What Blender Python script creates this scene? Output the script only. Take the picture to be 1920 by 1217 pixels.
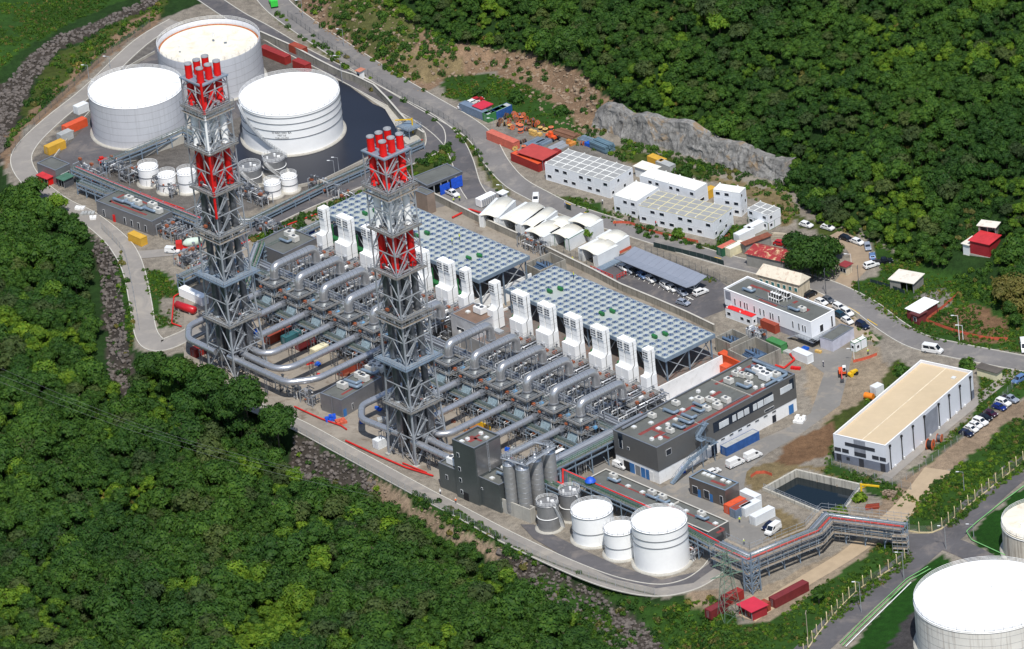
import bpy, math, random
import numpy as np
from mathutils import Vector, Matrix, noise as mnoise
random.seed(7); rng = np.random.default_rng(7)
for o in list(bpy.data.objects): bpy.data.objects.remove(o)
S = bpy.context.scene
COL = S.collection
PI = math.pi
# ------------------------------------------------------------------ camera
PITCH, ROLL, HEAD, DIST, FPX = 0.4722864, -0.09991685, -0.89219774, 2100.0, 14000.0
CC = Vector((0, -DIST*math.cos(PITCH), DIST*math.sin(PITCH)))
fw = Vector((0, math.cos(PITCH), -math.sin(PITCH))); rt0 = Vector((1, 0, 0)); up0 = rt0.cross(fw)
rt = rt0*math.cos(ROLL)+up0*math.sin(ROLL); up = -rt0*math.sin(ROLL)+up0*math.cos(ROLL)
cd = bpy.data.cameras.new('camera'); cam = bpy.data.objects.new('camera', cd); COL.objects.link(cam)
M = Matrix((rt, up, -fw)).transposed().to_4x4(); M.translation = CC; cam.matrix_world = M
cd.sensor_width = 36; cd.lens = FPX/1920*36; cd.clip_start = 200; cd.clip_end = 9000
S.camera = cam
# ------------------------------------------------------------------ sun and sky
SUN_EL, SUN_H = math.radians(60), Vector((0.12, -0.99, 0)).normalized()
W = bpy.data.worlds.new('World'); S.world = W; W.use_nodes = True
nt = W.node_tree; nt.nodes.clear()
sky = nt.nodes.new('ShaderNodeTexSky'); sky.sky_type = 'NISHITA'; sky.sun_disc = False
sky.sun_elevation = SUN_EL; sky.sun_rotation = math.atan2(SUN_H.x, SUN_H.y); sky.altitude = 50
bg = nt.nodes.new('ShaderNodeBackground'); bg.inputs['Strength'].default_value = 0.115
wo = nt.nodes.new('ShaderNodeOutputWorld')
nt.links.new(sky.outputs[0], bg.inputs[0]); nt.links.new(bg.outputs[0], wo.inputs[0])
sd = bpy.data.lights.new('sun', 'SUN'); sd.energy = 4.0; sd.angle = math.radians(0.53); sd.color = (1, 0.965, 0.91)
sun = bpy.data.objects.new('sun', sd); COL.objects.link(sun)
sdir = SUN_H*math.cos(SUN_EL)+Vector((0, 0, math.sin(SUN_EL)))
sun.rotation_euler = sdir.to_track_quat('Z', 'Y').to_euler(); sun.location = (0, 0, 300)
S.view_settings.view_transform = 'Standard'; S.view_settings.look = 'None'
S.view_settings.exposure = 0.08; S.view_settings.gamma = 1; S.view_settings.use_curve_mapping = False
S.render.engine = 'CYCLES'
try:
    S.cycles.max_bounces = 5; S.cycles.transparent_max_bounces = 8
except Exception: pass
# ------------------------------------------------------------------ picture point -> place on the ground
EA = Vector((math.cos(HEAD), math.sin(HEAD), 0)); EB = Vector((-math.sin(HEAD), math.cos(HEAD), 0))
def U(u, v, z=0.0):
    d = fw*FPX+rt*(u-960)-up*(v-608.5); t = (z-CC.z)/d.z
    return CC+d*t
def g(u, v, z=0.0):
    P = U(u, v, z); return P.dot(EA), P.dot(EB)
def WA(a, b, z=0.0): return EA*a+EB*b+Vector((0, 0, z))
def uv_np(x, y, z):
    dx, dy, dz = x-CC.x, y-CC.y, z-CC.z
    w = dx*fw.x+dy*fw.y+dz*fw.z
    return 960+FPX*(dx*rt.x+dy*rt.y+dz*rt.z)/w, 608.5-FPX*(dx*up.x+dy*up.y+dz*up.z)/w
# ------------------------------------------------------------------ materials
def lin(c): return c/12.92 if c <= .04045 else ((c+.055)/1.055)**2.4
def C(r, gg, b, k=1.0): return tuple(min(1, lin(x/255)*k) for x in (r, gg, b))
MATS = {}
def newmat(name):
    m = bpy.data.materials.new(name); m.use_nodes = True; n = m.node_tree; n.nodes.clear()
    out = n.nodes.new('ShaderNodeOutputMaterial'); b = n.nodes.new('ShaderNodeBsdfPrincipled')
    n.links.new(b.outputs[0], out.inputs[0]); MATS[name] = m; return m, n, b
def nd(n, t, **kw):
    x = n.nodes.new(t)
    for k, v in kw.items():
        if k[0] == 'i' and k[1:].isdigit(): x.inputs[int(k[1:])].default_value = v
        else: setattr(x, k, v)
    return x
def mixc(n, fac, a, b, mode='MIX'):
    x = n.nodes.new('ShaderNodeMix'); x.data_type = 'RGBA'; x.blend_type = mode
    for s, v in ((0, fac), (6, a), (7, b)):
        if hasattr(v, 'node'): n.links.new(v, x.inputs[s])
        else: x.inputs[s].default_value = v if s == 0 else (*v[:3], 1)
    return x.outputs[2]
def ramp(n, src, a, b):
    r = nd(n, 'ShaderNodeMapRange', i1=a, i2=b); n.links.new(src, r.inputs[0]); return r.outputs[0]
def noise(n, scale, det=4, rough=.6, stretch=None, dist=0):
    t = nd(n, 'ShaderNodeTexNoise'); t.inputs['Scale'].default_value = scale; t.inputs['Detail'].default_value = det
    t.inputs['Roughness'].default_value = rough; t.inputs['Distortion'].default_value = dist
    gm = nd(n, 'ShaderNodeNewGeometry')
    if stretch:
        mp = nd(n, 'ShaderNodeMapping'); mp.inputs['Scale'].default_value = stretch
        n.links.new(gm.outputs['Position'], mp.inputs[0]); n.links.new(mp.outputs[0], t.inputs['Vector'])
    else: n.links.new(gm.outputs['Position'], t.inputs['Vector'])
    return t.outputs[0]
def mat(name, col, rough=.6, metal=0.0, var=.18, scale=.35, streak=0.0, bump=0.0, dirt=None, dirt_amt=.5, spec=None):
    if name in MATS: return MATS[name]
    m, n, b = newmat(name)
    b.inputs['Roughness'].default_value = rough; b.inputs['Metallic'].default_value = metal
    if spec is not None: b.inputs['Specular IOR Level'].default_value = spec
    f = ramp(n, noise(n, scale), .3, .7)
    c = mixc(n, f, [x*(1-var) for x in col], [min(1, x*(1+var)) for x in col])
    f2 = ramp(n, noise(n, scale*9, 3), .35, .65)
    c = mixc(n, f2, c, [0, 0, 0], 'MIX') if False else mixc(n, var*.35, c, mixc(n, f2, [0.02]*3, [min(1, x*1.6) for x in col]))
    if streak:
        s = ramp(n, noise(n, 1.0, 3, .6, (1.6, 1.6, .07)), .5, .78)
        ml = nd(n, 'ShaderNodeMath', operation='MULTIPLY', i1=streak); n.links.new(s, ml.inputs[0])
        c = mixc(n, ml.outputs[0], c, dirt or [x*.35 for x in col])
    elif dirt:
        s = ramp(n, noise(n, scale*1.7, 5, .7, None, .6), .52, .66)
        ml = nd(n, 'ShaderNodeMath', operation='MULTIPLY', i1=dirt_amt); n.links.new(s, ml.inputs[0])
        c = mixc(n, ml.outputs[0], c, dirt)
    n.links.new(c, b.inputs['Base Color'])
    if bump:
        bp = nd(n, 'ShaderNodeBump'); bp.inputs['Strength'].default_value = bump; bp.inputs['Distance'].default_value = .15
        n.links.new(noise(n, 2.2, 5), bp.inputs['Height']); n.links.new(bp.outputs[0], b.inputs['Normal'])
    return m
steel = mat('galvanized_steel', C(168, 173, 178), .5, .3, .15)
dsteel = mat('dark_steel', C(96, 100, 106), .5, .3, .25)
bsteel = mat('blue_grey_steel', C(125, 142, 158), .5, .2, .15)
grating = mat('steel_grating', C(128, 126, 122), .7, .1, .35, 1.2)
plank = mat('scaffold_plank', C(150, 138, 122), .85, 0, .4, 1.5)
alu = mat('aluminium_cladding', C(190, 193, 198), .36, .65, .06, .4)
alud = mat('dull_aluminium', C(150, 154, 160), .42, .6, .1, .4)
whitep = mat('white_paint', C(238, 238, 236), .45, 0, .05, .3, dirt=C(170, 166, 155), dirt_amt=.25)
whiteb = mat('bright_white_paint', C(248, 248, 246), .4, 0, .03)
redp = mat('red_paint', C(214, 22, 20), .45, 0, .12)
pipered = mat('red_pipe_paint', C(200, 40, 32), .5, 0, .15)
greenp = mat('green_paint', C(40, 110, 60), .55, 0, .2)
greyg = mat('green_grey_paint', C(92, 116, 104), .6, 0, .2)
bluep = mat('blue_plastic', C(24, 88, 190), .45, 0, .15)
bluet = mat('blue_tarp', C(28, 84, 200), .5, 0, .25, 1.5, bump=.4)
orangep = mat('orange_paint', C(226, 92, 40), .5, 0, .15)
onet = mat('orange_netting', C(198, 92, 66), .9, 0, .3, 1.5)
yellowp = mat('yellow_paint', C(222, 180, 30), .5, 0, .15)
black = mat('black_rubber', C(28, 28, 30), .8, 0, .2)
glass = mat('dark_glass', C(30, 38, 48), .08, 0, .1)
conc = mat('concrete', C(176, 172, 162), .85, 0, .14, .25, streak=.45, bump=.1)
concd = mat('weathered_concrete', C(150, 146, 136), .9, 0, .2, .3, streak=.75, dirt=C(60, 58, 50))
conck = mat('kerb_concrete', C(190, 186, 176), .85, 0, .12, .6)
clad = mat('dark_metal_cladding', C(112, 112, 111), .42, .45, .08, .12)
cladb = mat('dark_blue_cladding', C(38, 50, 66), .35, .3, .12)
roofg = mat('grey_roof_membrane', C(98, 100, 96), .8, 0, .12, .2, dirt=C(74, 74, 70), dirt_amt=.4)
roofr = mat('red_roof_walkway', C(128, 60, 56), .9, 0, .25, .8)
hv = mat('hvac_cream_metal', C(212, 210, 202), .5, .1, .1)
windowframe = mat('window_frame_white', C(225, 226, 226), .5)
def sheet(name, col, amp=.15): return mat(name, col, .6, .05, amp, .5)
# asphalt, ribbons
asph = mat('asphalt', C(118, 115, 113), .9, 0, .16, .09, dirt=C(146, 140, 132), dirt_amt=.7, bump=.05)
asphd = mat('dark_asphalt', C(88, 86, 88), .9, 0, .2, .08, dirt=C(120, 113, 108), dirt_amt=.7)
croad = mat('dusty_concrete_road', C(140, 135, 129), .9, 0, .12, .06, dirt=C(166, 158, 146), dirt_amt=.6)
paint = mat('road_marking', C(225, 222, 212), .8, 0, .1, 2)
liner = mat('black_pond_liner', C(34, 36, 46), .32, 0, .12, .05)
# ------------------------------------------------------------------ mesh builder
class MB:
    def __init__(s): s.v = []; s.f = []; s.m = []; s.s = []
    def add(s, vs, fs, mi=0, sm=False):
        o = len(s.v); s.v += [tuple(p) for p in vs]
        for f in fs: s.f.append([i+o for i in f]); s.m.append(mi); s.s.append(sm)
    def box(s, x0, x1, y0, y1, z0, z1, mi=0):
        s.add([(x0,y0,z0),(x1,y0,z0),(x1,y1,z0),(x0,y1,z0),(x0,y0,z1),(x1,y0,z1),(x1,y1,z1),(x0,y1,z1)],
              [(0,3,2,1),(4,5,6,7),(0,1,5,4),(1,2,6,5),(2,3,7,6),(3,0,4,7)], mi)
        return s
    def beam(s, p, q, w=.2, h=None, mi=0):
        p, q = Vector(p), Vector(q); d = (q-p)
        if d.length < 1e-6: return s
        d.normalize(); h = h or w
        ref = Vector((0, 0, 1)) if abs(d.z) < .95 else Vector((1, 0, 0))
        x = d.cross(ref).normalized()*(w/2); y = d.cross(x).normalized()*(h/2)
        vs = [p-x-y, p+x-y, p+x+y, p-x+y, q-x-y, q+x-y, q+x+y, q-x+y]
        s.add(vs, [(0,1,2,3),(7,6,5,4),(1,0,4,5),(2,1,5,6),(3,2,6,7),(0,3,7,4)], mi); return s
    def tube(s, pts, r, n=10, mi=0, caps=True, sm=True, radii=None):
        pts = [Vector(p) for p in pts]; rings = []
        t0 = (pts[1]-pts[0]).normalized()
        ref = Vector((0, 0, 1)) if abs(t0.z) < .9 else Vector((1, 0, 0))
        x = t0.cross(ref).normalized(); vs = []; L = len(pts)
        for i, p in enumerate(pts):
            a = (pts[i]-pts[i-1]).normalized() if i else t0
            b = (pts[i+1]-pts[i]).normalized() if i < L-1 else a
            t = (a+b).normalized() if (a+b).length > 1e-5 else a
            k = 1/max(.35, t.dot(a))
            x = (x-t*x.dot(t)).normalized(); y = t.cross(x)
            bend = (b-a); bend = bend-t*bend.dot(t)
            rr = radii[i] if radii else r
            for j in range(n):
                an = 2*PI*j/n; o = x*math.cos(an)+y*math.sin(an)
                if bend.length > 1e-4:
                    bn = bend.normalized(); o = o+bn*(o.dot(bn)*(k-1))
                vs.append(p+o*rr)
        fs = [(i*n+j, i*n+(j+1) % n, (i+1)*n+(j+1) % n, (i+1)*n+j) for i in range(L-1) for j in range(n)]
        s.add(vs, fs, mi, sm)
        if caps: s.add([vs[j] for j in range(n)], [tuple(range(n))[::-1]], mi); s.add([vs[(L-1)*n+j] for j in range(n)], [tuple(range(n))], mi)
        return s
    def cyl(s, p, q, r, n=12, mi=0, r2=None, caps=True, sm=True):
        return s.tube([p, q], r, n, mi, caps, sm, [r, r if r2 is None else r2])
    def lathe(s, prof, n=24, cx=0, cy=0, mi=0, sm=True):
        vs = []
        for r, z in prof:
            for j in range(n): vs.append((cx+r*math.cos(2*PI*j/n), cy+r*math.sin(2*PI*j/n), z))
        fs = [(i*n+j, i*n+(j+1) % n, (i+1)*n+(j+1) % n, (i+1)*n+j) for i in range(len(prof)-1) for j in range(n)]
        s.add(vs, fs, mi, sm); return s
    def prism(s, poly, z0, z1, mi=0):
        n = len(poly); vs = [(p[0], p[1], z0) for p in poly]+[(p[0], p[1], z1) for p in poly]
        ar = sum(poly[i][0]*poly[(i+1) % n][1]-poly[(i+1) % n][0]*poly[i][1] for i in range(n))
        o = list(range(n)) if ar > 0 else list(range(n))[::-1]
        s.add(vs, [tuple(o[::-1]), tuple(i+n for i in o)]+[(o[i], o[(i+1) % n], o[(i+1) % n]+n, o[i]+n) for i in range(n)], mi); return s
    def quad(s, *p, mi=0): s.add(p, [tuple(range(len(p)))], mi); return s
    def side(s, prof, y0, y1, mi=0, t0=0, t1=0):   # profile in xz extruded along y (loop)
        n = len(prof); vs = [(x, y0, z) for x, z in prof]+[(x, y1, z) for x, z in prof]
        s.add(vs, [tuple(range(n)), tuple(range(n, 2*n))[::-1]]+[(i, i+n, (i+1) % n+n, (i+1) % n) for i in range(n)], mi); return s
    def build(s, name, mats, parent=None, loc=None):
        me = bpy.data.meshes.new(name); me.from_pydata(s.v, [], s.f)
        for m in (mats if isinstance(mats, (list, tuple)) else [mats]): me.materials.append(m)
        me.polygons.foreach_set('material_index', s.m); me.polygons.foreach_set('use_smooth', s.s); me.update()
        o = bpy.data.objects.new(name, me); COL.objects.link(o)
        if parent: o.parent = parent
        if loc is not None: o.location = loc
        return o
def tag(o, label=None, cat=None, group=None, kind=None):
    if label: o['label'] = label
    if cat: o['category'] = cat
    if group: o['group'] = group
    if kind: o['kind'] = kind
    return o
def thing(name, label, cat, loc=(0, 0, 0), rot=0.0, group=None):
    o = bpy.data.objects.new(name, None); COL.objects.link(o); o.empty_display_size = .5
    o.location = loc; o.rotation_euler = (0, 0, rot); return tag(o, label, cat, group)
def inst(src, parent, loc=(0, 0, 0), rot=0.0, scale=None, name=None):
    o = bpy.data.objects.new(name or src.name.split('.')[0], src.data); COL.objects.link(o); o.parent = parent
    o.location = loc; o.rotation_euler = (0, 0, rot)
    if scale is not None: o.scale = scale if hasattr(scale, '__len__') else (scale,)*3
    return o
KIDS = {}
def kids(o): return [c for c in bpy.data.objects if c.parent == o]
def tree_of(o): return (o, [tree_of(c) for c in kids(o)])
def clone(t, parent=None):
    o, ch = t; c = o.copy(); COL.objects.link(c); c.parent = parent
    for x in ch: clone(x, c)
    return c
def place(t, loc, rot, label=None, group=None, first=False):
    o = t[0] if first else clone(t)
    o.location = loc; o.rotation_euler = (0, 0, rot)
    if label: o['label'] = label
    if group: o['group'] = group
    return o
def rect(L, F, R, z):
    """ground frame of a rectangle from three of its roof corners: left, front, right"""
    l, f, r = U(*L, z), U(*F, z), U(*R, z)
    x = (f-l); la = x.length; x.normalize(); y = Vector((-x.y, x.x, 0)); lb = abs((r-f).dot(y))
    return Vector((l.x, l.y, 0)), math.atan2(x.y, x.x), la, lb
def head_px(u, v, du, dv):
    d = U(u+du, v+dv)-U(u, v); return math.atan2(d.y, d.x)
def fillet(pts, rad, n=4):
    pts = [Vector(p) for p in pts]; out = [pts[0]]
    for i in range(1, len(pts)-1):
        a = (pts[i-1]-pts[i]); b = (pts[i+1]-pts[i]); r = min(rad, a.length*.48, b.length*.48)
        p, q = pts[i]+a.normalized()*r, pts[i]+b.normalized()*r
        for k in range(n+1):
            t = k/n; out.append(p*(1-t)**2+pts[i]*2*t*(1-t)+q*t*t)
    out.append(pts[-1]); return out
# ------------------------------------------------------------------ terrain
def segdist(x, y, poly, closed=True):
    d = np.full(x.shape, 1e9); n = len(poly)
    for i in range(n if closed else n-1):
        ax, ay = poly[i]; bx, by = poly[(i+1) % n]; ex, ey = bx-ax, by-ay
        t = np.clip(((x-ax)*ex+(y-ay)*ey)/(ex*ex+ey*ey+1e-9), 0, 1)
        d = np.minimum(d, np.hypot(x-ax-t*ex, y-ay-t*ey))
    return d
def inside(x, y, poly):
    c = np.zeros(x.shape, bool); n = len(poly)
    px = [p[0] for p in poly]; py = [p[1] for p in poly]
    m = (x >= min(px)) & (x <= max(px)) & (y >= min(py)) & (y <= max(py))
    if not m.any(): return c
    xs, ys = x[m], y[m]; cc = np.zeros(xs.shape, bool)
    for i in range(n):
        x1, y1 = poly[i]; x2, y2 = poly[(i+1) % n]
        if y1 == y2: continue
        cr = ((y1 > ys) != (y2 > ys)) & (xs < (x2-x1)*(ys-y1)/(y2-y1)+x1); cc ^= cr
    c[m] = cc; return c
def gpoly(px): return [(lambda P: (P.x, P.y))(U(u, v)) for u, v in px]
HILL = gpoly([(530,-40),(560,15),(600,50),(700,112),(790,158),(850,136),(930,118),(1010,140),(1060,180),(1108,232),(1200,262),(1300,297),(1400,325),(1485,350),(1530,395),(1600,425),(1680,470),(1760,520),(1860,560),(1960,600),(2300,760),(3600,600),(3600,-1500),(300,-1500)])
LOW = gpoly([(470,-1500),(470,-30),(290,40),(190,110),(105,190),(40,245),(0,300),(20,345),(105,395),(175,440),(226,480),(246,560),(250,652),(300,672),(360,655),(430,725),(545,797),(640,850),(780,928),(960,1022),(1185,1106),(1240,1122),(1335,1108),(1350,1150),(1340,1217),(1300,1300),(1500,2600),(-2500,2600),(-2500,-1500)])
BASIN = gpoly([(1436,917),(1494,886),(1610,913),(1567,968)])
def sm(t): t = np.clip(t, 0, 1); return t*t*(3-2*t)
def hts(x, y):
    x = np.asarray(x, float); y = np.asarray(y, float)
    z = np.zeros(x.shape)
    ih = inside(x, y, HILL); dh = segdist(x, y, HILL)
    zh = 3.5*sm(dh/5)+.42*np.maximum(0, dh-4)+1.2*np.sin(x*.09+y*.05)*sm(dh/20)+2.0*np.sin(x*.031-y*.043+1)*sm(dh/30)
    z = np.where(ih, np.minimum(zh, 150+dh*.05), z)
    il = inside(x, y, LOW); dl = segdist(x, y, LOW)
    zl = -5.5*sm(dl/8.5)+.10*np.maximum(0, dl-26)+(1.2*np.sin(x*.08+y*.06)+1.2*np.sin(x*.05-y*.1))*sm((dl-15)/20)
    z = np.where(il, np.minimum(zl, 60), z)
    ib = inside(x, y, BASIN); z = np.where(ib, -4.0, z)
    return z
def h1(x, y): return float(hts(np.array([x]), np.array([y]))[0])
def hit(u, v):
    z = 0.0
    for _ in range(25):
        P = U(u, v, z); z = z*.4+h1(P.x, P.y)*.6
    P = U(u, v, z); return Vector((P.x, P.y, h1(P.x, P.y)))
# ------------------------------------------------------------------ ground
def axis(lo, hi, st):
    c = list(np.arange(lo, hi+.01, st)); d = st; a = lo; pre = []
    while a > -2600: d *= 1.35; a -= d; pre.append(a)
    d = st; a = hi; post = []
    while a < 2600: d *= 1.35; a += d; post.append(a)
    return np.array(pre[::-1]+c+post)
gx, gy = axis(-215, 215, 1.25), axis(-255, 330, 1.25)
X, Y = np.meshgrid(gx, gy); Z = hts(X, Y)
nx, ny = len(gx), len(gy)
XR, YR, ZR = X.ravel(), Y.ravel(), Z.ravel()
uu, vv = uv_np(XR, YR, ZR)
def vnoise(x, y, s, seed):
    r = np.random.default_rng(seed); G = r.random((64, 64)); fx, fy = x/s % 63, y/s % 63
    ix, iy = fx.astype(int), fy.astype(int); tx, ty = sm(fx-ix), sm(fy-iy)
    return (G[ix, iy]*(1-tx)+G[ix+1, iy]*tx)*(1-ty)+(G[ix, iy+1]*(1-tx)+G[ix+1, iy+1]*tx)*ty
un = uu+(vnoise(XR, YR, 5, 1)-.5)*16+(vnoise(XR, YR, 2, 2)-.5)*8
vn = vv+(vnoise(XR, YR, 5, 3)-.5)*8+(vnoise(XR, YR, 2, 4)-.5)*5
PALE = dict(gravel=(168, 160, 148), dirt=(180, 164, 142), grey=(150, 146, 140), grass=(60, 96, 38), lawn=(40, 84, 26), scrub=(108, 112, 66),
    floor=(46, 74, 34), cut=(160, 134, 110), rock=(84, 78, 72), dgrey=(124, 120, 116), dry=(150, 134, 100), pink=(170, 150, 128), brown=(142, 112, 86), olive=(84, 98, 46), conc=(190, 184, 170))
inh = inside(XR, YR, HILL); inl = inside(XR, YR, LOW)
colr = np.tile(np.array(C(*PALE['gravel'], .62)), (len(XR), 1)); veg = np.zeros(len(XR))
def setz(m, key, vg=0.0, k=.62): colr[m] = C(*PALE[key], k); veg[m] = vg
setz(inh, 'floor', 1); setz(inl, 'floor', 1)
VG = dict(grass=1, lawn=.5, scrub=.8, floor=1, olive=1, dry=.4)
ZONES = [
 ('cut', [(545,-40),(700,-40),(760,30),(830,80),(900,86),(960,98),(1010,112),(1075,130),(1125,165),(1155,190),(1120,245),(1060,245),(1000,195),(930,135),(850,145),(790,175),(700,118),(600,58),(556,15)]),
 ('scrub', [(640,-40),(720,-40),(790,60),(760,120),(690,100),(610,30)]),
 ('dry', [(760,100),(860,105),(870,135),(800,160),(740,140)]),
 ('cut', [(870,86),(1010,105),(1090,145),(1120,175),(1110,215),(1050,185),(960,130),(880,120)]),
 ('grass', [(832,150),(862,138),(930,142),(1000,165),(1055,205),(1088,238),(1098,256),(1050,252),(985,236),(940,218),(905,196),(862,190),(830,180)]),
 ('dry', [(1090,244),(1150,280),(1240,300),(1330,325),(1410,352),(1480,362),(1500,400),(1470,425),(1420,380),(1330,335),(1250,322),(1130,290),(1060,265)]),
 ('olive', [(1130,268),(1250,295),(1330,318),(1340,345),(1290,330),(1180,300)]),
 ('rock', [(330,-60),(270,0),(190,38),(100,70),(50,110),(0,165),(-60,220),(-60,420),(0,300),(25,230),(60,160),(110,92),(200,50),(290,8),(380,-60)]),
 ('grass', [(-80,-60),(300,-60),(230,0),(140,40),(60,82),(0,128),(-80,160)]),
 ('olive', [(0,300),(40,240),(105,185),(190,105),(290,38),(330,-20),(285,12),(205,52),(115,95),(66,160),(30,232),(2,292)]),
 ('cut', [(300,36),(290,15),(255,32),(215,62),(180,92),(130,140),(90,180),(35,228),(0,290),(8,320),(45,250),(110,196),(195,115)]),
 ('rock', [(165,440),(195,455),(218,480),(230,560),(240,660),(262,760),(205,720),(198,620),(188,520)]),
 ('grass', [(226,470),(246,560),(252,650),(240,660),(230,560),(215,480)]),
 ('rock', [(548,812),(640,862),(705,895),(700,930),(620,915),(545,895)]),
 ('pink', [(690,890),(780,936),(900,1000),(960,1030),(1010,1080),(920,1050),(860,1020),(780,975),(695,932)]),
 ('grass', [(770,918),(870,962),(960,1018),(1010,1050),(960,1040),(860,992),(770,945)]),
 ('rock', [(930,1030),(1010,1052),(1100,1100),(1180,1150),(1230,1190),(1260,1260),(1180,1260),(1110,1170),(1000,1110),(940,1070)]),
 ('grass', [(1000,1075),(1060,1095),(1120,1130),(1165,1190),(1170,1260),(1080,1200),(1010,1120)]),
 ('grass', [(1060,1065),(1180,1120),(1240,1135),(1340,1120),(1390,1175),(1340,1260),(1270,1260),(1210,1165),(1130,1110)]),
 ('pink', [(1290,1115),(1335,1105),(1350,1125),(1325,1150),(1300,1140)]),
 ('scrub', [(520,18),(600,75),(680,130),(700,150),(760,190),(830,222),(885,262),(915,310),(955,365),(940,372),(905,320),(865,262),(790,210),(700,172),(640,128),(560,70),(500,30)]),
 ('olive', [(470,448),(560,405),(700,350),(845,268),(858,300),(700,380),(560,435),(480,470)]),
 ('grass', [(268,505),(300,510),(330,535),(345,520),(350,560),(330,610),(300,615),(285,590)]),
 ('dgrey', [(60,300),(110,236),(200,126),(300,64),(420,34),(500,74),(640,150),(790,262),(600,345),(400,420),(250,380),(130,350)]),
 ('gravel', [(262,478),(330,475),(372,490),(345,515),(320,518),(285,508)]),
 ('gravel', [(300,555),(345,560),(350,600),(310,610)]),
 ('grey', [(930,230),(1010,240),(1100,272),(1160,290),(1180,310),(1060,300),(960,280)]),
 ('olive', [(955,330),(1000,352),(1060,372),(1130,400),(1180,425),(1190,432),(1060,388),(990,358)]),
 ('grass', [(1060,370),(1110,375),(1150,405),(1150,418),(1100,400)]),
 ('gravel', [(1120,385),(1200,400),(1260,440),(1330,458),(1300,462),(1180,425)]),
 ('olive', [(1180,420),(1260,440),(1340,462),(1345,472),(1250,455),(1180,436)]),
 ('grass', [(1352,420),(1400,425),(1382,445),(1345,470)]),
 ('grass', [(1228,492),(1300,508),(1350,528),(1340,532),(1250,505)]),
 ('olive', [(1490,395),(1560,430),(1600,436),(1600,450),(1550,440),(1500,425)]),
 ('grass', [(1640,450),(1700,490),(1960,560),(1960,668),(1860,656),(1760,640),(1690,612),(1640,580),(1600,545),(1590,530),(1650,520),(1640,480)]),
 ('brown', [(1762,600),(1800,575),(1850,575),(1890,605),(1885,645),(1830,640),(1790,625)]),
 ('grey', [(1718,555),(1760,540),(1792,548),(1775,580),(1740,575)]),
 ('grass', [(1555,545),(1600,590),(1650,640),(1640,650),(1600,610),(1570,560)]),
 ('dirt', [(1500,655),(1640,650),(1665,690),(1640,740),(1600,800),(1560,830),(1530,780),(1510,720)]),
 ('olive', [(1600,755),(1640,730),(1665,690),(1690,672),(1710,690),(1650,760),(1600,790),(1575,830),(1545,850),(1540,800)]),
 ('brown', [(1470,835),(1560,790),(1572,812),(1560,850),(1500,870),(1450,880)]),
 ('dry', [(1400,880),(1450,870),(1560,880),(1640,905),(1660,930),(1620,920),(1500,875),(1430,915),(1400,925)]),
 ('dry', [(1390,960),(1440,950),(1520,985),(1500,1010),(1420,1005)]),
 ('grass', [(1560,830),(1565,870),(1680,910),(1720,940),(1690,955),(1640,925),(1540,885)]),
 ('pink', [(1700,890),(1740,860),(1960,715),(1960,782),(1900,800),(1770,890),(1700,960),(1640,1010),(1600,985),(1660,940)]),
 ('grass', [(1840,690),(1960,700),(1960,716),(1860,770),(1720,880),(1700,885),(1830,770)]),
 ('grass', [(1688,985),(1750,905),(1790,880),(1905,785),(1990,770),(1990,850),(1900,895),(1790,988),(1730,1000)]),
 ('dirt', [(1395,1120),(1500,1070),(1590,1022),(1660,1010),(1670,1030),(1600,1070),(1500,1140),(1420,1180)]),
 ('grass', [(1590,1065),(1650,1020),(1700,1020),(1715,1050),(1640,1110),(1540,1190),(1480,1260),(1300,1260),(1360,1180),(1450,1165),(1520,1110)]),
 ('lawn', [(1690,1100),(1760,1040),(1790,1060),(1735,1120),(1640,1260),(1560,1260)]),
 ('lawn', [(1808,1000),(1990,855),(1990,1060),(1920,1050),(1850,1035)]),
 ('asphalt', [(1735,1110),(1990,1110),(1990,1260),(1640,1260)]),
]
PALE['asphalt'] = (84, 82, 84)
for key, poly in ZONES:
    m = inside(un, vn, poly) & (np.abs(XR) < 400) & (YR > -400) & (YR < 420)
    setz(m, key, VG.get(key, 0))
fs = []
I = np.arange(nx*ny).reshape(ny, nx)
quads = np.stack([I[:-1, :-1], I[:-1, 1:], I[1:, 1:], I[1:, :-1]], -1).reshape(-1, 4)
me = bpy.data.meshes.new('ground'); me.vertices.add(nx*ny); me.vertices.foreach_set('co', np.stack([XR, YR, ZR], 1).ravel())
me.loops.add(quads.size); me.polygons.add(len(quads)); me.loops.foreach_set('vertex_index', quads.ravel())
me.polygons.foreach_set('loop_start', np.arange(0, quads.size, 4)); me.polygons.foreach_set('use_smooth', np.ones(len(quads), bool)); me.update()
ca = me.color_attributes.new('cover', 'FLOAT_COLOR', 'POINT'); ca.data.foreach_set('color', np.concatenate([colr, veg[:, None]], 1).ravel())
m, n, b = newmat('ground_cover'); at = nd(n, 'ShaderNodeAttribute', attribute_name='cover')
v1 = ramp(n, noise(n, .5, 6, .7), .3, .7); v2 = ramp(n, noise(n, 3.0, 4, .7), .3, .7); v3 = ramp(n, noise(n, .07, 4), .35, .65)
c = mixc(n, .8, at.outputs['Color'], mixc(n, v1, (.55,)*3, (1.35, 1.33, 1.3)), 'MULTIPLY')
c = mixc(n, .6, c, mixc(n, v2, (.5,)*3, (1.5,)*3), 'MULTIPLY')
c = mixc(n, .7, c, mixc(n, v3, (.78, .76, .74), (1.2, 1.2, 1.18)), 'MULTIPLY')
n.links.new(c, b.inputs['Base Color']); b.inputs['Roughness'].default_value = .95; b.inputs['Specular IOR Level'].default_value = .15
bp = nd(n, 'ShaderNodeBump'); bp.inputs['Strength'].default_value = .6; bp.inputs['Distance'].default_value = .5
n.links.new(noise(n, 1.3, 5, .7), bp.inputs['Height']); n.links.new(bp.outputs[0], b.inputs['Normal'])
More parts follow.
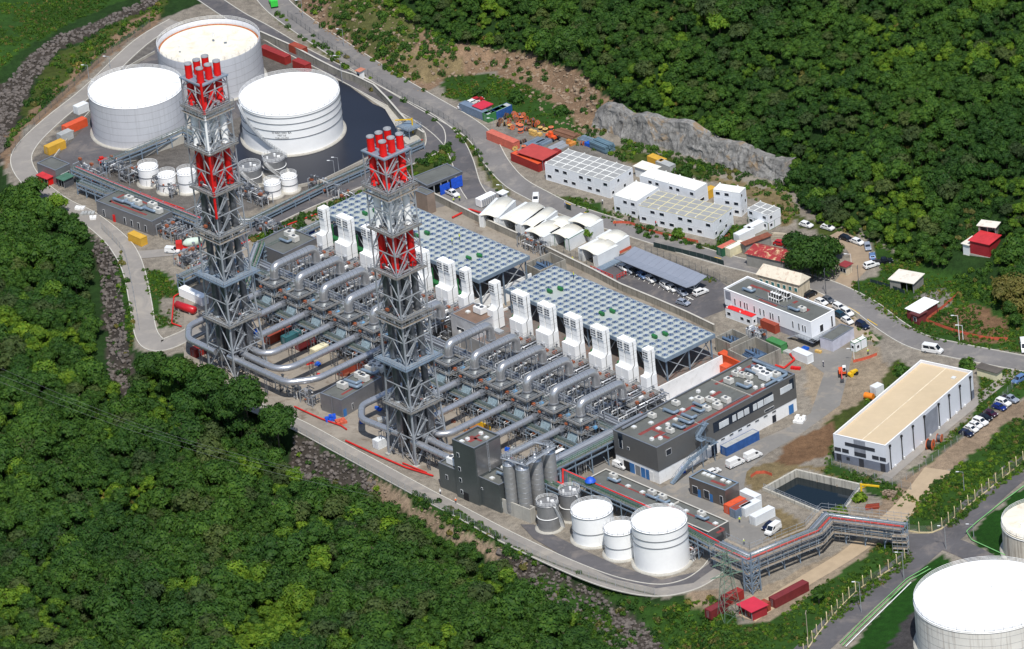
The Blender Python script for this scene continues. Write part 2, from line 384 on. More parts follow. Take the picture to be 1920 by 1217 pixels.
me.materials.append(m); gr = bpy.data.objects.new('ground', me); COL.objects.link(gr); tag(gr, kind='structure')
# ------------------------------------------------------------------ sheets and roads
def catmull(P, k=6):
    P = [Vector(p) for p in P]; out = []
    for i in range(len(P)-1):
        p0, p1, p2, p3 = P[max(i-1, 0)], P[i], P[i+1], P[min(i+2, len(P)-1)]
        for j in range(k):
            t = j/k; out.append(.5*((2*p1)+(p2-p0)*t+(2*p0-5*p1+4*p2-p3)*t*t+(3*p1-3*p2+p3-p0)*t**3))
    return out+[P[-1]]
def perp(P, i):
    a = P[max(i-1, 0)]; b = P[min(i+1, len(P)-1)]; d = (b-a); d.z = 0; d.normalize(); return Vector((-d.y, d.x, 0))
def ribbon(name, px, w, m, z=.05, kerb=None, kind='structure', drape=False):
    P = catmull([U(*q) for q in px]); mb = MB(); k1, k2 = MB(), MB()
    ws = w if hasattr(w, '__len__') else [w]*len(px)
    vs = []; L = len(P)
    for i, p in enumerate(P):
        f = i/(L-1)*(len(ws)-1); j = min(int(f), len(ws)-2); ww = ws[j]*(1-(f-j))+ws[j+1]*(f-j)
        nrm = perp(P, i)
        for s in (-.5, -.25, 0, .25, .5):
            q = p+nrm*ww*s; zz = max(0, h1(q.x, q.y)) if drape else 0
            vs.append((q.x, q.y, zz+z))
        if kerb and i:
            for s, kk in ((1, k1), (-1, k2)):
                if s in kerb: kk.beam((pp+pn*s*(pw/2+.15))+Vector((0, 0, z+.04)), (p+nrm*s*(ww/2+.15))+Vector((0, 0, z+.04)),   .28, .26)
        pp, pn, pw = p, nrm, ww
    mb.add(vs, [(5*i+j, 5*i+j+1, 5*i+6+j, 5*i+5+j)[::-1] for i in range(L-1) for j in range(4)])
    o = mb.build(name, m); tag(o, kind=kind)
    if kerb:
        for kk in (k1, k2):
            if kk.v: tag(kk.build('kerb', conck), kind='structure')
    return P
def sheetz(name, px, m, z=.03, kind='structure', label=None):
    mb = MB(); P = [U(*q) for q in px]
    ar = sum(P[i].x*P[(i+1) % len(P)].y-P[(i+1) % len(P)].x*P[i].y for i in range(len(P)))
    if ar < 0: P = P[::-1]
    mb.add([(p.x, p.y, z) for p in P], [tuple(range(len(P)))]); o = mb.build(name, m); tag(o, kind=kind); return o
sheetz('tank_yard', [(165,232),(110,292),(130,318),(205,322),(260,292),(345,262),(460,215),(490,90),(420,60),(300,80),(220,160)], asphd, .02)
sheetz('pond_liner', [(430,318),(452,240),(640,150),(700,195),(725,205),(748,252),(752,258),(604,338),(560,345),(480,335)], liner, .03)
sheetz('concrete_apron', [(641,150),(663,158),(700,180),(742,205),(790,262),(786,280),(760,268),(722,205),(702,192)], conc, .05)
sheetz('plant_yard', [(345,560),(470,440),(640,380),(900,380),(1020,470),(1180,520),(1350,640),(1440,700),(1240,800),(1200,790),(830,905),(640,825),(540,780),(430,725),(345,670)], mat('stained_yard_concrete', C(170,160,146,.68), .9, 0, .2, .12, dirt=C(120,104,88,.68), dirt_amt=.75), .02)
sheetz('service_yard', [(770,345),(860,340),(880,330),(905,345),(990,385),(1010,395),(900,415),(840,385),(800,395)], asph, .03)
sheetz('carport_yard', [(1120,512),(1160,478),(1200,468),(1340,520),(1375,545),(1362,580),(1310,600),(1240,570)], asphd, .03)
sheetz('building_yard', [(1100,868),(1135,850),(1180,880),(1240,915),(1330,870),(1400,835),(1480,800),(1520,775),(1545,700),(1490,660),(1540,650),(1600,655),(1590,700),(1575,760),(1500,815),(1440,850),(1400,885),(1395,910),(1400,930),(1465,975),(1435,1010),(1400,1045),(1290,1000),(1120,905)], mat('yard_asphalt', C(142,139,134,.75), .9, 0, .12, .1, dirt=C(170,160,146,.75), dirt_amt=.8), .04)
sheetz('parking_lot', [(1500,548),(1545,548),(1600,590),(1650,640),(1600,640),(1570,600)], mat('beige_parking_ground', C(176,160,140,.8), .95, 0, .14, .3), .03)
ribbon('main_road', [(488,-30),(520,10),(560,42),(640,96),(720,146),(800,193),(868,232),(905,262),(931,305),(965,342),(1010,368),(1060,392),(1145,420),(1230,448),(1300,471),(1365,490),(1440,508),(1526,531),(1570,548),(1623,576),(1671,612),(1720,640),(1784,656),(1865,672),(1960,690)], [8.5,8.5,8.5,8.5,8,8,7.5,7,6.5,6.5,6.5,6.5,6,6,6,6.5,7,7.5,7.5,7.5,8,8,8], asph, .07, kerb=(1, -1))
ribbon('tank_farm_road', [(380,-10),(440,30),(489,56),(560,98),(630,133),(729,186),(800,225),(845,262),(866,300),(880,345),(895,370)], 6, asphd, .09, kerb=(1, -1))
ribbon('inner_road', [(795,228),(815,248),(812,278),(770,300),(680,340),(597,374),(530,404),(470,436),(440,462)], 5.5, asphd, .11, kerb=(1, -1))
ribbon('perimeter_road', [(330,40),(262,82),(170,168),(100,225),(52,272),(40,305),(62,342),(110,380),(165,408),(215,448),(240,482),(254,520),(264,570),(275,628),(300,648),(345,632),(372,618)], [5,5,5,5.5,6,6,6,6,6,6.5,6,6,6,7,6,6], croad, .10, kerb=(1, -1))
ribbon('yard_spur_road', [(235,475),(262,478),(320,473),(380,468)], 5, croad, .12)
ribbon('front_road', [(430,745),(545,792),(640,842),(780,918),(870,965),(950,1008),(1060,1060),(1150,1094),(1230,1108),(1290,1098),(1330,1075),(1350,1050)], [4.5,4.5,4.5,4.5,4.5,5,5.2,5.6,6,6,6,5.5], croad, .13, kerb=(1, -1))
sheetz('asphalt_patch', [(976,984),(1000,984),(1090,1030),(1160,1062),(1240,1088),(1310,1072),(1340,1050),(1346,1062),(1300,1094),(1230,1104),(1150,1086),(1050,1040),(1000,1010)], asphd, .15)
ribbon('dirt_road', [(1570,548),(1592,520),(1612,495),(1610,470),(1590,452),(1560,440)], 6, mat('brown_dirt_road', C(170,150,126,.8), .95, 0, .15, .3), .055, drape=True)
ribbon('cross_road', [(1990,815),(1910,880),(1830,950),(1780,1000),(1740,1025),(1700,1060),(1620,1125),(1530,1210),(1440,1300)], 9, asphd, .06)
ribbon('junction_road', [(1690,1015),(1760,1015),(1830,1042),(1880,1075),(1990,1130)], 7, asphd, .08)
ribbon('dirt_track', [(1760,880),(1700,950),(1640,1000),(1590,1040),(1500,1095),(1400,1160)], [8,7,6,5,5,6], mat('pale_dirt_track', C(196,174,144,.75), .95, 0, .12, .25), .05)
ribbon('warehouse_path', [(1905,695),(1840,745),(1760,810),(1690,870),(1650,905)], 3.5, croad, .05)
mb = MB()
for (u0, v0, u1, v1) in [(1550,563,1572,574),(1590,575,1612,588),(1626,598,1645,610),(1095,398,1105,401),(1060,380,1070,384),(1340,482,1352,485)]:
    mb.beam(U(u0, v0, .11), U(u1, v1, .11), .25, .02)
tag(mb.build('road_marking', yellowp), kind='structure')
mb = MB()
for i in range(14):
    u0 = 1170+i*9.2; v0 = 512+i*4.0; mb.beam(U(u0, v0, .09), U(u0+5, v0-7, .09), .15, .02)
mb.beam(U(1152,496,.09), U(1300,562,.09), .3, .02)
tag(mb.build('parking_line', paint), kind='structure')
# river boulders, real stones
def stones(name, px, dens, r0, r1, m, label=None, zoff=0):
    ico = [(0,0,1)]+[(math.cos(k*PI*.4)*.89, math.sin(k*PI*.4)*.89, .45) for k in range(5)]+[(math.cos(k*PI*.4+.63)*.89, math.sin(k*PI*.4+.63)*.89, -.45) for k in range(5)]+[(0,0,-1)]
    F = [(0,i+1,(i+1)%5+1) for i in range(5)]+[(i+1,i+6,(i+1)%5+1) for i in range(5)]+[((i+1)%5+1,i+6,(i+1)%5+6) for i in range(5)]
    ico = np.array(ico); F = np.array(F)
    P = [U(*q) for q in px]; x0, x1 = min(p.x for p in P)-8, max(p.x for p in P)+8; y0, y1 = min(p.y for p in P)-20, max(p.y for p in P)+12
    N = int((x1-x0)*(y1-y0)*dens); x = rng.uniform(x0, x1, N); y = rng.uniform(y0, y1, N); z = hts(x, y)
    a, bb = uv_np(x, y, z); k = inside(a, bb, px); x, y, z = x[k], y[k], z[k]; N = len(x)
    r = r0+(r1-r0)*rng.random(N)**2.5
    V = ico[None]*r[:, None, None]*rng.uniform(.65, 1.2, (N, 12, 1))*np.array([1, 1, .7]); an = rng.uniform(0, 6.28, N)
    ca_, sa = np.cos(an)[:, None], np.sin(an)[:, None]
    V = np.stack([V[..., 0]*ca_-V[..., 1]*sa+x[:, None], V[..., 0]*sa+V[..., 1]*ca_+y[:, None], V[..., 2]+(z+r*.2)[:, None]], -1).reshape(-1, 3)
    FF = (F[None]+np.arange(N)[:, None, None]*12).reshape(-1, 3)
    me = bpy.data.meshes.new(name); me.from_pydata(V.tolist(), [], FF.tolist()); me.materials.append(m)
    o = bpy.data.objects.new(name, me); COL.objects.link(o); tag(o, label, None, None, 'stuff'); return o
rockm = mat('river_rock', C(112, 104, 98, .75), .9, 0, .5, .8)
rockb = mat('pale_rock', C(158, 138, 116, .75), .9, 0, .4, .8)
for px in (ZONES[7][1], ZONES[11][1], ZONES[13][1], ZONES[16][1]): stones('river_boulders', px, 1.0, .35, 1.0, rockm)
stones('embankment_stones', ZONES[14][1], .5, .2, .6, rockb)
stones('slope_rubble', ZONES[3][1], .5, .25, .9, rockb); stones('slope_rubble', ZONES[0][1], .25, .25, .8, rockb)
# grey sprayed rock face behind the site offices
def rockface():
    base = [(1108,238),(1150,252),(1200,268),(1260,282),(1310,300),(1370,318),(1420,332),(1478,346)]
    hh = [4, 8, 8, 8, 8, 7, 6, 6.5]
    P = catmull([U(*q) for q in base], 34); L = len(P); mb = MB(); vs = []; R = 30
    for i, p in enumerate(P):
        f = i/(L-1)*7; j = min(int(f), 6); H = hh[j]*(1-f+j)+hh[j+1]*(f-j)+mnoise.noise(Vector((i*.03, 0, 0)))*2.6
        nrm = perp(P, i)
        if nrm.y < 0: nrm = -nrm
        for k in range(R):
            t = k/(R-1); d = t*3.2+(.9*mnoise.fractal(Vector((i*.05, t*1.5, 5)), .9, 2.1, 6)+1.1*abs(mnoise.noise(Vector((i*.11, t*2.4, 9)))))*(.35+.65*min(1, 4*(1-t))) if k < R-1 else 5.5
            q = p+nrm*(d-.6); vs.append((q.x, q.y, -.5+t*(H+.5)+.3*mnoise.noise(Vector((i*.13, t*5, 2)))))
        q = p+nrm*6; vs.append((q.x, q.y, h1(q.x, q.y)-.2))
    R += 1
    mb.add(vs, [(i*R+k, i*R+k+1, (i+1)*R+k+1, (i+1)*R+k)[::-1] for i in range(L-1) for k in range(R-1)], 0, False)
    m = mat('sprayed_rock_face', C(156, 154, 150, .64), .9, 0, .45, .3, streak=.95, bump=.7, dirt=C(60, 58, 56))
    tag(mb.build('rock_face', m), kind='structure')
    nn_ = m.node_tree; bb_ = [x for x in nn_.nodes if x.type == 'BSDF_PRINCIPLED'][0]; lk = bb_.inputs['Base Color'].links[0].from_socket
    f1 = ramp(nn_, noise(nn_, .16, 5, .7, (1, 1, .6), 1.5), .54, .64); c1 = mixc(nn_, f1, lk, C(168, 146, 118, .62)); f2 = ramp(nn_, noise(nn_, .5, 5, .75, (1, 1, .25), 1), .6, .7); nn_.links.new(mixc(nn_, f2, c1, C(206, 204, 198, .8)), bb_.inputs['Base Color'])
rockface()
# ------------------------------------------------------------------ vegetation
def leafmat(name, a, b2, tr=.42):
    m, n, b = newmat(name)
    oi = nd(n, 'ShaderNodeObjectInfo'); f = ramp(n, noise(n, .9, 3), .35, .65); f2 = ramp(n, noise(n, .03, 4), .4, .6)
    c = mixc(n, f, a, b2)
    c = mixc(n, .85, c, mixc(n, oi.outputs['Random'], (.72, .76, .76), (1.28, 1.22, 1.12)), 'MULTIPLY')
    c = mixc(n, .7, c, mixc(n, f2, (.66, .74, .8), (1.42, 1.26, .95)), 'MULTIPLY')
    n.links.new(c, b.inputs['Base Color']); b.inputs['Roughness'].default_value = .6; b.inputs['Specular IOR Level'].default_value = .25
    t = nd(n, 'ShaderNodeBsdfTranslucent'); n.links.new(c, t.inputs[0]); ms = nd(n, 'ShaderNodeMixShader', i0=tr)
    n.links.new(b.outputs[0], ms.inputs[1]); n.links.new(t.outputs[0], ms.inputs[2])
    n.links.new(ms.outputs[0], [x for x in n.nodes if x.type == 'OUTPUT_MATERIAL'][0].inputs[0]); return m
leafA = leafmat('leaves_dark', C(46, 83, 36), C(80, 116, 46))
leafB = leafmat('leaves_bright', C(74, 114, 36), C(120, 150, 50))
leafC = leafmat('leaves_olive', C(62, 84, 46), C(90, 108, 62))
leafD = leafmat('leaves_dry', C(104, 108, 52), C(138, 130, 78))
leafG = leafmat('grass_blades', C(62, 100, 30), C(96, 128, 44))
bark = mat('bark', C(96, 84, 68), .9, 0, .3, 1)
def leaves(lobes, n, s0, s1, r, flat=.75):
    V, F = [], []
    tot = sum(l[3]**2 for l in lobes)
    for (cx, cy, cz, R) in lobes:
        k = int(n*R*R/tot)
        for _ in range(k):
            th = r.uniform(0, 2*PI); ph = math.acos(r.uniform(-.55, 1)); rr = R*(r.uniform(.78, 1.08) if r.random() < .8 else r.uniform(.4, .8))
            d = Vector((math.sin(ph)*math.cos(th), math.sin(ph)*math.sin(th), math.cos(ph)*flat))
            p = Vector((cx, cy, cz))+d*rr
            nn = (d.normalized()+Vector((r.uniform(-.6, .6), r.uniform(-.6, .6), r.uniform(-.2, .7)))).normalized()
            x = nn.cross(Vector((r.uniform(-1, 1), r.uniform(-1, 1), .2))).normalized(); y = nn.cross(x); s = r.uniform(s0, s1)
            i = len(V); q = s*.6
            V += [p-x*s, p-y*q+nn*s*.15, p+x*s, p+y*q+nn*s*.15]; F.append((i, i+1, i+2, i+3))
    return V, F
def crownmesh(name, seed, R, H, m, nl=9, n=620, s0=.28, s1=.6):
    r = random.Random(seed); lobes = [(0, 0, H-R*.75, R*.62)]
    for k in range(nl):
        a = 2*PI*k/nl+r.uniform(-.4, .4); d = R*r.uniform(.35, .68)
        lobes.append((d*math.cos(a), d*math.sin(a), H-R*r.uniform(.7, 1.35), R*r.uniform(.28, .5)))
    V, F = leaves(lobes, n, s0, s1, r); mb = MB(); mb.add(V, F)
    for (cx, cy, cz, q) in lobes:     # inner twigs and dense leaf mass
        k = q*.74; mb.lathe([(0.01, cz-k*.6), (k*.8, cz-k*.25), (k, cz+k*.1), (k*.65, cz+k*.5), (.01, cz+k*.72)], 6, cx, cy, 0, False)
    me = bpy.data.meshes.new(name); me.from_pydata(mb.v, [], mb.f); me.materials.append(m); return me
def trunkmesh(seed, R, H):
    r = random.Random(seed+50); mb = MB(); mb.cyl((0, 0, -.8), (r.uniform(-.3, .3), 0, H-R), .26, 6, 0, .14)
    for k in range(5):
        a = r.uniform(0, 6.3); z0 = (H-R)*r.uniform(.55, .95)
        mb.cyl((0, 0, z0), (R*.55*math.cos(a), R*.55*math.sin(a), z0+R*.6), .12, 4, 0, .04)
    me = bpy.data.meshes.new('trunk'); me.from_pydata(mb.v, [], mb.f); me.materials.append(bark); return me
TV = []
for i, (R, H, m) in enumerate([(3.1, 7.0, leafA), (3.5, 7.6, leafA), (2.7, 6.2, leafA), (3.9, 8.4, leafA), (3.0, 6.6, leafB), (2.5, 5.6, leafB), (3.3, 7.2, leafC), (3.6, 7.8, leafA)]):
    TV.append((R, H, crownmesh('crown', i, R, H, m, 10+i % 4, 980, .2, .46), trunkmesh(i, R, H), m))
src = bpy.data.collections.new('tree_sources'); srco = []
for R, H, cm, tm, m in TV:
    mb = MB(); cmv = [tuple(v.co) for v in cm.vertices]; cmf = [tuple(p.vertices) for p in cm.polygons]
    tmv = [tuple(v.co) for v in tm.vertices]; tmf = [tuple(p.vertices) for p in tm.polygons]
    mb.add(cmv, cmf, 0); mb.add(tmv, tmf, 1); me = bpy.data.meshes.new('tree_form'); me.from_pydata(mb.v, [], mb.f)
    me.materials.append(m); me.materials.append(bark); me.polygons.foreach_set('material_index', mb.m); srco.append(me)
def gn_scatter(name, pts, scl, rots, idx, meshes, label=None):
    """one object whose points carry instances of a few meshes (geometry nodes)"""
    me = bpy.data.meshes.new(name); me.from_pydata([tuple(p) for p in pts], [], [])
    for nm, dt, arr in (('sc', 'FLOAT', scl), ('rz', 'FLOAT', rots), ('ix', 'INT', idx)):
        a = me.attributes.new(nm, dt, 'POINT'); a.data.foreach_set('value', np.asarray(arr))
    o = bpy.data.objects.new(name, me); COL.objects.link(o); tag(o, label, None, None, 'stuff')
    ng = bpy.data.node_groups.new(name, 'GeometryNodeTree'); ng.interface.new_socket('Geometry', in_out='INPUT', socket_type='NodeSocketGeometry')
    ng.interface.new_socket('Geometry', in_out='OUTPUT', socket_type='NodeSocketGeometry')
    gi = ng.nodes.new('NodeGroupInput'); go = ng.nodes.new('NodeGroupOutput'); L = ng.links
    c = bpy.data.collections.new(name+'_forms')
    for k, mm in enumerate(meshes):
        q = bpy.data.objects.new('%s_form_%02d' % (name, k), mm); c.objects.link(q)
    ci = ng.nodes.new('GeometryNodeCollectionInfo'); ci.inputs['Collection'].default_value = c
    ci.inputs['Separate Children'].default_value = True; ci.inputs['Reset Children'].default_value = True
    ip = ng.nodes.new('GeometryNodeInstanceOnPoints'); ip.inputs['Pick Instance'].default_value = True
    def na(nm, t):
        x = ng.nodes.new('GeometryNodeInputNamedAttribute'); x.data_type = t; x.inputs['Name'].default_value = nm; return x.outputs['Attribute']
    cx = ng.nodes.new('ShaderNodeCombineXYZ'); L.new(na('rz', 'FLOAT'), cx.inputs[2])
    L.new(gi.outputs[0], ip.inputs['Points']); L.new(ci.outputs[0], ip.inputs['Instance']); L.new(na('ix', 'INT'), ip.inputs['Instance Index'])
    e2r = ng.nodes.new('FunctionNodeEulerToRotation'); L.new(cx.outputs[0], e2r.inputs[0]); L.new(e2r.outputs[0], ip.inputs['Rotation'])
    L.new(na('sc', 'FLOAT'), ip.inputs['Scale']); L.new(ip.outputs[0], go.inputs[0])
    md = o.modifiers.new('scatter', 'NODES'); md.node_group = ng; return o
def sample(px, dens, jit=0, mind=0):
    """random ground points whose picture position lies in a polygon; relaxed so that crowns do not coincide"""
    us = [p[0] for p in px]; vs_ = [p[1] for p in px]
    c = [U(u, v) for u in (min(us), max(us)) for v in (min(vs_), max(vs_))]
    x0, x1 = min(p.x for p in c)-5, max(p.x for p in c)+5; y0, y1 = min(p.y for p in c)-70, max(p.y for p in c)+20
    st = 1/math.sqrt(dens); xs = np.arange(x0, x1, st); ys = np.arange(y0, y1, st*.87)
    x, y = np.meshgrid(xs, ys); x = x+(np.arange(len(ys)) % 2)[:, None]*st*.5
    x = (x+rng.uniform(-.36, .36, x.shape)*st).ravel(); y = (y+rng.uniform(-.36, .36, y.shape)*st).ravel()
    z = hts(x, y); a, bb = uv_np(x, y, z); k = inside(a, bb, px); return x[k], y[k], z[k], a[k], bb[k]
NEAR_FOREST = [(-80,372),(60,372),(150,425),(168,470),(160,520),(172,600),(182,690),(235,772),(262,720),(300,705),(345,700),(400,748),(470,800),(520,850),(545,900),(640,938),(720,962),(790,995),(850,1028),(900,1060),(940,1090),(1010,1135),(1075,1180),(1135,1230),(1170,1330),(-80,1330)]
HILL_FOREST = [(640,-90),(700,-10),(770,48),(870,86),(960,98),(1080,135),(1150,190),(1240,228),(1330,258),(1420,290),(1490,330),(1500,385),(1550,428),(1600,440),(1650,458),(1690,492),(1740,500),(1800,522),(1850,560),(1990,590),(1990,-90)]
EAST_TREES = [(1872,560),(1890,610),(1990,660),(1990,400),(1890,400),(1885,500)]
SLOPE_BUSH = [(555,-20),(640,-60),(740,30),(860,80),(860,130),(780,165),(700,118),(610,50)]
x, y, z, a, bb = sample(NEAR_FOREST, 1/12.); fx, fy, fz, fu, fv = x, y, z, a, bb
x, y, z, a, bb = sample(HILL_FOREST, 1/8.5); kk = ~inside(a, bb, [(1795,405),(1880,400),(1885,490),(1760,505),(1655,500),(1655,545),(1740,560),(1800,500)]) & ~inside(a, bb, [(1785,440),(1875,440),(1868,570),(1780,560)])
hx, hy, hz, hu, hv_ = [q[kk] for q in (x, y, z, a, bb)]
x2, y2, z2, a2, b2_ = sample(EAST_TREES, 1/30.)
AX = np.concatenate([fx, hx, x2]); AY = np.concatenate([fy, hy, y2]); AZ = np.concatenate([fz, hz, z2])
AU = np.concatenate([fu, hu, a2]); AV = np.concatenate([fv, hv_, b2_]); WH = np.concatenate([np.zeros(len(fx)), np.ones(len(hx)), np.full(len(x2), 2)])
tone = vnoise(AX, AY, 13, 9)+rng.normal(0, .14, len(AX))
IX = np.where(tone > .76, rng.integers(4, 6, len(AX)), np.where(rng.random(len(AX)) < .3, rng.integers(6, 8, len(AX)), rng.integers(0, 4, len(AX))))
SC = (.55+1.0*rng.random(len(AX))**2.2)*np.where(WH == 1, .68, np.where(WH == 2, .9, .86))*(.72+.6*vnoise(AX, AY, 18, 12)); RZ = rng.uniform(0, 6.28, len(AX))
vis = (AU > -20) & (AU < 1940) & (AV > 0) & (AV < 1250)
order = np.argsort(-(AV*vis+(SC*60)*vis)); singles = order[:290]; isin = np.zeros(len(AX), bool); isin[singles] = True
def tree(x, y, z, i, s, rz, label, group, name='broadleaf_tree'):
    t = thing(name, label, 'tree', (x, y, z), rz, group); t.scale = (s, s, s)
    for nm, me in (('crown', TV[i][2]), ('trunk', TV[i][3])):
        o = bpy.data.objects.new(nm, me); COL.objects.link(o); o.parent = t
    return t
for k in singles:
    i = int(IX[k])
    tree(AX[k], AY[k], AZ[k], i, SC[k], RZ[k], 'bright green broadleaf tree in the dense forest in the foreground' if i in (4, 5) else 'dark green broadleaf tree in the dense forest in the foreground', 'bright green forest trees in the foreground' if i in (4, 5) else 'dark green forest trees in the foreground')
r_ = ~isin
gn_scatter('forest', np.stack([AX, AY, AZ], 1)[r_], SC[r_], RZ[r_], IX[r_], srco)
# single trees that stand apart
def bigtree(u, v, R, H, seed, m, label, n=2600, name='broadleaf_tree'):
    P = hit(u, v); t = thing(name, label, 'tree', P); 
    o = bpy.data.objects.new('crown', crownmesh('crown', seed, R, H, m, 13, n, .3, .65)); COL.objects.link(o); o.parent = t
    o = bpy.data.objects.new('trunk', trunkmesh(seed, R, H)); COL.objects.link(o); o.parent = t; return t
bigtree(1524, 522, 8.6, 15, 101, leafA, 'huge dark spreading tree overhanging the rusty red roof', 5200)
bigtree(1493, 478, 4.2, 8.5, 102, leafA, 'dark tree left of the huge spreading tree above the rusty roof', 1600)
bigtree(1562, 488, 4, 8, 103, leafA, 'dark tree right behind the huge spreading tree', 1500)
bigtree(1905, 572, 7, 11.5, 104, leafD, 'large olive tree at the right edge above the bare earth', 3200)
bigtree(1906, 486, 5, 9, 105, leafA, 'dark tree behind the red corrugated shack at the right edge', 2200)
bigtree(1536, 1132, 1.9, 5.6, 106, leafA, 'small round dark tree alone in the green bank by the pipe bridge', 420)
bigtree(1812, 689, 2.6, 3.6, 107, leafA, 'round dark shrub behind the far end of the beige roofed warehouse', 500, 'shrub')
bigtree(1272, 447, 2, 3.8, 108, leafB, 'bright green banana clump before the lower container offices', 260, 'shrub')
bigtree(1104, 452, 1.7, 4.4, 109, leafB, 'bright green shrub squeezed between two white canopy shelters', 260, 'shrub')
bigtree(1284, 338, 3.1, 5, 110, leafA, 'dark bush below the grey rock face beside the offices', 700, 'shrub')
bigtree(968, 190, 2.6, 4.2, 111, leafA, 'dark bush in the middle of the green clearing', 500, 'shrub')
bigtree(900, 178, 2.6, 3.2, 112, leafA, 'low dark bush at the upper edge of the green clearing', 500, 'shrub')
bigtree(1052, 212, 2.6, 3.4, 113, leafA, 'dark shrub on the brown slope left of the grey rock face', 500, 'shrub')
bigtree(1575, 965, 3.2, 3.6, 114, leafB, 'bright green bush at the corner of the water basin', 800, 'shrub')
bigtree(1612, 938, 2.2, 3, 115, leafB, 'small green bush beside the yellow jib crane', 400, 'shrub')
bigtree(1490, 352, 3.4, 5.4, 117, leafA, 'dark bush closing the right end of the grey rock face', 800, 'shrub')
bigtree(1690, 700, 3.0, 3.4, 116, leafA, 'dark bush between the dirt yard and the warehouse roof', 700, 'shrub')
for k, (u, v, R, H, w) in enumerate([(285,720,4.8,11,'leftmost'),(338,752,5.6,15,'second'),(395,790,6.2,19,'third'),(470,826,7.0,22,'fourth'),(526,862,6.0,18,'rightmost'),(432,826,5.6,17.5,'fifth'),(360,800,5,13,'sixth')]):
    bigtree(u, v, R, H, 120+k, leafA, 'tall dark tree, %s in the row hiding the foot of the left chimney tower' % w, 3400)
for k, (u, v, R, H) in enumerate([(35,395,4.6,9),(90,420,4.4,9.5),(140,462,4.8,10),(60,455,4.6,9)]):
    bigtree(u, v, R, H, 140+k, leafA, ['tall tree at the left edge beside the road bend', 'tall tree second from the left edge below the road bend', 'broad tree beside the dry stony river bed below the road', 'broad tree just below the two tall trees at the left edge'][k], 1800)
# low growth: bushes and grass tufts as scattered forms
def bushmesh(name, seed, R, m, n=90, s0=.14, s1=.34):
    r = random.Random(seed); lobes = [(0, 0, R*.45, R*.8), (R*.5, 0, R*.3, R*.5), (-R*.4, R*.4, R*.3, R*.5)]
    V, F = leaves(lobes, n, s0, s1, r); me = bpy.data.meshes.new(name); me.from_pydata(V, [], F); me.materials.append(m); return me
bushes = [bushmesh('bush_form', 1, .9, leafA), bushmesh('bush_form', 2, 1.1, leafA), bushmesh('bush_form', 3, .8, leafB), bushmesh('bush_form', 4, .9, leafD)]
tufts = [bushmesh('tuft_form', 5, .45, leafG, 26, .1, .26), bushmesh('tuft_form', 6, .5, leafG, 30, .1, .28), bushmesh('tuft_form', 7, .45, leafD, 26, .1, .26)]
def cover(name, zones, meshes, wts, smin, smax, label=None):
    Ps, sc, ix = [], [], []
    for px, dens in zones:
        x, y, z, a, b_ = sample(px, dens); k = vnoise(x, y, 7, 33)+rng.normal(0, .18, len(x)) > .4; x, y, z = x[k], y[k], z[k]
        Ps.append(np.stack([x, y, z], 1)); sc.append(rng.uniform(smin, smax, len(x))); ix.append(rng.choice(len(meshes), len(x), p=wts))
    P = np.concatenate(Ps); s = np.concatenate(sc); gn_scatter(name, P, s, rng.uniform(0, 6.28, len(P)), np.concatenate(ix), meshes, label)
ZD = ZONES
cover('undergrowth', [(NEAR_FOREST, .3), (HILL_FOREST, .3), (SLOPE_BUSH, .34), (ZD[1][1], .16), (ZD[5][1], .12), (ZD[6][1], .25), (ZD[9][1], .15), (ZD[3][1], .05), (ZD[0][1], .05),
    (ZD[15][1], .25), (ZD[17][1], .12), (ZD[18][1], .3), (ZD[12][1], .2), (ZD[20][1], .12), (ZD[21][1], .35), (ZD[30][1], .15), (ZD[31][1], .3), ([(1740,505),(1800,490),(1870,490),(1880,570),(1790,560)], .35), (ZD[13][1], .05), (ZD[14][1], .12), (ZD[16][1], .14), (ZD[11][1], .04), ([(1120,186),(1230,218),(1320,246),(1400,280),(1490,290),(1505,350),(1480,356),(1470,312),(1400,304),(1300,268),(1200,240),(1125,212)], .8), ([(1108,240),(1200,270),(1310,302),(1420,334),(1490,352),(1480,362),(1400,345),(1300,318),(1180,284),(1100,256)], .4)], bushes, [.4, .3, .2, .1], .5, 1.5)
GR = [z for z in ZD if z[0] in ('grass',)]
cover('bank_plants', [([(1688,985),(1750,905),(1790,880),(1905,785),(1990,770),(1990,850),(1900,895),(1790,985),(1730,1000)], .45), ([(1590,1075),(1650,1030),(1700,1030),(1700,1055),(1620,1120),(1520,1200),(1480,1300),(1300,1300),(1390,1185),(1450,1165),(1520,1120)], .4),
    ([(1640,450),(1700,490),(1960,560),(1960,660),(1860,650),(1760,630),(1700,600),(1720,545),(1680,530),(1650,500)], .10), ([(1620,760),(1640,735),(1670,690),(1690,672),(1710,690),(1650,760),(1610,800)], .4), ([(1565,835),(1570,868),(1680,908),(1690,930),(1640,915)], .2), ([(1060,1070),(1180,1122),(1240,1138),(1340,1125),(1390,1175),(1340,1300),(1230,1300),(1210,1175),(1130,1115)], .25)], bushes, [.2, .2, .55, .05], .4, 1.1)
cover('grass_tufts', [(px, .8) for k, px in GR]+[(ZD[18][1], .6), (ZD[21][1], .6), (ZD[29][1], .5), (ZD[31][1], .5), (ZD[5][1], .35), (ZD[9][1], .4)], tufts, [.45, .35, .2], .6, 1.5)
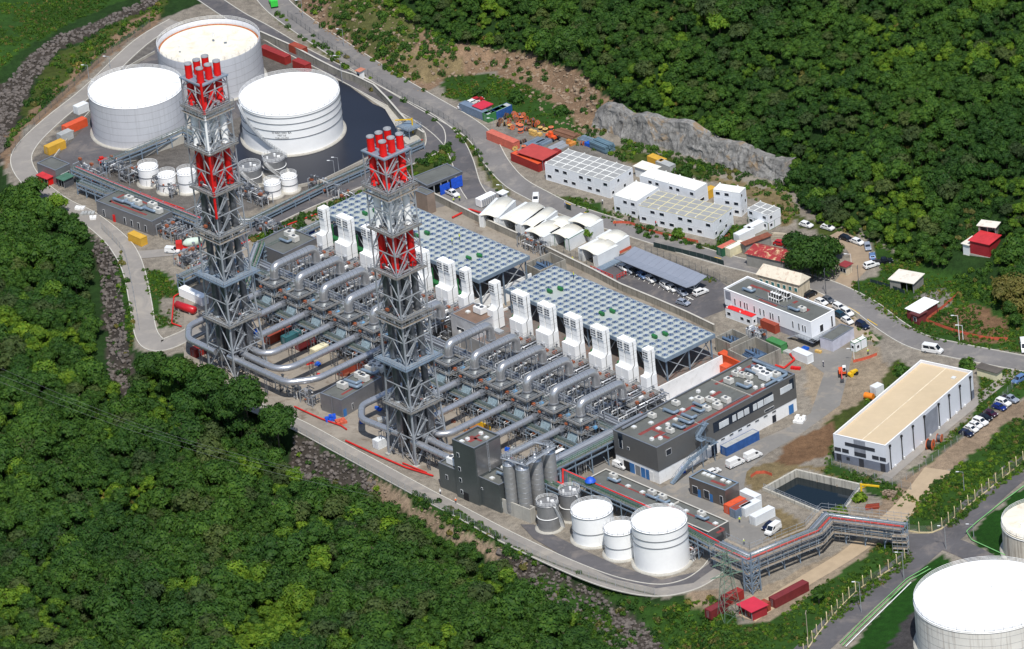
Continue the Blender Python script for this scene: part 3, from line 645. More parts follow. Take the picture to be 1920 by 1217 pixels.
# ------------------------------------------------------------------ power plant
def rail(mb, pts, h=1.1, w=.07, n=2, post=2.0, mi=0, closed=False):
    pts = [Vector(p) for p in pts]
    if closed: pts = pts+[pts[0]]
    for a, b in zip(pts, pts[1:]):
        L = (b-a).length; k = max(1, int(round(L/post)))
        for j in range(1, n+1): mb.beam(a+Vector((0, 0, h*j/n)), b+Vector((0, 0, h*j/n)), w, None, mi)
        for i in range(k+1):
            p = a.lerp(b, i/k); mb.beam(p, p+Vector((0, 0, h)), w, None, mi)
    return mb
def ring(r, z, n=24, a0=0, a1=2*PI): return [(r*math.cos(a0+(a1-a0)*i/n), r*math.sin(a0+(a1-a0)*i/n), z) for i in range(n+(abs(a1-a0) < 6.28))]
# --- chimney towers
def tangle(n, x0, x1, y0, y1, z0, z1, seed):
    r = random.Random(seed); mb = MB()
    for k in range(n):
        x, y, z = r.uniform(x0, x1), r.uniform(y0, y1), r.uniform(z0, z1); w = r.choice([.07, .1, .14, .2]); mi = r.choice([0, 0, 1, 1, 2, 2, 3]); d = r.choice('xyyzz')
        if d == 'x': L = r.uniform(1, 4); mb.beam((x, y, z), (min(x+L, x1), y, z), w, None, mi)
        elif d == 'y': L = r.uniform(1, 6); mb.beam((x, y, z), (x, min(y+L, y1), z), w, None, mi); mb.beam((x, y, z), (x, y, z-r.uniform(.4, 2)), w, None, mi)
        else: mb.beam((x, y, z0), (x, y, z), w, None, mi)
        if r.random() < .22: q = r.uniform(.2, .55); mb.box(x-q, x+q, y-q*.7, y+q*.7, z, z+q*1.3, r.choice([0, 2, 2, 4]))
    return mb
TM = [alu, steel, dsteel, whitep, mat('rusty_brown', C(150, 84, 54), .8, 0, .3)]
FL_XY = [(x, y) for y in (-3.0, 0, 3.0) for x in (-2.5, 2.5)]
def tower(name, label, cx, cy, H, colpole, which):
    t = thing(name, label, 'chimney', WA(cx, cy, 0), HEAD)
    hs = lambda z: 4.55+(1.25*max(0, (30-z)/30)) if z < 30 else 4.75-.3*(z-30)/(H-30)
    crn = [(-1, -1), (1, -1), (1, 1), (-1, 1)]
    lev = [0, 8.2, 16.4, 23, 30, 37, 44, 50, 57, 63.3, 69.7, 76, 82, 87.7, H]
    plat = [16.4, 30, 44, 57, 69.7, 82, H]
    for c in crn:
        mb = MB()
        for z0, z1 in zip(lev, lev[1:]):
            mb.beam((c[0]*hs(z0), c[1]*hs(z0), z0), (c[0]*hs(z1), c[1]*hs(z1), z1), .42 if z0 < 44 else .32)
        mb.build('leg', steel, t)
    for z0, z1 in zip(lev, lev[1:]):
        for k in range(4):
            c, d = crn[k], crn[(k+1) % 4]
            p0, q0 = Vector((c[0]*hs(z0), c[1]*hs(z0), z0)), Vector((d[0]*hs(z0), d[1]*hs(z0), z0))
            p1, q1 = Vector((c[0]*hs(z1), c[1]*hs(z1), z1)), Vector((d[0]*hs(z1), d[1]*hs(z1), z1)); m1 = (p1+q1)/2
            w = .23
            MB().beam(p1, q1, w).build('brace', steel, t); MB().beam(p0, m1, w).build('brace', steel, t); MB().beam(q0, m1, w).build('brace', steel, t)
    for i, z in enumerate(plat):
        s = hs(z)+(.35 if z == H else (1.9 if z in (30,) else .75)); mb = MB()
        pf = thing  # deck with openings round the flues: built of strips
        xs = [-s, -3.6, -1.4, 1.4, 3.6, s]
        for a, b in zip(xs[::2], xs[1::2]): mb.box(a, b, -s, s, z-.12, z)
        ys = [-s, -4.1, -1.9, -1.1, 1.1, 1.9, 4.1, s]
        for a, b in zip(ys[::2], ys[1::2]): mb.box(-3.6, -1.4, a, b, z-.12, z); mb.box(1.4, 3.6, a, b, z-.12, z)
        for y in (-s, s): mb.beam((-s, y, z-.2), (s, y, z-.2), .2, .3)
        for x in (-s, s): mb.beam((x, -s, z-.2), (x, s, z-.2), .2, .3)
        d = mb.build('platform', bsteel if z in (30, H) else grating, t)
        if z != H:
            rail(MB(), [(-s, -s, z), (s, -s, z), (s, s, z), (-s, s, z)], 1.2, .09, 2, 1.5, closed=True).build('railing', steel, d)
            if z in (44, 82):   # scaffold storeys hung round the deck
                mb = MB(); q = s+.1
                for zz in (z-1.9,):
                    for (x0, y0, x1, y1) in ((-q, -q, q, -q), (q, -q, q, q)):
                        mb.beam((x0, y0, zz), (x1, y1, zz), .12, None, 0); mb.beam((x0, y0, zz+.9), (x1, y1, zz+.9), .08, None, 0)
                    mb.box(-q, q, -q, -q+1.0, zz-.08, zz, 1); mb.box(q-1.0, q, -q+1, q, zz-.08, zz, 1)
                for k in range(9):
                    f = -q+2*q*k/8; mb.beam((f, -q, z-2.4), (f, -q, z+1.2), .06); mb.beam((q, f, z-2.4), (q, f, z+1.2), .06)
                mb.build('scaffold', [steel, plank], t)
    # stairs zigzag inside the right face
    mb = MB()
    for k in range(int(H/3)):
        z = k*3.0; y0, y1 = (-3.6, -.4) if k % 2 else (-.4, -3.6)
        if z+3 < H-1: mb.beam((hs(z)-.3, y0, z), (hs(z)-.3, y1, z+3), .7, .12); rail(mb, [(hs(z)+.1, y0, z), (hs(z)+.1, y1, z+3)], 1.0, .06, 2, 1.2); mb.box(hs(z)-.8, hs(z)+.2, y1-.5, y1+.5, z+2.95, z+3.05)
    mb.build('stair', steel, t)
    seg = [(4, 15.5, 3, 1.25, 3), (15.5, 17.4, 3, 1.25, .88)]
    for j, (x, y) in enumerate(FL_XY):
        f = MB(); f.lathe([(1.05, 17.5), (.98, 18), (.98, 57.3)], 16, x, y, 0)
        # lower silencer drum and shining cone
        f.lathe([(.9, 2.5), (1.35, 3.2), (1.35, 13.2), (1.3, 14.6), (.92, 17.6)], 16, x, y, 0)
        for z in range(20, 57, 3): f.lathe([(1.02, z), (1.02, z+.12)], 16, x, y, 0)
        fl = f.build('flue', mat('flue_metal', C(132, 135, 140), .34, .75, .1, .3), t)
        rr = 1.02
        MB().lathe([(rr+.1, 57.4), (rr+.05, 57.6), (rr, 58), (rr, 69.4), (rr+.12, 69.5)], 16, x, y).build('red_section', redp, fl)
        MB().lathe([(rr+.12, 69.9), (rr, 70.2), (rr-.02, 71), (rr, 81.6)], 16, x, y).build('white_section', whiteb, fl)
        MB().lathe([(rr+.18, 82.3), (rr+.18, 82.6), (rr, 82.9), (rr, H+4.0)], 16, x, y).build('red_section', redp, fl)
        MB().lathe([(1.1, H+3.95), (1.1, H+4.25), (.95, H+4.25), (.95, H+3.5), (.05, H+3.3)], 16, x, y).build('cap', mat('cap_grey', C(140, 144, 150), .7), fl)
        c = MB(); c.lathe([(1.5, 15.0), (1.5, 15.4), (.98, 17.0)], 16, x, y); c.build('cone', mat('polished_steel', C(225, 225, 228), .22, .8, .05), fl)
    if colpole:
        for z0, z1, m in ((50, 57, redp), (57, 69.7, redp), (69.7, 82, whiteb), (82, H+1, redp)):
            MB().cyl((hs(z0)+.35, -hs(z0)-.35, z0), (hs(z1)+.35, -hs(z1)-.35, z1), .38, 8).build('riser_duct', m, t)
    tag(tangle(150, -5.5, 5.5, -5.5, 5.5, .3, 9, 9).build('small_pipework', TM, t), kind='stuff')
    for q, z in enumerate(plat[:-1]): tag(tangle(46, -4.6, 4.6, -4.6, 4.6, z, z+2.2, 20+q).build('small_pipework', TM, t), kind='stuff')
    mb = MB()
    for c in crn: mb.box(c[0]*hs(0)-.8, c[0]*hs(0)+.8, c[1]*hs(0)-.8, c[1]*hs(0)+.8, 0, .5)
    mb.build('footing', conc, t)
    return t
tower('chimney_tower', 'right lattice chimney tower with six red, white and steel flues, nearer the camera', 37.2, -67, 92.5, False, 1)
tower('chimney_tower', 'left lattice chimney tower with six red, white and steel flues and a red corner duct', -41.6, -66, 90.5, True, 0)
# --- radiator decks with fans
def fanmesh():
    mb = MB(); n = 12
    mb.lathe([(.94, .05), (.94, .2), (1.06, .22), (1.06, -.15)], n, 0, 0, 0)
    mb.lathe([(.94, .1), (.05, .1)], n, 0, 0, 1, False)
    for k in range(6):
        a = k*PI/3; c, s = math.cos(a), math.sin(a); c2, s2 = math.cos(a+.5), math.sin(a+.5)
        mb.quad((.18*c, .18*s, .2), (.86*c, .86*s, .13), (.86*c2, .86*s2, .2), (.18*c2, .18*s2, .24), mi=2)
    mb.cyl((0, 0, -.02), (0, 0, .42), .17, 8, 3); mb.beam((-1, 0, .28), (1, 0, .28), .05, .05, 0)
    me = bpy.data.meshes.new('fan'); me.from_pydata(mb.v, [], mb.f)
    for m in (mat('fan_shroud', C(190, 196, 196), .5, .1, .08), mat('fan_well', C(76, 96, 124), .5, 0, .15), mat('fan_blade', C(118, 136, 156), .45, .1, .15), mat('fan_hub', C(34, 62, 128), .4)): me.materials.append(m)
    me.polygons.foreach_set('material_index', mb.m); return me
FM = fanmesh(); deckm = mat('radiator_deck_plate', C(176, 183, 179), .6, .1, .08, .3)
def deck(label, a0, a1, b0, b1, na, nb, z=12, skip=()):
    t = thing('cooling_radiator', label, 'radiator', WA(a0, b0, 0), HEAD); LA, LB = a1-a0, b1-b0
    MB().box(0, LA, 0, LB, z-.5, z).build('deck_plate', deckm, t)
    mb = MB()
    for y in (-.15, LB+.15): mb.beam((-.3, y, z-.45), (LA+.3, y, z-.45), .25, 1.1)
    for x in (-.15, LA+.15): mb.beam((x, 0, z-.45), (x, LB, z-.45), .25, 1.1)
    for k in range(na//2+1): mb.beam((LA*k/(na//2), 0, z-.7), (LA*k/(na//2), LB, z-.7), .2, .5)
    mb.build('edge_beam', bsteel, t)
    dx, dy = LA/na, LB/nb
    for i in range(na):
        for j in range(nb):
            if (i, j) in skip: continue
            o = bpy.data.objects.new('fan', FM); COL.objects.link(o); o.parent = t; o.location = (dx*(i+.5), dy*(j+.5), z+.15); o.rotation_euler = (0, 0, random.random()*6); o.scale = (dx/2.55,)*2+(1,)
    nl = 8
    for k in range(nl+1):
        for y in (.8, LB*.5, LB-.8):
            x = .6+(LA-1.2)*k/nl; MB().beam((x, y, 0), (x, y, z-.9), .35).build('leg', bsteel, t)
            if k < nl and y != LB*.5: mb = MB(); x2 = .6+(LA-1.2)*(k+1)/nl; mb.beam((x, y, 5.3), ((x+x2)/2, y, z-1), .2); mb.beam((x2, y, 5.3), ((x+x2)/2, y, z-1), .2); mb.build('brace', steel, t)
        if k in (0, nl):
            for y0, y1 in ((.8, LB*.5), (LB*.5, LB-.8)):
                MB().beam((x, y0, 5.2), (x, y1, z-1), .2).beam((x, y1, 5.2), (x, y0, z-1), .2).build('brace', steel, t)
    for (fx, n) in [(.17, 2), (.5, 2), (.83, 2)]:     # green pump motors standing in the fan field
        for q in range(2):
            mb = MB(); x, y = LA*fx+q*1.2, LB*(.35+.16*q); mb.cyl((x-.8, y, z+.75), (x+.8, y, z+.75), .5, 8); mb.box(x-.7, x+.7, y-.35, y+.35, z, z+.6); mb.cyl((x+.8, y, z+.75), (x+1.2, y, z+.75), .25, 6); mb.build('pump_motor', greenp, t)
    return t
sk2 = [(4, 2), (4, 3), (5, 3), (5, 2), (13, 2), (13, 3), (14, 3), (21, 2), (21, 3), (22, 3)]
deck('right hand field of cooling fans on a raised steel deck, nearer the grey metal building', 1.0, 67.0, -1.6, 16.7, 26, 8, skip=sk2)
deck('left hand field of cooling fans on a raised steel deck, behind the right chimney tower', -78.5, -9.7, -2.6, 16.2, 27, 8, skip=sk2)
# --- engine halls (roof under the fan decks) with white end wall
hallroof = mat('hall_roof', C(112, 104, 98), .85, 0, .2, .4, dirt=C(140, 84, 62), dirt_amt=.7)
for lab, a0, a1 in (('long low engine hall with a white end wall, under the right fan deck', -1, 67.6), ('long low engine hall under the left fan deck', -80, -12)):
    t = thing('engine_hall', lab, 'building', WA(a0, -18, 0), HEAD); LA = a1-a0
    MB().box(0, LA, 0, 36, 4.2, 4.5).build('roof', hallroof, t)
    MB().box(LA, LA+.35, -.3, 36.3, 0, 5.1).build('end_wall', whitep, t)
    MB().box(-.35, 0, -.3, 36.3, 0, 5.1).build('end_wall', whitep, t)
    MB().box(0, LA, -.3, 0, 0, 4.6).build('wall', mat('hall_wall_grey', C(150, 150, 150), .6), t)
    MB().box(0, LA, 36, 36.3, 0, 4.6).build('wall', MATS['hall_wall_grey'], t)
    for k in range(int(LA/5.5)):
        if k*5.5+4.4 < LA: MB().box(1.6+k*5.5, 4.4+k*5.5, 6.0, 7.8, 4.5, 5.2).build('roof_vent', steel, t)
t = thing('yard_wall', 'low white wall between the engine rows and the dark metal building', 'wall', WA(74, -19, 0), HEAD); MB().box(0, .35, 0, 14, 0, 4.2).build('wall', whitep, t)
mb = MB(); mb.add([tuple(WA(a, b, .06)) for a, b in ((68, -17), (78, -17), (78, 19), (68, 19))], [(0, 1, 2, 3)]); tag(mb.build('pavement', mat('lilac_concrete', C(186, 184, 188, .8), .9, 0, .08, .2)), kind='structure')
# green motors under the deck edge
for k in range(12):
    a = (1.0+11*(k % 6)+6) if k < 6 else (-78+11*(k-6)+6)
    t = thing('pump_set', '%s green pump set from the left under the %s fan deck' % (['first', 'second', 'third', 'fourth', 'fifth', 'sixth'][k % 6], 'right' if k < 6 else 'left'), 'pump', WA(a, -3.5, 4.5), HEAD, 'green pump sets under the fan decks')
    mb = MB(); mb.cyl((-1.6, 0, 1.2), (1.6, 0, 1.2), .8, 10); mb.box(-1.8, 1.8, -.7, .7, 0, .45); mb.build('motor', greenp, t)
    MB().cyl((1.6, 0, 1.2), (2.1, 0, 1.2), .45, 8).build('coupling', dsteel, t); MB().cyl((-1, 0, 2), (-1, 0, 5.5), .22, 6).build('pipe', greenp, t)
# --- white intake filter towers
louv = mat('louvre_dark', C(60, 62, 66), .6)
def intake():
    t = thing('air_intake_tower', 'x', 'intake tower', (0, 0, 0), HEAD)
    MB().box(-1.28, 1.28, -2.5, 1.3, .3, 6.3).build('filter_box', whiteb, t)
    mb = MB(); mb.box(-1.3, 1.3, -2.5, 1.3, 0, .3); mb.build('plinth', dsteel, t)
    mb = MB(); mb.add([(-1.25,-1.2,6.3),(1.25,-1.2,6.3),(1.25,1.3,6.3),(-1.25,1.3,6.3),(-1.1,-.9,7.3),(1.1,-.9,7.3),(1.1,1.3,7.3),(-1.1,1.3,7.3)],[(0,1,5,4),(1,2,6,5),(2,3,7,6),(3,0,4,7),(4,5,6,7)])
    mb.box(-1.1, 1.1, -.9, 1.28, 7.3, 11.2); mb.build('shaft', whiteb, t)
    MB().box(-1.15, 1.15, -1.15, 1.35, 11.2, 14.2).build('inlet_head', whiteb, t)
    for k in range(3):
        for q in (-1, 1): MB().box(q*.52-.4, q*.52+.4, -1.22, -1.12, 11.65+k*.75, 11.95+k*.75).build('louvre', louv, t)
        MB().box(.97, 1.05, -.75, 1.0, 11.6+k*.75, 11.85+k*.75)
    for z in (3.2, 8.8, 10.2, 12.9): MB().box(-1.3 if z < 6 else (-1.12 if z < 11 else -1.17), 1.3 if z < 6 else (1.12 if z < 11 else 1.17), (-2.52 if z < 6 else (-.92 if z < 11 else -1.17)), 1.31, z, z+.04).build('seam', mat('seam_grey', C(150, 150, 150)), t)
    MB().tube([(1.2, .1, 13.8), (1.2, .1, 6.9), (1.36, -.8, 6.2), (1.36, -.8, .5)], .07, 5).build('cable', black, t)
    return tree_of(t)
IT = intake(); first = True
ords = ['first', 'second', 'third', 'fourth', 'fifth', 'sixth', 'seventh', 'eighth', 'ninth', 'tenth', 'eleventh', 'twelfth', 'thirteenth', 'fourteenth']
ca_ = [4.9]+[q for k in range(5) for q in (4.9+11*(k+.86), 4.9+11*(k+.86)+2.75)]+[68.6]
cb_ = [-69.5]+[q for k in range(5) for q in (-69.5+11*(k+.86)-1.3, -69.5+11*(k+.86)+1.5)]+[-7.6]
for blk, arr in (('right', ca_), ('left', cb_)):
    for k, a in enumerate(arr):
        place(IT, WA(a, -8.8, 4.5), HEAD, '%s white louvred intake tower from the left along the %s fan deck' % (ords[k], blk), 'white intake towers', first); first = False
# --- upper exhaust ducts and boilers
def updct():
    t = thing('exhaust_duct', 'x', 'duct', (0, 0, 0), HEAD); r = 1.2
    path = fillet([(0, 0, 9.0), (0, 0, 14), (0, -15.4, 14), (0, -15.4, 9.8)], 2.6, 6)
    MB().tube(path, r, 18).build('duct_shell', mat('shiny_duct', C(196, 196, 196), .3, .72, .05, .3), t)
    for k in range(1, 9): y = -2.0-k*1.3; MB().cyl((0, y, 14), (0, y-.12, 14), r+.04, 18).build('flange', alud, t)
    MB().cyl((0, -15.4, 10.3), (0, -15.4, 10.6), r+.2, 16).build('flange', alud, t); MB().cyl((0, 0, 9.2), (0, 0, 9.5), r+.2, 16).build('flange', alud, t)
    mb = MB()
    for y in (-3.2, -8, -12.6):
        for x in (-1.1, 1.1): mb.beam((x, y, 6), (x, y, 12.9), .18)
        mb.beam((-1.3, y, 12.8), (1.3, y, 12.8), .2); mb.beam((-1.1, y, 7), (1.1, y, 12.5), .12)
    mb.build('support', steel, t)
    # turbocharger outlet bellows with small coloured valves
    MB().cyl((-.9, .9, 7.5), (-.1, .3, 9.2), .5, 8).build('bellows', mat('heat_tinted_steel', C(190, 160, 120), .35, .7, .2), t)
    return tree_of(t)
UD = updct(); first = True
for k in range(12):
    a = 16.1+10.95*k if k < 6 else -59.4+10.9*(k-6)
    place(UD, WA(a, -21, 0), HEAD, '%s big silver exhaust elbow duct from the left in the %s row' % (ords[k % 6], 'right' if k < 6 else 'left'), 'big silver exhaust ducts', first); first = False
casing = mat('boiler_casing', C(118, 122, 124), .5, .35, .25, .6)
def boiler():
    t = thing('exhaust_boiler', 'x', 'boiler', (0, 0, 0), HEAD); q = 2.6
    MB().box(-1.9, 1.9, -1.9, 1.9, 4.2, 9.2).build('casing', casing, t)
    mb = MB(); mb.add([(-1.9,-1.9,4.2),(1.9,-1.9,4.2),(1.9,1.9,4.2),(-1.9,1.9,4.2),(-.7,-.7,2.4),(.7,-.7,2.4),(.7,.7,2.4),(-.7,.7,2.4)],[(0,1,5,4),(1,2,6,5),(2,3,7,6),(3,0,4,7),(7,6,5,4)]); mb.build('hopper', alud, t)
    mb = MB(); mb.lathe([(1.9, 9.2), (1.25, 9.9)], 12); mb.build('outlet_collar', casing, t)
    for x in (-q, q):
        for y in (-q, q): MB().beam((x, y, 0), (x, y, 9.6), .28).build('column', bsteel, t)
    for z in (3.6, 6.4, 9.3):
        mb = MB()
        for y in (-q, q): mb.beam((-q-.7, y, z), (q+.7, y, z), .25)
        for x in (-q, q): mb.beam((x, -q-.7, z), (x, q+.7, z), .25)
        for (x0, x1, y0, y1) in ((-q-.8, q+.8, -q-.8, -q), (-q-.8, q+.8, q, q+.8), (-q-.8, -q, -q, q), (q, q+.8, -q, q)): mb.box(x0, x1, y0, y1, z-.02, z+.1)
        d = mb.build('walkway', grating, t); s = q+.8
        rail(MB(), [(-s, -s, z+.1), (s, -s, z+.1), (s, s, z+.1), (-s, s, z+.1)], 1.1, .07, 2, 1.7, closed=True).build('railing', steel, d)
    mb = MB()
    for x0, x1, y0, y1 in ((-q, q, -q, -q), (q, q, -q, q), (-q, -q, -q, q)):
        for z0, z1 in ((0, 3.6), (3.6, 6.4), (6.4, 9.3)): mb.beam((x0, y0, z0), (x1, y1, z1), .14); mb.beam((x1, y1, z0), (x0, y0, z1), .14)
    mb.build('bracing', steel, t)
    # plastic wrapped chute towards the lower left and blue covers
    mb = MB(); mb.add([(-2.4,-2.7,6.2),(1.6,-2.7,6.2),(1.2,-5.6,2.4),(-1.2,-5.6,2.4),(-2.4,-2.7,5.2),(1.6,-2.7,5.2),(1.0,-5.0,1.9),(-1.0,-5.0,1.9)],[(0,1,2,3),(0,3,7,4),(1,5,6,2),(3,2,6,7)]); mb.build('wrapped_chute', mat('plastic_wrap', C(130, 148, 156), .3, 0, .4, 2.5, bump=.8), t)
    for k in range(4): MB().cyl((-2.2+k*1.4, 3.1, 1.2), (-2.2+k*1.4, 3.1, 8.6-k), .16, 6).build('pipe', alud if k % 2 else alu, t)
    MB().box(2.7, 3.7, 1.4, 2.4, 6.5, 7.2).build('blue_cover', mat('light_blue_cover', C(110, 170, 215), .6), t)
    MB().box(-1.2, -.2, -4.2, -3.4, 1.2, 2.0).build('blue_cover', bluep, t)
    # stair to the right
    mb = MB(); mb.beam((3.9, 2.6, 3.7), (3.9, -2.2, 6.5), .7, .12); rail(mb, [(4.2, 2.6, 3.7), (4.2, -2.2, 6.5)], 1, .06, 2, 1.2); mb.beam((3.9, -2.2, .4), (3.9, 2.6, 3.6), .7, .12); rail(mb, [(4.2, -2.2, .4), (4.2, 2.6, 3.6)], 1, .06, 2, 1.2); mb.build('stair', steel, t)
    tag(tangle(190, -3.4, 3.4, -3.4, 3.4, .2, 9.0, 3).build('small_pipework', TM, t), kind='stuff')
    return tree_of(t)
BT = boiler(); first = True
for k in range(12):
    a = 16.1+10.95*k if k < 6 else -59.4+10.9*(k-6)
    place(BT, WA(a, -36.4, 0), HEAD, 'steel framed boiler tower under the %s silver elbow duct of the %s row' % (ords[k % 6], 'right' if k < 6 else 'left'), 'boiler towers under the elbow ducts', first); first = False
# --- engine galleries between hall and boilers (one per engine)
def gallery():
    t = thing('engine_gallery', 'x', 'machinery', (0, 0, 0), HEAD)
    MB().box(-1.5, 1.5, 0, 11.5, 6.6, 6.75).build('walkway', grating, t)
    rail(MB(), [(-1.5, 0, 6.75), (-1.5, 11.5, 6.75)], 1.1, .07, 2, 1.6).build('railing', steel, t)
    rail(MB(), [(1.5, 11.5, 6.75), (1.5, 0, 6.75), (-1.5, 0, 6.75)], 1.1, .07, 2, 1.6).build('railing', steel, t)
    for k, (x, r, m) in enumerate([(-2.2, .22, alu), (-2.8, .16, alud), (2.1, .26, alu), (2.7, .2, dsteel), (3.2, .15, alud), (-3.4, .2, dsteel)]):
        MB().tube([(x, -1.5-k*.3, 3.0), (x, -1.5-k*.3, 6.0+.2*(k % 3)), (x, 12, 6.0+.2*(k % 3))], r, 7).build('pipe', m, t)
    mb = MB()
    for y in (.4, 4, 7.6, 11.2):
        for x in (-3.5, -1.4, 1.4, 3.4): mb.beam((x, y, 3.4), (x, y, 6.6), .18)
        mb.beam((-3.6, y, 5.6), (3.5, y, 5.6), .2); mb.beam((-3.6, y, 6.5), (3.5, y, 6.5), .2)
    mb.build('frame', steel, t)
    MB().box(-3.0, 3.0, .5, 11, .5, 4.6).build('engine_casing', mat('machine_grey', C(86, 88, 90), .6, .2, .35, 1.0), t)
    for k in range(3): MB().box(-1+k*.9, -.4+k*.9, 1.5+k*3, 3+k*3, 6.8, 7.5).build('junction_box', [alud, whitep, mat('rusty_brown', C(150, 84, 54), .8, 0, .3)][k], t)
    tag(tangle(330, -5.2, 5.2, -12.5, 11.5, .5, 7.6, 5).build('small_pipework', TM, t), kind='stuff')
    return tree_of(t)
GT = gallery(); first = True
for k in range(12):
    a = 20.6+10.95*k if k < 6 else -64.6+10.9*(k-6)
    if k == 5: a = 62.5+9
    place(GT, WA(a, -20.5, 0), HEAD, 'railed engine gallery below the %s silver duct of the %s row' % (ords[k % 6], 'right' if k < 6 else 'left'), 'engine galleries', first); first = False
# --- pipe racks
def rack(name, label, pts, z, w, tiers, pipes, leg=6.0, colm=bsteel, rails=True, seed=1, deckm_=grating, trays=greyg, fill=True, scaffold=False, grp=None):
    """pts: (a, b) way points on the plant grid; z of lowest tier; tiers heights; pipes: list of (offset, tier, radius, material)"""
    P = [WA(a, b, 0) for a, b in pts]; t = thing(name, label, 'pipe rack', P[0], 0); O = P[0]; r = random.Random(seed)
    P = [p-O for p in P]
    def off(o):
        out = []
        for i, p in enumerate(P):
            if i == 0: n_ = (P[1]-P[0]).normalized(); n_ = Vector((-n_.y, n_.x, 0)); out.append(p+n_*o)
            elif i == len(P)-1: n_ = (P[-1]-P[-2]).normalized(); n_ = Vector((-n_.y, n_.x, 0)); out.append(p+n_*o)
            else:
                a_ = (P[i]-P[i-1]).normalized(); b_ = (P[i+1]-P[i]).normalized(); n1 = Vector((-a_.y, a_.x, 0)); n2 = Vector((-b_.y, b_.x, 0)); m_ = (n1+n2).normalized()
                out.append(p+m_*o/max(.4, m_.dot(n1)))
        return out
    zs = [z+q for q in tiers]; top = zs[-1]
    for i in range(len(P)-1):
        L = (P[i+1]-P[i]).length; k = max(1, int(round(L/leg))); d = (P[i+1]-P[i]).normalized(); n_ = Vector((-d.y, d.x, 0))
        for j in range(k+1):
            if i and j == 0: continue
            c = P[i].lerp(P[i+1], j/k); mb = MB()
            for s in (-1, 1): mb.beam(c+n_*s*w/2, c+n_*s*w/2+Vector((0, 0, top+.4)), .3)
            for zz in zs: mb.beam(c-n_*w/2+Vector((0, 0, zz-.15)), c+n_*w/2+Vector((0, 0, zz-.15)), .25)
            if w > 2: mb.beam(c-n_*w/2+Vector((0, 0, .4)), c+n_*w/2+Vector((0, 0, zs[0]-.3)), .15)
            mb.build('portal_frame', colm, t)
    for zz in zs:
        mb = MB()
        for s in (-1, 1):
            q = off(s*w/2)
            for a_, b_ in zip(q, q[1:]): mb.beam(a_+Vector((0, 0, zz-.1)), b_+Vector((0, 0, zz-.1)), .25, .35)
        mb.build('edge_beam', colm, t)
    if fill:
        mb = MB(); a_, b_ = off(-w/2+.1), off(-w/2+1.0)
        for i in range(len(P)-1):
            zt = Vector((0, 0, top+.12)); mb.quad(a_[i]+zt, a_[i+1]+zt, b_[i+1]+zt, b_[i]+zt)
        mb.build('walkway', deckm_, t)
        rail(MB(), [p+Vector((0, 0, top+.12)) for p in off(-w/2+.05)], 1.1, .07, 2, 2).build('railing', trays, t)
        rail(MB(), [p+Vector((0, 0, top+.12)) for p in off(-w/2+1.05)], 1.1, .07, 2, 2).build('railing', trays, t)
    for o, ti, rad, m in pipes:
        MB().tube([p+Vector((0, 0, zs[ti]+rad+.03)) for p in off(o)], rad, 8).build('pipe', m, t)
    if scaffold:
        mb = MB(); q0, q1 = off(-w/2-1.3), off(w/2+1.3)
        for q in (q0, q1):
            for zz in np.arange(zs[0]-1.0, top+2.4, 1.0):
                for a_, b_ in zip(q, q[1:]): mb.beam(a_+Vector((0, 0, zz)), b_+Vector((0, 0, zz)), .07, None, 0)
            for a_, b_ in zip(q, q[1:]):
                k = max(1, int((b_-a_).length/2))
                for j in range(k+1): c = a_.lerp(b_, j/k); mb.beam(c+Vector((0, 0, zs[0]-1.4)), c+Vector((0, 0, top+2.5)), .07, None, 0)
        for qa, qb in ((q0, off(-w/2-.5)), (q1, off(w/2+.5))):
            for i in range(len(P)-1):
                for zz in (zs[0]-.9, top+.3):
                    zt = Vector((0, 0, zz)); mb.quad(qa[i]+zt, qa[i+1]+zt, qb[i+1]+zt, qb[i]+zt, mi=1)
        mb.build('scaffold', [steel, plank], t)
    return t
def plist(w, n, tiers, seed, red=()):
    r = random.Random(seed); out = []
    for ti in range(tiers):
        for k in range(n):
            rad = r.choice([.1, .14, .18, .24, .3]); out.append((-w/2+1.3+(w-1.9)*k/(n-1), ti, rad, pipered if (ti, k) in red else r.choice([alu, alud, alud, steel, dsteel])))
    return out
rack('pipe_rack', 'wide pipe rack running under the silver ducts across both engine rows', [(-82, -29.5), (82, -29.5)], 4.2, 6.5, [0, 1.9], plist(6.5, 12, 2, 3), 5.5)
rack('pipe_rack', 'pipe rack beside the boiler towers on the chimney side', [(-66, -42.0), (77, -42.0)], 2.6, 2.6, [0, 1.5], plist(2.6, 5, 2, 4), 5.5)
rack('pipe_rack', 'wide green railed pipe rack climbing past the end of the engine rows', [(80.5, -62), (80.5, -21)], 5.0, 6.0, [0, 1.6], plist(6, 14, 2, 5), 6, trays=greenp, seed=5)
rack('pipe_rack', 'green railed pipe rack with red pipes behind the silos and white tanks', [(80.5, -62), (93.0, -62), g(1062, 889, 6), g(1200, 950, 6), g(1289, 992, 6), g(1345, 1022, 6)], 4.5, 3.4, [0, 1.4], plist(3.4, 7, 2, 6, red=((1, 6), (1, 5))), 6, trays=greenp, seed=6)
rack('pipe_rack', 'pipe rack between the left fan deck and the grey roofed block below the bank', [(-84, -22), (-84, 6), (-60, 20.5)], 4, 3, [0, 1.4], plist(3, 6, 2, 8), 6)
rack('pipe_bridge_link', 'green cable bridge joining the left chimney tower and the engine rows', [(-60, -60), (-66, -43), (-84, -22)], 7.5, 3.0, [0], plist(3, 7, 1, 9), 9, trays=greenp)
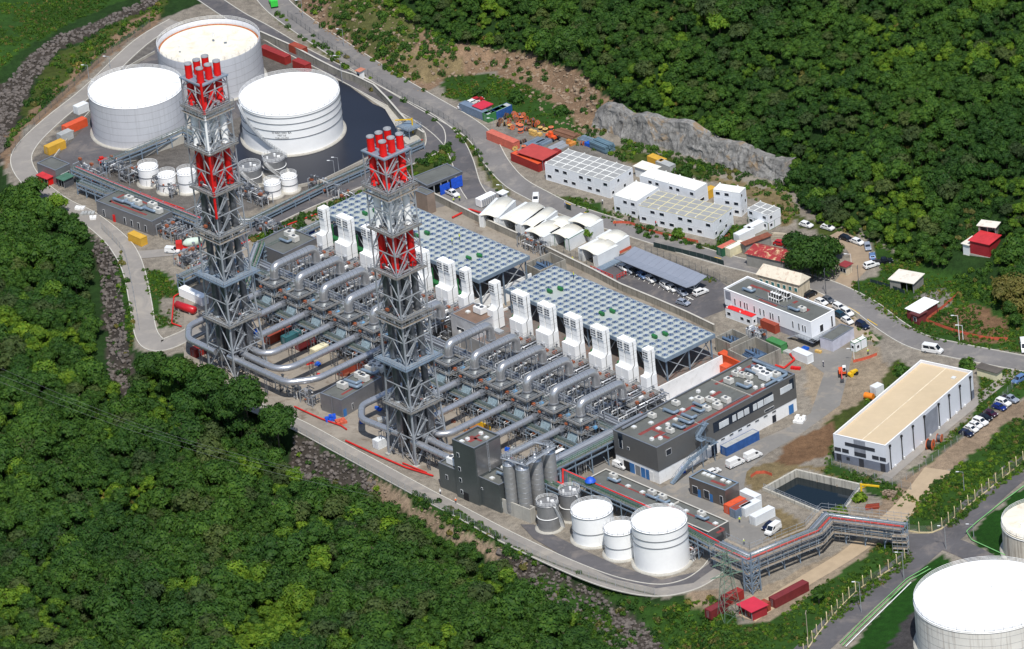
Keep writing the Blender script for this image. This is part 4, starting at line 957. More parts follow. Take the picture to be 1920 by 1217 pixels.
# --- lower exhaust ducts to the chimneys
def lowduct(label, pts, z=6.0, r=.95, sup=True):
    P = [WA(a, b, z) for a, b in pts]; O = WA(*pts[0]); t = thing('flue_duct', label, 'duct', O, 0, 'silver ducts feeding the chimneys')
    Q = fillet([p-O for p in P], 2.0, 3); MB().tube(Q, r, 16).build('duct_shell', mat('duct_cladding', C(184, 186, 190), .32, .65, .05, .3), t)
    for a, b in zip(P, P[1:]):
        a, b = a-O, b-O; L = (b-a).length; d = (b-a).normalized()
        for k in range(1, int(L/2)): c = a+d*k*2; MB().cyl(c, c+d*.1, r+.05, 14).build('flange', alud, t)
    if sup:
        for a, b in zip(P, P[1:]):
            a, b = a-O, b-O; L = (b-a).length; k = int(L/9)
            for j in range(1, k+1):
                c = a.lerp(b, j/(k+1)); c.z = 0; n_ = (b-a).normalized(); n_ = Vector((-n_.y, n_.x, 0)); mb = MB(); e = Vector((n_.y, -n_.x, 0))
                for s in (-.9, .9):
                    for q in (-.5, .5): mb.beam(c+n_*s+e*q, c+n_*s+e*q+Vector((0, 0, z-r)), .16)
                    for zz in (1, 2.6, 4.2): mb.beam(c+n_*s-e*.5+Vector((0, 0, zz-.8)), c+n_*s+e*.5+Vector((0, 0, zz)), .1)
                mb.beam(c-n_*1.1+Vector((0, 0, z-r-.1)), c+n_*1.1+Vector((0, 0, z-r-.1)), .25); mb.build('trestle', dsteel, t)
    return t
for blk, dx in (('left', 0), ('right', 75.3)):
    X0 = lambda a: a+dx; tc = -41.6 if blk == 'left' else 37.2
    lowduct('silver duct looping round the outer side of the %s chimney tower' % blk, [(X0(-62.5), -41), (X0(-62.5), -66), (X0(-56.5), -71.2), (tc-2.5, -71.2 if dx == 0 else -70)])
    lowduct('short silver duct entering the %s chimney tower from behind, left of the pair' % blk, [(X0(-52.0), -41), (X0(-52.0), -55), (tc-2.5, -62)])
    lowduct('straight silver duct entering the upper side of the %s chimney tower' % blk, [(X0(-42.0), -41), (X0(-42.0), -62)])
    lowduct('silver duct bending sharply into the right side of the %s chimney tower' % blk, [(X0(-31.0), -41), (X0(-31.0), -61.5), (X0(-33.5), -63.8), (tc+2.5, -63.5)])
    lowduct('long silver duct with two bends, second from the front, feeding the %s chimney tower' % blk, [(X0(-20.0), -41), (X0(-20.0), -64), (X0(-23.0), -67.2), (tc+2.5, -67.0)])
    lowduct('longest outermost silver duct feeding the %s chimney tower' % blk, [(X0(-9.0), -41), (X0(-9.0), -63.5), (X0(-14), -70.6), (tc+2.5, -70.6)])
# small valve skids at the duct starts
def skid():
    t = thing('valve_skid', 'x', 'machinery', (0, 0, 0), HEAD)
    mb = MB()
    for x in (-1.5, 1.5):
        for y in (-1.5, 1.5): mb.beam((x, y, 0), (x, y, 6), .16)
    for z in (2, 4, 6):
        mb.beam((-1.5, -1.5, z), (1.5, -1.5, z), .14); mb.beam((1.5, -1.5, z), (1.5, 1.5, z), .14); mb.beam((-1.5, 1.5, z), (1.5, 1.5, z), .14); mb.box(-1.5, 1.5, -1.5, 1.5, z-.06, z)
    mb.build('frame', dsteel, t)
    MB().cyl((0, 0, 4), (0, 0, 6.6), .95, 12).build('riser', alud, t); MB().box(-1, 1, -1, 1, 2, 3.4).build('valve_box', mat('rusty_brown', C(150, 84, 54)), t)
    MB().tube([(-1.2, -1.2, .3), (-1.2, -1.2, 3), (1.2, -1.2, 3), (1.2, 1.2, 5)], .12, 6).build('pipe', alu, t)
    tag(tangle(110, -4.5, 4.5, -6, 4, .2, 4.6, 8).build('small_pipework', TM, t), kind='stuff')
    return tree_of(t)
VS = skid(); first = True
for k in range(12):
    a = [-62.5, -52, -42, -31, -20, -9][k % 6]+(0 if k < 6 else 75.3)
    place(VS, WA(a, -40.0, 0), HEAD, 'small framed valve skid where the %s lower duct of the %s engine row begins' % (ords[k % 6], 'left' if k < 6 else 'right'), 'valve skids', first); first = False
# ------------------------------------------------------------------ storage tanks
def tank(label, u, v, D, H, wallm, roofm, bands=(), railm=steel, cone=.06, stair=None, z0=0, floating=False, loc=None, text=None, name='storage_tank', n=56, railing=True, ringb=True, streaks=None, group=None, seams=0):
    """(u,v): picture point of the centre of the roof edge circle"""
    P = U(u, v, z0+H) if loc is None else loc; t = thing(name, label, 'tank', (P.x, P.y, z0), 0, group); R = D/2
    mb = MB(); mb.lathe([(R, 0), (R, H)], n, 0, 0); mb.build('shell', wallm, t)
    mb = MB()
    if floating: mb.lathe([(R, H), (R-.25, H), (R-.25, H-1.8)], n, 0, 0, 1); mb.lathe([(R-.3, H-1.8), (R*.5, H-1.75), (.01, H-1.7)], n, 0, 0, 0, False)
    else: mb.lathe([(R+.12, H-.08), (R+.12, H+.04), (R-.1, H+.1), (R*.5, H+.1+R*cone*.65), (.01, H+.1+R*cone)], n)
    mb.build('roof', [roofm, wallm], t)
    if ringb: MB().lathe([(R+.9, 0), (R+.9, .35), (R, .4)], n).build('foundation', conc, t)
    for z in bands: MB().lathe([(R, z-.1), (R+.16, z-.1), (R+.16, z+.04), (R, z+.06)], n).build('wind_girder', mat('girder_shade_grey', C(120, 122, 124)) if wallm is whiteb else railm, t); MB().lathe([(R+.01, z-.5), (R+.015, z-.12)], n).build('girder_gap', dsteel, t) if 0 else None  # on white tanks the girder grey stands in for the shadow line
    for k in range(seams): z = H*(k+1)/(seams+1); MB().lathe([(R+.02, z), (R+.03, z+.04), (R+.02, z+.08)], n).build('seam', mat('seam_grey', C(150, 150, 150)), t)
    if railing: rail(MB(), ring(R-.05, H+.05, max(18, int(D*1.3))), 1.1, .07, 3, 5, closed=True).build('railing', whitep if wallm in (whiteb, whitep) else railm, t)
    if stair:   # spiral stair from angle a0 at the roof to a1 at the ground
        a0, a1 = [math.radians(q) for q in stair]; k = 26; mb = MB()
        pts = [((R+.6)*math.cos(a0+(a1-a0)*i/k), (R+.6)*math.sin(a0+(a1-a0)*i/k), H*(1-i/k)) for i in range(k+1)]
        for a, b in zip(pts, pts[1:]): mb.beam(a, b, 1.0, .25)
        out = [(x*(R+1.1)/(R+.6), y*(R+1.1)/(R+.6), z) for x, y, z in pts]; rail(mb, out, 1.1, .08, 2, 1.6); rail(mb, pts, 1.1, .05, 1, 1.6)
        mb.build('stair', railm, t)
    # roof fittings
    mb = MB(); mb.cyl((R*.1, R*.15, H), (R*.1, R*.15, H+R*cone+.9), .35, 8); mb.cyl((-R*.55, -R*.2, H), (-R*.55, -R*.2, H+.9), .3, 8)
    mb.box(R*.3, R*.3+.9, -.4, .4, H+.1, H+R*cone*.7+.4); mb.build('vent', whitep, t)
    if streaks: streaks(t, R, H)
    if not floating and D > 10:
        k2 = 16 if D > 20 else 10
        for q in range(k2): a_ = 2*PI*q/k2; MB().beam((R*.12*math.cos(a_), R*.12*math.sin(a_), H+.12+R*cone*.88), (R*.97*math.cos(a_), R*.97*math.sin(a_), H+.12), .09, .05).build('roof_weld', mat('weld_grey', C(214, 214, 212)), t)
        mb = MB(); mb.beam((R*.2, 0, H+R*cone*.8+.15), (R*.95, 0, H+.3), .8, .06); rail(mb, [(R*.2, .4, H+R*cone*.8+.15), (R*.95, .4, H+.3)], 1.0, .06, 2, 1.8); rail(mb, [(R*.2, -.4, H+R*cone*.8+.15), (R*.95, -.4, H+.3)], 1.0, .06, 2, 1.8); mb.build('roof_walkway', whitep, t)
    if text:
        for line, zz, hh in text:
            cu = bpy.data.curves.new('lettering', 'FONT'); cu.body = line; cu.size = hh; cu.align_x = 'CENTER'; cu.extrude = 0
            o = bpy.data.objects.new('lettering_src', cu); COL.objects.link(o); dg = bpy.context.evaluated_depsgraph_get(); me = bpy.data.meshes.new_from_object(o.evaluated_get(dg)); bpy.data.objects.remove(o)
            an0 = math.radians(text_ang)
            for vv_ in me.vertices:
                x, y, _ = vv_.co; an = an0+x/R; vv_.co = ((R+.03)*math.cos(an), (R+.03)*math.sin(an), zz+y)
            me.materials.clear(); me.materials.append(black); q = bpy.data.objects.new('lettering', me); COL.objects.link(q); q.parent = t
    return t
text_ang = -102
cgrey = mat('insulated_grey_tank', C(206, 207, 211, .95), .6, .1, .05, .12, streak=.35, dirt=C(150, 150, 150))
rroof = mat('stained_white_roof', C(236, 230, 212, .95), .7, 0, .06, .15, dirt=C(196, 160, 110), dirt_amt=.35)
oldw = mat('old_white_tank', C(226, 224, 216, .95), .6, 0, .06, .2, streak=.55, dirt=C(120, 100, 84))
rust = mat('rusty_white_tank', C(214, 206, 190, .95), .7, 0, .1, .3, streak=.95, dirt=C(90, 62, 44))
rustrim = mat('rust_rim', C(170, 96, 48), .8, 0, .3, .8)
T1 = tank('largest grey tank at the top with a sunken rust edged floating roof', 390.5, 77, 31.5, 13.5, cgrey, rroof, floating=True, railm=whitep, seams=5)
MB().lathe([(14.95, 11.85), (15.35, 12.0)], 56).build('roof_seal', rustrim, T1)
tank('grey walled tank with plain white roof at the upper left', 254, 165, 28.5, 13.5, cgrey, whiteb, railm=whitep, stair=(150, 110), seams=5)
tank('white tank with shade-toned wind girders and lettering standing on the black liner', 542, 176, 30.0, 13.2, whiteb, whiteb, bands=(12.4, 10.4, 8.2, 5.6), stair=(195, 262), railm=steel, text=[('ID BAC-2201 BA', 7.3, .85), ('7957 m3', 6.5, .75), ('FUEL-LOURD', 5.9, .0001)][:2]+[('FUEL-LOURD', 6.9-1.2, .7)])
# girders on the white tanks are coloured grey to paint in their shade
tank('big white tank cut by the lower right corner of the view', 1850, 1117, 37.5, 13, oldw, whiteb, bands=(12.6,), railm=whitep, cone=.03, seams=5)
tank('rust streaked white tank cut by the right edge of the view', 1958, 975, 22.5, 8.5, rust, rroof, bands=(8.0,), railm=whitep)
tank('front white tank, tallest of the three beside the perimeter bend', 1235.5, 976, 14.8, 12.3, whiteb, whiteb, bands=(12.3, 9.9, 7.9), railm=whitep)
tank('left white tank of the three by the pipe rack', 1109.5, 955.5, 11.2, 8.6, whiteb, whiteb, bands=(8.6, 3.9), railm=whitep)
tank('low middle white tank of the three, partly hidden by its neighbours', 1162, 990, 8.8, 7.7, whiteb, whiteb, bands=(7.7, 3.6), railm=whitep)
gt = mat('plain_steel_tank', C(150, 150, 150), .42, .45, .12, .3, streak=.2)
tank('front stainless tank with a spiral stair next to the concrete silo wall', 1026, 942, 6.0, 7.8, gt, gt, bands=(4.0,), railm=whitep, stair=(-60, -10))
tank('rear stainless tank with a spiral stair behind the other stainless tank', 1067.5, 921, 5.8, 8.0, gt, gt, bands=(4.0,), railm=whitep, stair=(-60, -10))
for u, v, D, H, lab, m in [(277, 312, 6.0, 5.6, 'left white process tank of the row below the grey tank', whiteb), (312, 327, 5.4, 5.4, 'middle white process tank of the row below the grey tank', whiteb), (349, 322, 5.6, 6.2, 'right white process tank of the row, partly behind the left chimney tower', whiteb),
    (468, 313, 6.8, 5.4, 'bare steel tank right of the left chimney tower', gt), (513, 296, 6.8, 5.2, 'bare steel tank with stair directly under the lettered white tank', gt), (510, 342, 4.9, 4.2, 'small white tank in front of the two bare steel tanks', whiteb), (541, 330, 4.9, 4.6, 'small white tank right of its twin near the black liner', whiteb)]:
    tank(lab, u, v, D, H, m, m, bands=(H*.55,), railm=whitep, stair=(-130, -60) if m is gt else None, n=28)
# silos
silom = mat('silo_cladding', C(158, 158, 157), .5, .35, .1, .4, streak=.2)
for k, (u, v) in enumerate([(954.5, 868), (979, 876), (1003, 860), (1028, 846)]):
    P = U(u, v, 15.2); t = thing('silo', ['far left', 'front', 'third', 'rightmost'][k]+' tall grey silo of the four beside the dark tower block', 'silo', (P.x, P.y, 0), 0, 'four grey silos')
    R = 1.85; MB().lathe([(R, 1), (R, 15)], 24).build('shell', silom, t)
    for q in range(9): z = 1.9+q*1.55; MB().lathe([(R, z), (R+.04, z+.02), (R+.04, z+.07), (R, z+.09)], 24).build('hoop', alud, t)
    MB().lathe([(R+.06, 14.9), (R+.06, 15.1), (R*.4, 15.8), (.4, 16.2), (.4, 16.8), (.01, 16.8)], 20).build('roof', alu, t); MB().lathe([(R, 1), (.5, .1)], 16).build('hopper', silom, t)
    mb = MB(); rail(mb, ring(R, 15.1, 8), 1.1, .07, 2, 3, closed=True); rail(mb, ring(R*.6, 16.2, 6), 1.8, .08, 3, 3, closed=True); mb.build('railing', steel, t)
t = thing('silo_catwalk', 'railed steel catwalk joining the tops of the four silos', 'walkway', WA(*g(990, 850, 16), 0), HEAD); 
o = WA(*g(990, 850, 16)); mb = MB(); pts = [U(*q, 16.9)-Vector((o.x, o.y, 0)) for q in ((940, 858), (985, 872), (1040, 838), (1000, 828))]
pts = [Matrix.Rotation(-HEAD, 3, 'Z') @ p for p in pts]
for a, b in zip(pts, pts[1:]+pts[:1]): mb.beam(a, b, .9, .1); rail(mb, [a, b], 1.1, .07, 2, 1.5)
mb.build('catwalk', steel, t)
def cbox(name, label, cat, L, F, R_, h, m, open_top=True, th=.35):
    O, rot, la, lb = rect(L, F, R_, h); t = thing(name, label, cat, O, rot)
    for nm, bx in (('wall', (0, la, 0, th)), ('wall', (la-th, la, th, lb)), ('wall', (0, la-th, lb-th, lb)), ('wall', (0, th, th, lb-th))): MB().box(bx[0], bx[1], bx[2], bx[3], 0, h).build(nm, m, t)
    return t, la, lb
cbox('silo_bund', 'plain concrete bund wall round the foot of the four silos', 'wall', (938, 934), (993, 956), (1003, 950), 4.2, conc)
# tank farm bund walls
def wall(name, label, px, h, th, m, z=0, cap=None, cat='wall', kind=None):
    P = [U(u, v, z) for u, v in px]; O = P[0].copy(); t = thing(name, label, cat, O, 0) if not kind else None
    for k, (a, b) in enumerate(zip(P, P[1:])):
        q = a-O, b-O; ex = (q[1]-q[0]).normalized()*th*.45
        mb = MB().beam(q[0]+Vector((0, 0, h/2)), q[1]+ex+Vector((0, 0, h/2)), th, h-.02*(k % 2)); mb.build('wall_panel', m, t)
        L = (q[1]-q[0]).length
        if cap: MB().beam(q[0]+Vector((0, 0, h+.06)), q[1]+Vector((0, 0, h+.06)), th+.15, .12-.01*(k % 2)).build('coping', cap, t)
    return t
wall('bund_wall', 'tall concrete bund wall along the inner road behind the tank farm', [(489, 72), (548, 98), (604, 128), (640, 146), (663, 153), (702, 172), (726, 196), (752, 226), (770, 246), (796, 262)], 2.4, .4, concd, cap=conck)
wall('bund_wall', 'concrete bund wall behind the white process tanks', [(205, 325), (262, 297), (345, 268)], 2.4, .35, conc)
wall('bund_wall', 'low concrete wall along the lower side of the black liner', [(480, 350), (560, 352), (604, 342), (700, 296), (788, 268)], 1.0, .3, conc)
wall('bund_wall', 'grey bund wall between the left asphalt yard and the big top tank', [(100, 300), (150, 232), (190, 190), (240, 128), (290, 100)], .8, .3, conc)
wall('retaining_wall', 'long concrete retaining wall with stepped bays behind the two fan decks', [(785, 360), (845, 390), (905, 420), (960, 445), (1000, 462), (1060, 492), (1110, 516), (1165, 545), (1230, 572), (1290, 598), (1340, 622)], 2.2, .4, concd, cap=conck)
for k, (L, F, R_) in enumerate([((983, 494), (1012, 508), (1060, 486)), ((1340, 632), (1369, 645), (1403, 629)), ((1364, 655), (1412, 678), (1461, 652))]):
    lab = ['open topped concrete bay with a transformer between the two fan decks', 'open topped concrete transformer bay at the end of the right fan deck', 'largest open topped concrete transformer bay beside the green container'][k]
    t, la, lb = cbox('transformer_bay', lab, 'wall', L, F, R_, 4.6, concd)
    tt = thing('transformer', 'blue grey transformer with many bushings standing in the %s concrete bay' % ['first', 'middle', 'largest'][k], 'transformer', t.location+Matrix.Rotation(t.rotation_euler.z, 3, 'Z') @ Vector((la/2, lb/2, 0)), t.rotation_euler.z)
    tt.scale = (1.2, 1.2, 1.1); tm = mat('transformer_blue', C(88, 112, 140), .5, .15, .2); MB().box(-2.2, 2.2, -1.3, 1.3, .5, 3.0).build('tank_body', tm, tt)
    mb = MB()
    for q in range(9): mb.box(-2.1+q*.5, -1.95+q*.5, -2.1, -1.35, .6, 2.8); mb.box(-2.1+q*.5, -1.95+q*.5, 1.35, 2.1, .6, 2.8)
    mb.build('radiator_fin', tm, tt)
    for q in range(6): MB().cyl((-1.6+q*.6, .2*(q % 2), 3.0), (-1.6+q*.6, .2*(q % 2), 4.3), .13, 6).build('bushing', dsteel, tt)
    MB().cyl((-2, -.9, 3.5), (1, -.9, 3.5), .35, 10).build('conservator', tm, tt)
# embankment wall with creepers at the lower perimeter road
wall('embankment_wall', 'ivy covered retaining wall under the lower perimeter road', [(985, 1062), (1050, 1088), (1120, 1113), (1190, 1134), (1240, 1146)], 4.6, .5, mat('ivy_wall', C(110, 108, 96), .9, 0, .3, .4, dirt=C(48, 76, 26), dirt_amt=.95), z=-4.4)
# water basin
t = thing('water_basin', 'open concrete water basin with dark water and stained walls', 'basin', U(1432, 914, .9), 0); O = Vector((t.location.x, t.location.y, 0)); t.location.z = 0
Q = [U(u, v, .9)-O for u, v in [(1432, 914), (1493, 880), (1616, 908), (1570, 972)]]
Q = [Vector((q.x, q.y, 0)) for q in Q]
for k, (a, b) in enumerate(zip(Q, Q[1:]+Q[:1])): MB().beam(a+Vector((0, 0, -2.05)), b+(b-a).normalized()*.27+Vector((0, 0, -2.05)), .6, 5.9-.02*(k % 2)).build('basin_wall', mat('stained_basin_wall', C(186, 182, 170), .9, 0, .12, .3, streak=.95, dirt=C(64, 62, 56)), t)
wm, n, b = newmat('basin_water'); b.inputs['Base Color'].default_value = (.006, .012, .016, 1); b.inputs['Roughness'].default_value = .06
bp = nd(n, 'ShaderNodeBump'); bp.inputs['Strength'].default_value = .05; n.links.new(noise(n, 1.5, 3), bp.inputs['Height']); n.links.new(bp.outputs[0], b.inputs['Normal'])
ar = sum(Q[i].x*Q[(i+1) % 4].y-Q[(i+1) % 4].x*Q[i].y for i in range(4)); QQ = Q if ar > 0 else Q[::-1]
mb = MB(); mb.add([(O.x+p.x, O.y+p.y, -1.3) for p in QQ], [(0, 1, 2, 3)]); tag(mb.build('water', wm), kind='structure')
mb = MB(); rail(mb, [Q[0]+Vector((0, 0, .9)), Q[3]+Vector((0, 0, .9)), Q[2]+Vector((0, 0, .9))], 1.1, .08, 2, 2); mb.build('railing', steel, t)
# ------------------------------------------------------------------ buildings
def bld(name, label, L, F, R_, h, wm_, rm=None, par=.5, cat='building', low=None, lowm=None, th=.3, lb_=None, over=0, capm=None):
    O, rot, la, lb = rect(L, F, R_, h); lb = lb_ or lb; t = thing(name, label, cat, O, rot); z0 = low or 0
    for bx in ((0, la, 0, th), (la-th, la, th, lb), (0, la-th, lb-th, lb), (0, th, th, lb-th)):
        MB().box(*bx, z0, h).build('wall', wm_, t)
        if low:
            d = .12; MB().box(max(d, bx[0]) if bx[0] == 0 else bx[0]-d, bx[1]-d if bx[1] == la else bx[1], bx[2]+d if bx[2] == 0 else bx[2], bx[3]-d if bx[3] == lb else bx[3], 0, z0).build('lower_wall', lowm, t)
    MB().box(th, la-th, th, lb-th, h-par-.3, h-par).build('roof', rm or roofg, t)
    if par > .05:
        mb = MB(); c = .06
        for bx in ((-c, la+c, -c, th+c), (la-th-c, la+c, th+c, lb-th-c), (-c, la+c, lb-th-c, lb+c), (-c, th+c, th+c, lb-th-c)): mb.box(*bx, h, h+.07)
        mb.build('parapet_cap', capm or alud, t)
    t['_r'] = h-par; return t, la, lb, h-par
def win(t, side, s, z, w, hh, la, lb, m=None, frame=windowframe, door=False, d=.06):
    """window or door on the front (y=0) or right (x=la) wall, centre s along it"""
    if side == 'f':
        fr = MB().box(s-w/2-.1, s+w/2+.1, -d, .01, z-.1 if not door else z, z+hh+.1).build('door' if door else 'window', frame if not door else m or bluep, t)
        if not door: MB().box(s-w/2, s+w/2, -d-.03, -d+.01, z, z+hh).build('pane', m or glass, fr)
    else:
        fr = MB().box(la-.01, la+d, s-w/2-.1, s+w/2+.1, z-.1 if not door else z, z+hh+.1).build('door' if door else 'window', frame if not door else m or bluep, t)
        if not door: MB().box(la+d-.01, la+d+.03, s-w/2, s+w/2, z, z+hh).build('pane', m or glass, fr)
def ac(t, x, y, z, kind='box', rot=0, s=1):
    """roof plant of several shapes as one part with its own pieces"""
    mb = MB()
    if kind == 'box': o = mb.box(x-1.1*s, x+1.1*s, y-.7*s, y+.7*s, z+.25, z+1.35*s).build('air_handler', hv, t); MB().box(x-1.0*s, x+1.0*s, y-.6*s, y+.6*s, z, z+.25).build('stand', dsteel, o); MB().cyl((x, y, z+1.35*s), (x, y, z+1.5*s), .4*s, 10).build('fan_grille', dsteel, o)
    if kind == 'duct': o = mb.tube(fillet([(x-1.8*s, y, z+.2), (x-1.8*s, y, z+.8), (x+1.6*s, y, z+.8), (x+1.6*s, y+1.4*s, z+.8)], .5), .38*s, 8).build('air_duct', bsteel, t)
    if kind == 'sky': o = mb.box(x-.6, x+.6, y-.6, y+.6, z, z+.4).build('skylight', hv, t); MB().box(x-.48, x+.48, y-.48, y+.48, z+.4, z+.5).build('dome', mat('skylight_dome', C(222, 226, 226), .25), o)
    if kind == 'small': o = mb.box(x-.45, x+.45, y-.45, y+.45, z, z+.7).build('roof_fan', whitep, t); MB().cyl((x, y, z+.7), (x, y, z+.9), .3, 8).build('cowl', hv, o)
    if kind == 'big': o = mb.box(x-1.6, x+1.6, y-1.2, y+1.2, z+.3, z+2.1).build('chiller', whitep, t); [MB().cyl((x+q, y, z+2.1), (x+q, y, z+2.3), .6, 12).build('fan_grille', dsteel, o) for q in (-.8, .8)]
def strip(t, x0, x1, y0, y1, z): MB().box(x0, x1, y0, y1, z, z+.03).build('roof_walkway', roofr, t)
# big dark metal building
t, la, lb, zr = bld('metal_building', 'long two storey dark metal building with cluttered flat roof and outside stair', (1149, 806), (1231, 840), (1502, 706), 11.2, clad, low=3.9, lowm=whitep)
B0 = t
for (x, y, k) in [(3, 5, 'sky'), (5, 9.5, 'sky'), (9, 8.5, 'sky'), (9, 15, 'sky'), (6.5, 20, 'sky'), (4, 26, 'sky'), (12, 3, 'small'), (13.5, 4.8, 'small'), (13, 9, 'box'), (13, 11.8, 'duct'), (3, 12, 'box'), (3, 21, 'box'), (8.5, 24, 'duct'), (10.5, 21.5, 'duct'), (12, 24, 'box'), (9, 28, 'box'), (11.5, 28, 'box'), (6, 32, 'sky'),
    (4, 43, 'box'), (6, 43.5, 'box'), (8, 44, 'box'), (8.5, 47.5, 'big'), (12, 46.5, 'big'), (13.5, 41, 'small'), (14.5, 43, 'small'), (11, 41, 'box'), (6, 49, 'duct'), (10, 50.5, 'duct'), (15, 47, 'duct'), (2.2, 46, 'small')]: ac(t, x, min(y, lb-2), zr, k)
for (x, y, k) in [(7, 26, 'box'), (12.5, 15, 'duct'), (11, 17.5, 'duct'), (13.5, 26.5, 'box'), (5, 16.5, 'duct'), (12.8, 30.5, 'box'), (5.5, 38.8, 'box'), (10.5, 39, 'duct'), (6.5, 46.5, 'duct'), (13.5, 49, 'box'), (2.5, 30, 'small'), (9.5, 11.5, 'small')]: ac(t, x, min(y, lb-2), zr, k, s=1.15)
for y0, y1, x0 in ((19, 24, 12.2), (26, 37, 14.2), (6, 17, 12.6)): MB().box(x0, x0+.25, y0, y1, zr+.1, zr+.35).build('cable_duct', alud, t)
MB().cyl((1.6, 1.8, zr+.6), (1.6, 12.5, zr+.6), .42, 8).build('air_duct', alud, t)
MB().tube(fillet([(2, lb-1.3, zr+.7), (15.5, lb-1.3, zr+.7), (15.5, lb-10, zr+.7)], 1), .45, 8).build('air_duct', bsteel, t)
for s_ in [(6.5, 7.7, 3, 34), (7.7, 11, 7, 8.2), (11, 12, 3.5, 8.2), (12, 15, 6, 7), (14.6, 15.6, 12, 44), (2.5, 3.5, 36, 52)]: strip(t, *s_, zr)
MB().box(.4, la-.4, 37, 37.2, zr, zr+.35).build('roof_kerb', conc, t); MB().box(.4, la-.4, 17, 17.15, zr, zr+.2).build('roof_kerb', conc, t)
win(t, 'f', 2.7, 6.6, 1.2, 3.6, la, lb); win(t, 'f', 5.6, 7.0, .7, .7, la, lb)
MB().box(1.9, 3.6, -.09, -.03, 9.2, 11.0).build('blue_panel', cladb, t)
win(t, 's', 4.2, 7.4, 1.8, 1.6, la, lb)
MB().box(la+.0, la+.07, lb*.4, lb*.83, 6.6, 9.6).build('blue_panel', cladb, t)
for s_, w_ in ((.475, 3.4), (.55, 1.2), (.595, 2.0), (.64, 1.6), (.70, 1.2), (.74, 2.0), (.80, 3.4)): win(t, 's', lb*s_, 7.0, w_, 1.7, la, lb, mat('pale_blind', C(200, 205, 208), .4), d=.10)
win(t, 's', lb*.93, 7.4, 4.4, 1.7, la, lb, MATS['pale_blind']); MB().box(la+.0, la+.07, lb*.955, lb*.985, 7.2, 10.4).build('blue_panel', cladb, t); win(t, 's', lb*.80, 4.6, 3.4, .6, la, lb)
for k in range(7): win(t, 's', lb*(.46+.062*k), 3.2, 1.4, .35, la, lb, black, frame=whitep, d=.0)
win(t, 's', lb*.395, 0, 1.8, 3.0, la, lb, cladb, door=True, d=-.05); win(t, 's', lb*.955, 0, 1.6, 2.6, la, lb, mat('blue_door', C(50, 110, 170)), door=True, d=-.05); win(t, 's', lb*.83, .2, 1.2, 2.0, la, lb, glass, door=True, d=-.05)
for k, (s_, w_, m_) in enumerate([(2.2, 1.6, whitep), (4.3, 2.0, black), (6.4, 1.6, mat('blue_door', C(50, 110, 170))), (8.6, 1.6, alud), (10.6, 1.4, MATS['blue_door']), (12.4, 1.2, MATS['blue_door']), (13.8, 1.4, whitep)]): win(t, 'f', s_, 0, w_, 2.9, la, lb, m_, door=True, d=-.08)
mb = MB()   # zigzag outside stair
ys = lb*.19; X_ = la
fl_ = [((X_+1.0, 17.5, 11.2), (X_+1.0, 14.0, 8.6)), ((X_+1.0, 14.0, 8.6), (X_+2.6, 14, 8.6)), ((X_+2.6, 14.0, 8.6), (X_+2.6, 18.5, 5.8)), ((X_+2.6, 18.5, 5.8), (X_+2.6, 16.8, 5.8)), ((X_+2.6, 15.8, 5.8), (X_+2.6, 11.6, 4.6)), ((X_+2.6, 11.6, 4.6), (X_+2.6, 9.8, 4.4)), ((X_+2.6, 9.8, 4.4), (X_+2.6, 2.0, .2))]
for a, b_ in fl_: mb.beam(a, b_, 1.3, .2); rail(mb, [(a[0]+.6, a[1], a[2]), (b_[0]+.6, b_[1], b_[2])], 1.1, .08, 3, .9); rail(mb, [(a[0]-.6, a[1], a[2]), (b_[0]-.6, b_[1], b_[2])], 1.1, .06, 2, 1.2)
for x, y, z in ((X_+2.6, 18.5, 5.8), (X_+2.6, 14, 8.6), (X_+2.6, 10, 4.4), (X_+.5, 17.5, 11.2)): mb.beam((x, y, 0), (x, y, z), .16); mb.box(x-1, x+1, y-.9, y+.9, z-.1, z)
mb.build('outside_stair', bsteel, t)
# beige roofed warehouse
beige = mat('beige_roof_membrane', C(200, 180, 148), .85, 0, .07, .06, dirt=C(198, 178, 150), dirt_amt=.35)
whwall = mat('white_cladding', C(222, 225, 232), .5, .05, .03)
t, la, lb, zr = bld('warehouse', 'large white warehouse with beige flat roof and dark drainpipes', (1562, 814), (1660, 836), (1833, 698), 8.2, whwall, beige, par=.7, capm=whitep)
bg_ = mat('base_grey', C(112, 118, 132), .6); dg_ = mat('dark_louvre', C(52, 54, 62), .5)
def fp(t, x0, x1, z0, z1, m, d=.05, nm='facade_panel'): return MB().box(x0, x1, -d, .02, z0, z1).build(nm, m, t)
def sp(t, la, y0, y1, z0, z1, m, d=.05, nm='facade_panel'): return MB().box(la-.02, la+d, y0, y1, z0, z1).build(nm, m, t)
fp(t, -.03, la+.03, 0, 2.6, bg_); fp(t, la*.39, la*.61, 3.6, 8.0, mat('panel_grey', C(140, 144, 154), .6), .04); fp(t, la*.22, la*.79, 5.6, 6.6, dg_, .10, 'window')
for a, b_ in ((.01, .13), (.155, .28), (.73, .855), (.875, .99)): fp(t, la*a, la*b_, 3.3, 4.4, dg_, .10, 'window')
fp(t, la*.39, la*.61, 3.1, 4.3, dg_, .10, 'window')
for a, b_ in ((.04, .13), (.47, .56), (.88, .97)): fp(t, la*a, la*b_, 0, 2.5, dg_, .12, 'door')
fp(t, la*.23, la*.29, 1.2, 2.1, dg_, .12, 'window')
sp(t, la, -.03, 1.2, 0, 2.6, bg_); sp(t, la, lb*.97, lb+.03, 0, 2.6, bg_); sp(t, la, lb*.435, lb*.585, 0, 7.2, mat('panel_grey', C(140, 144, 154)), .08, 'sliding_door')
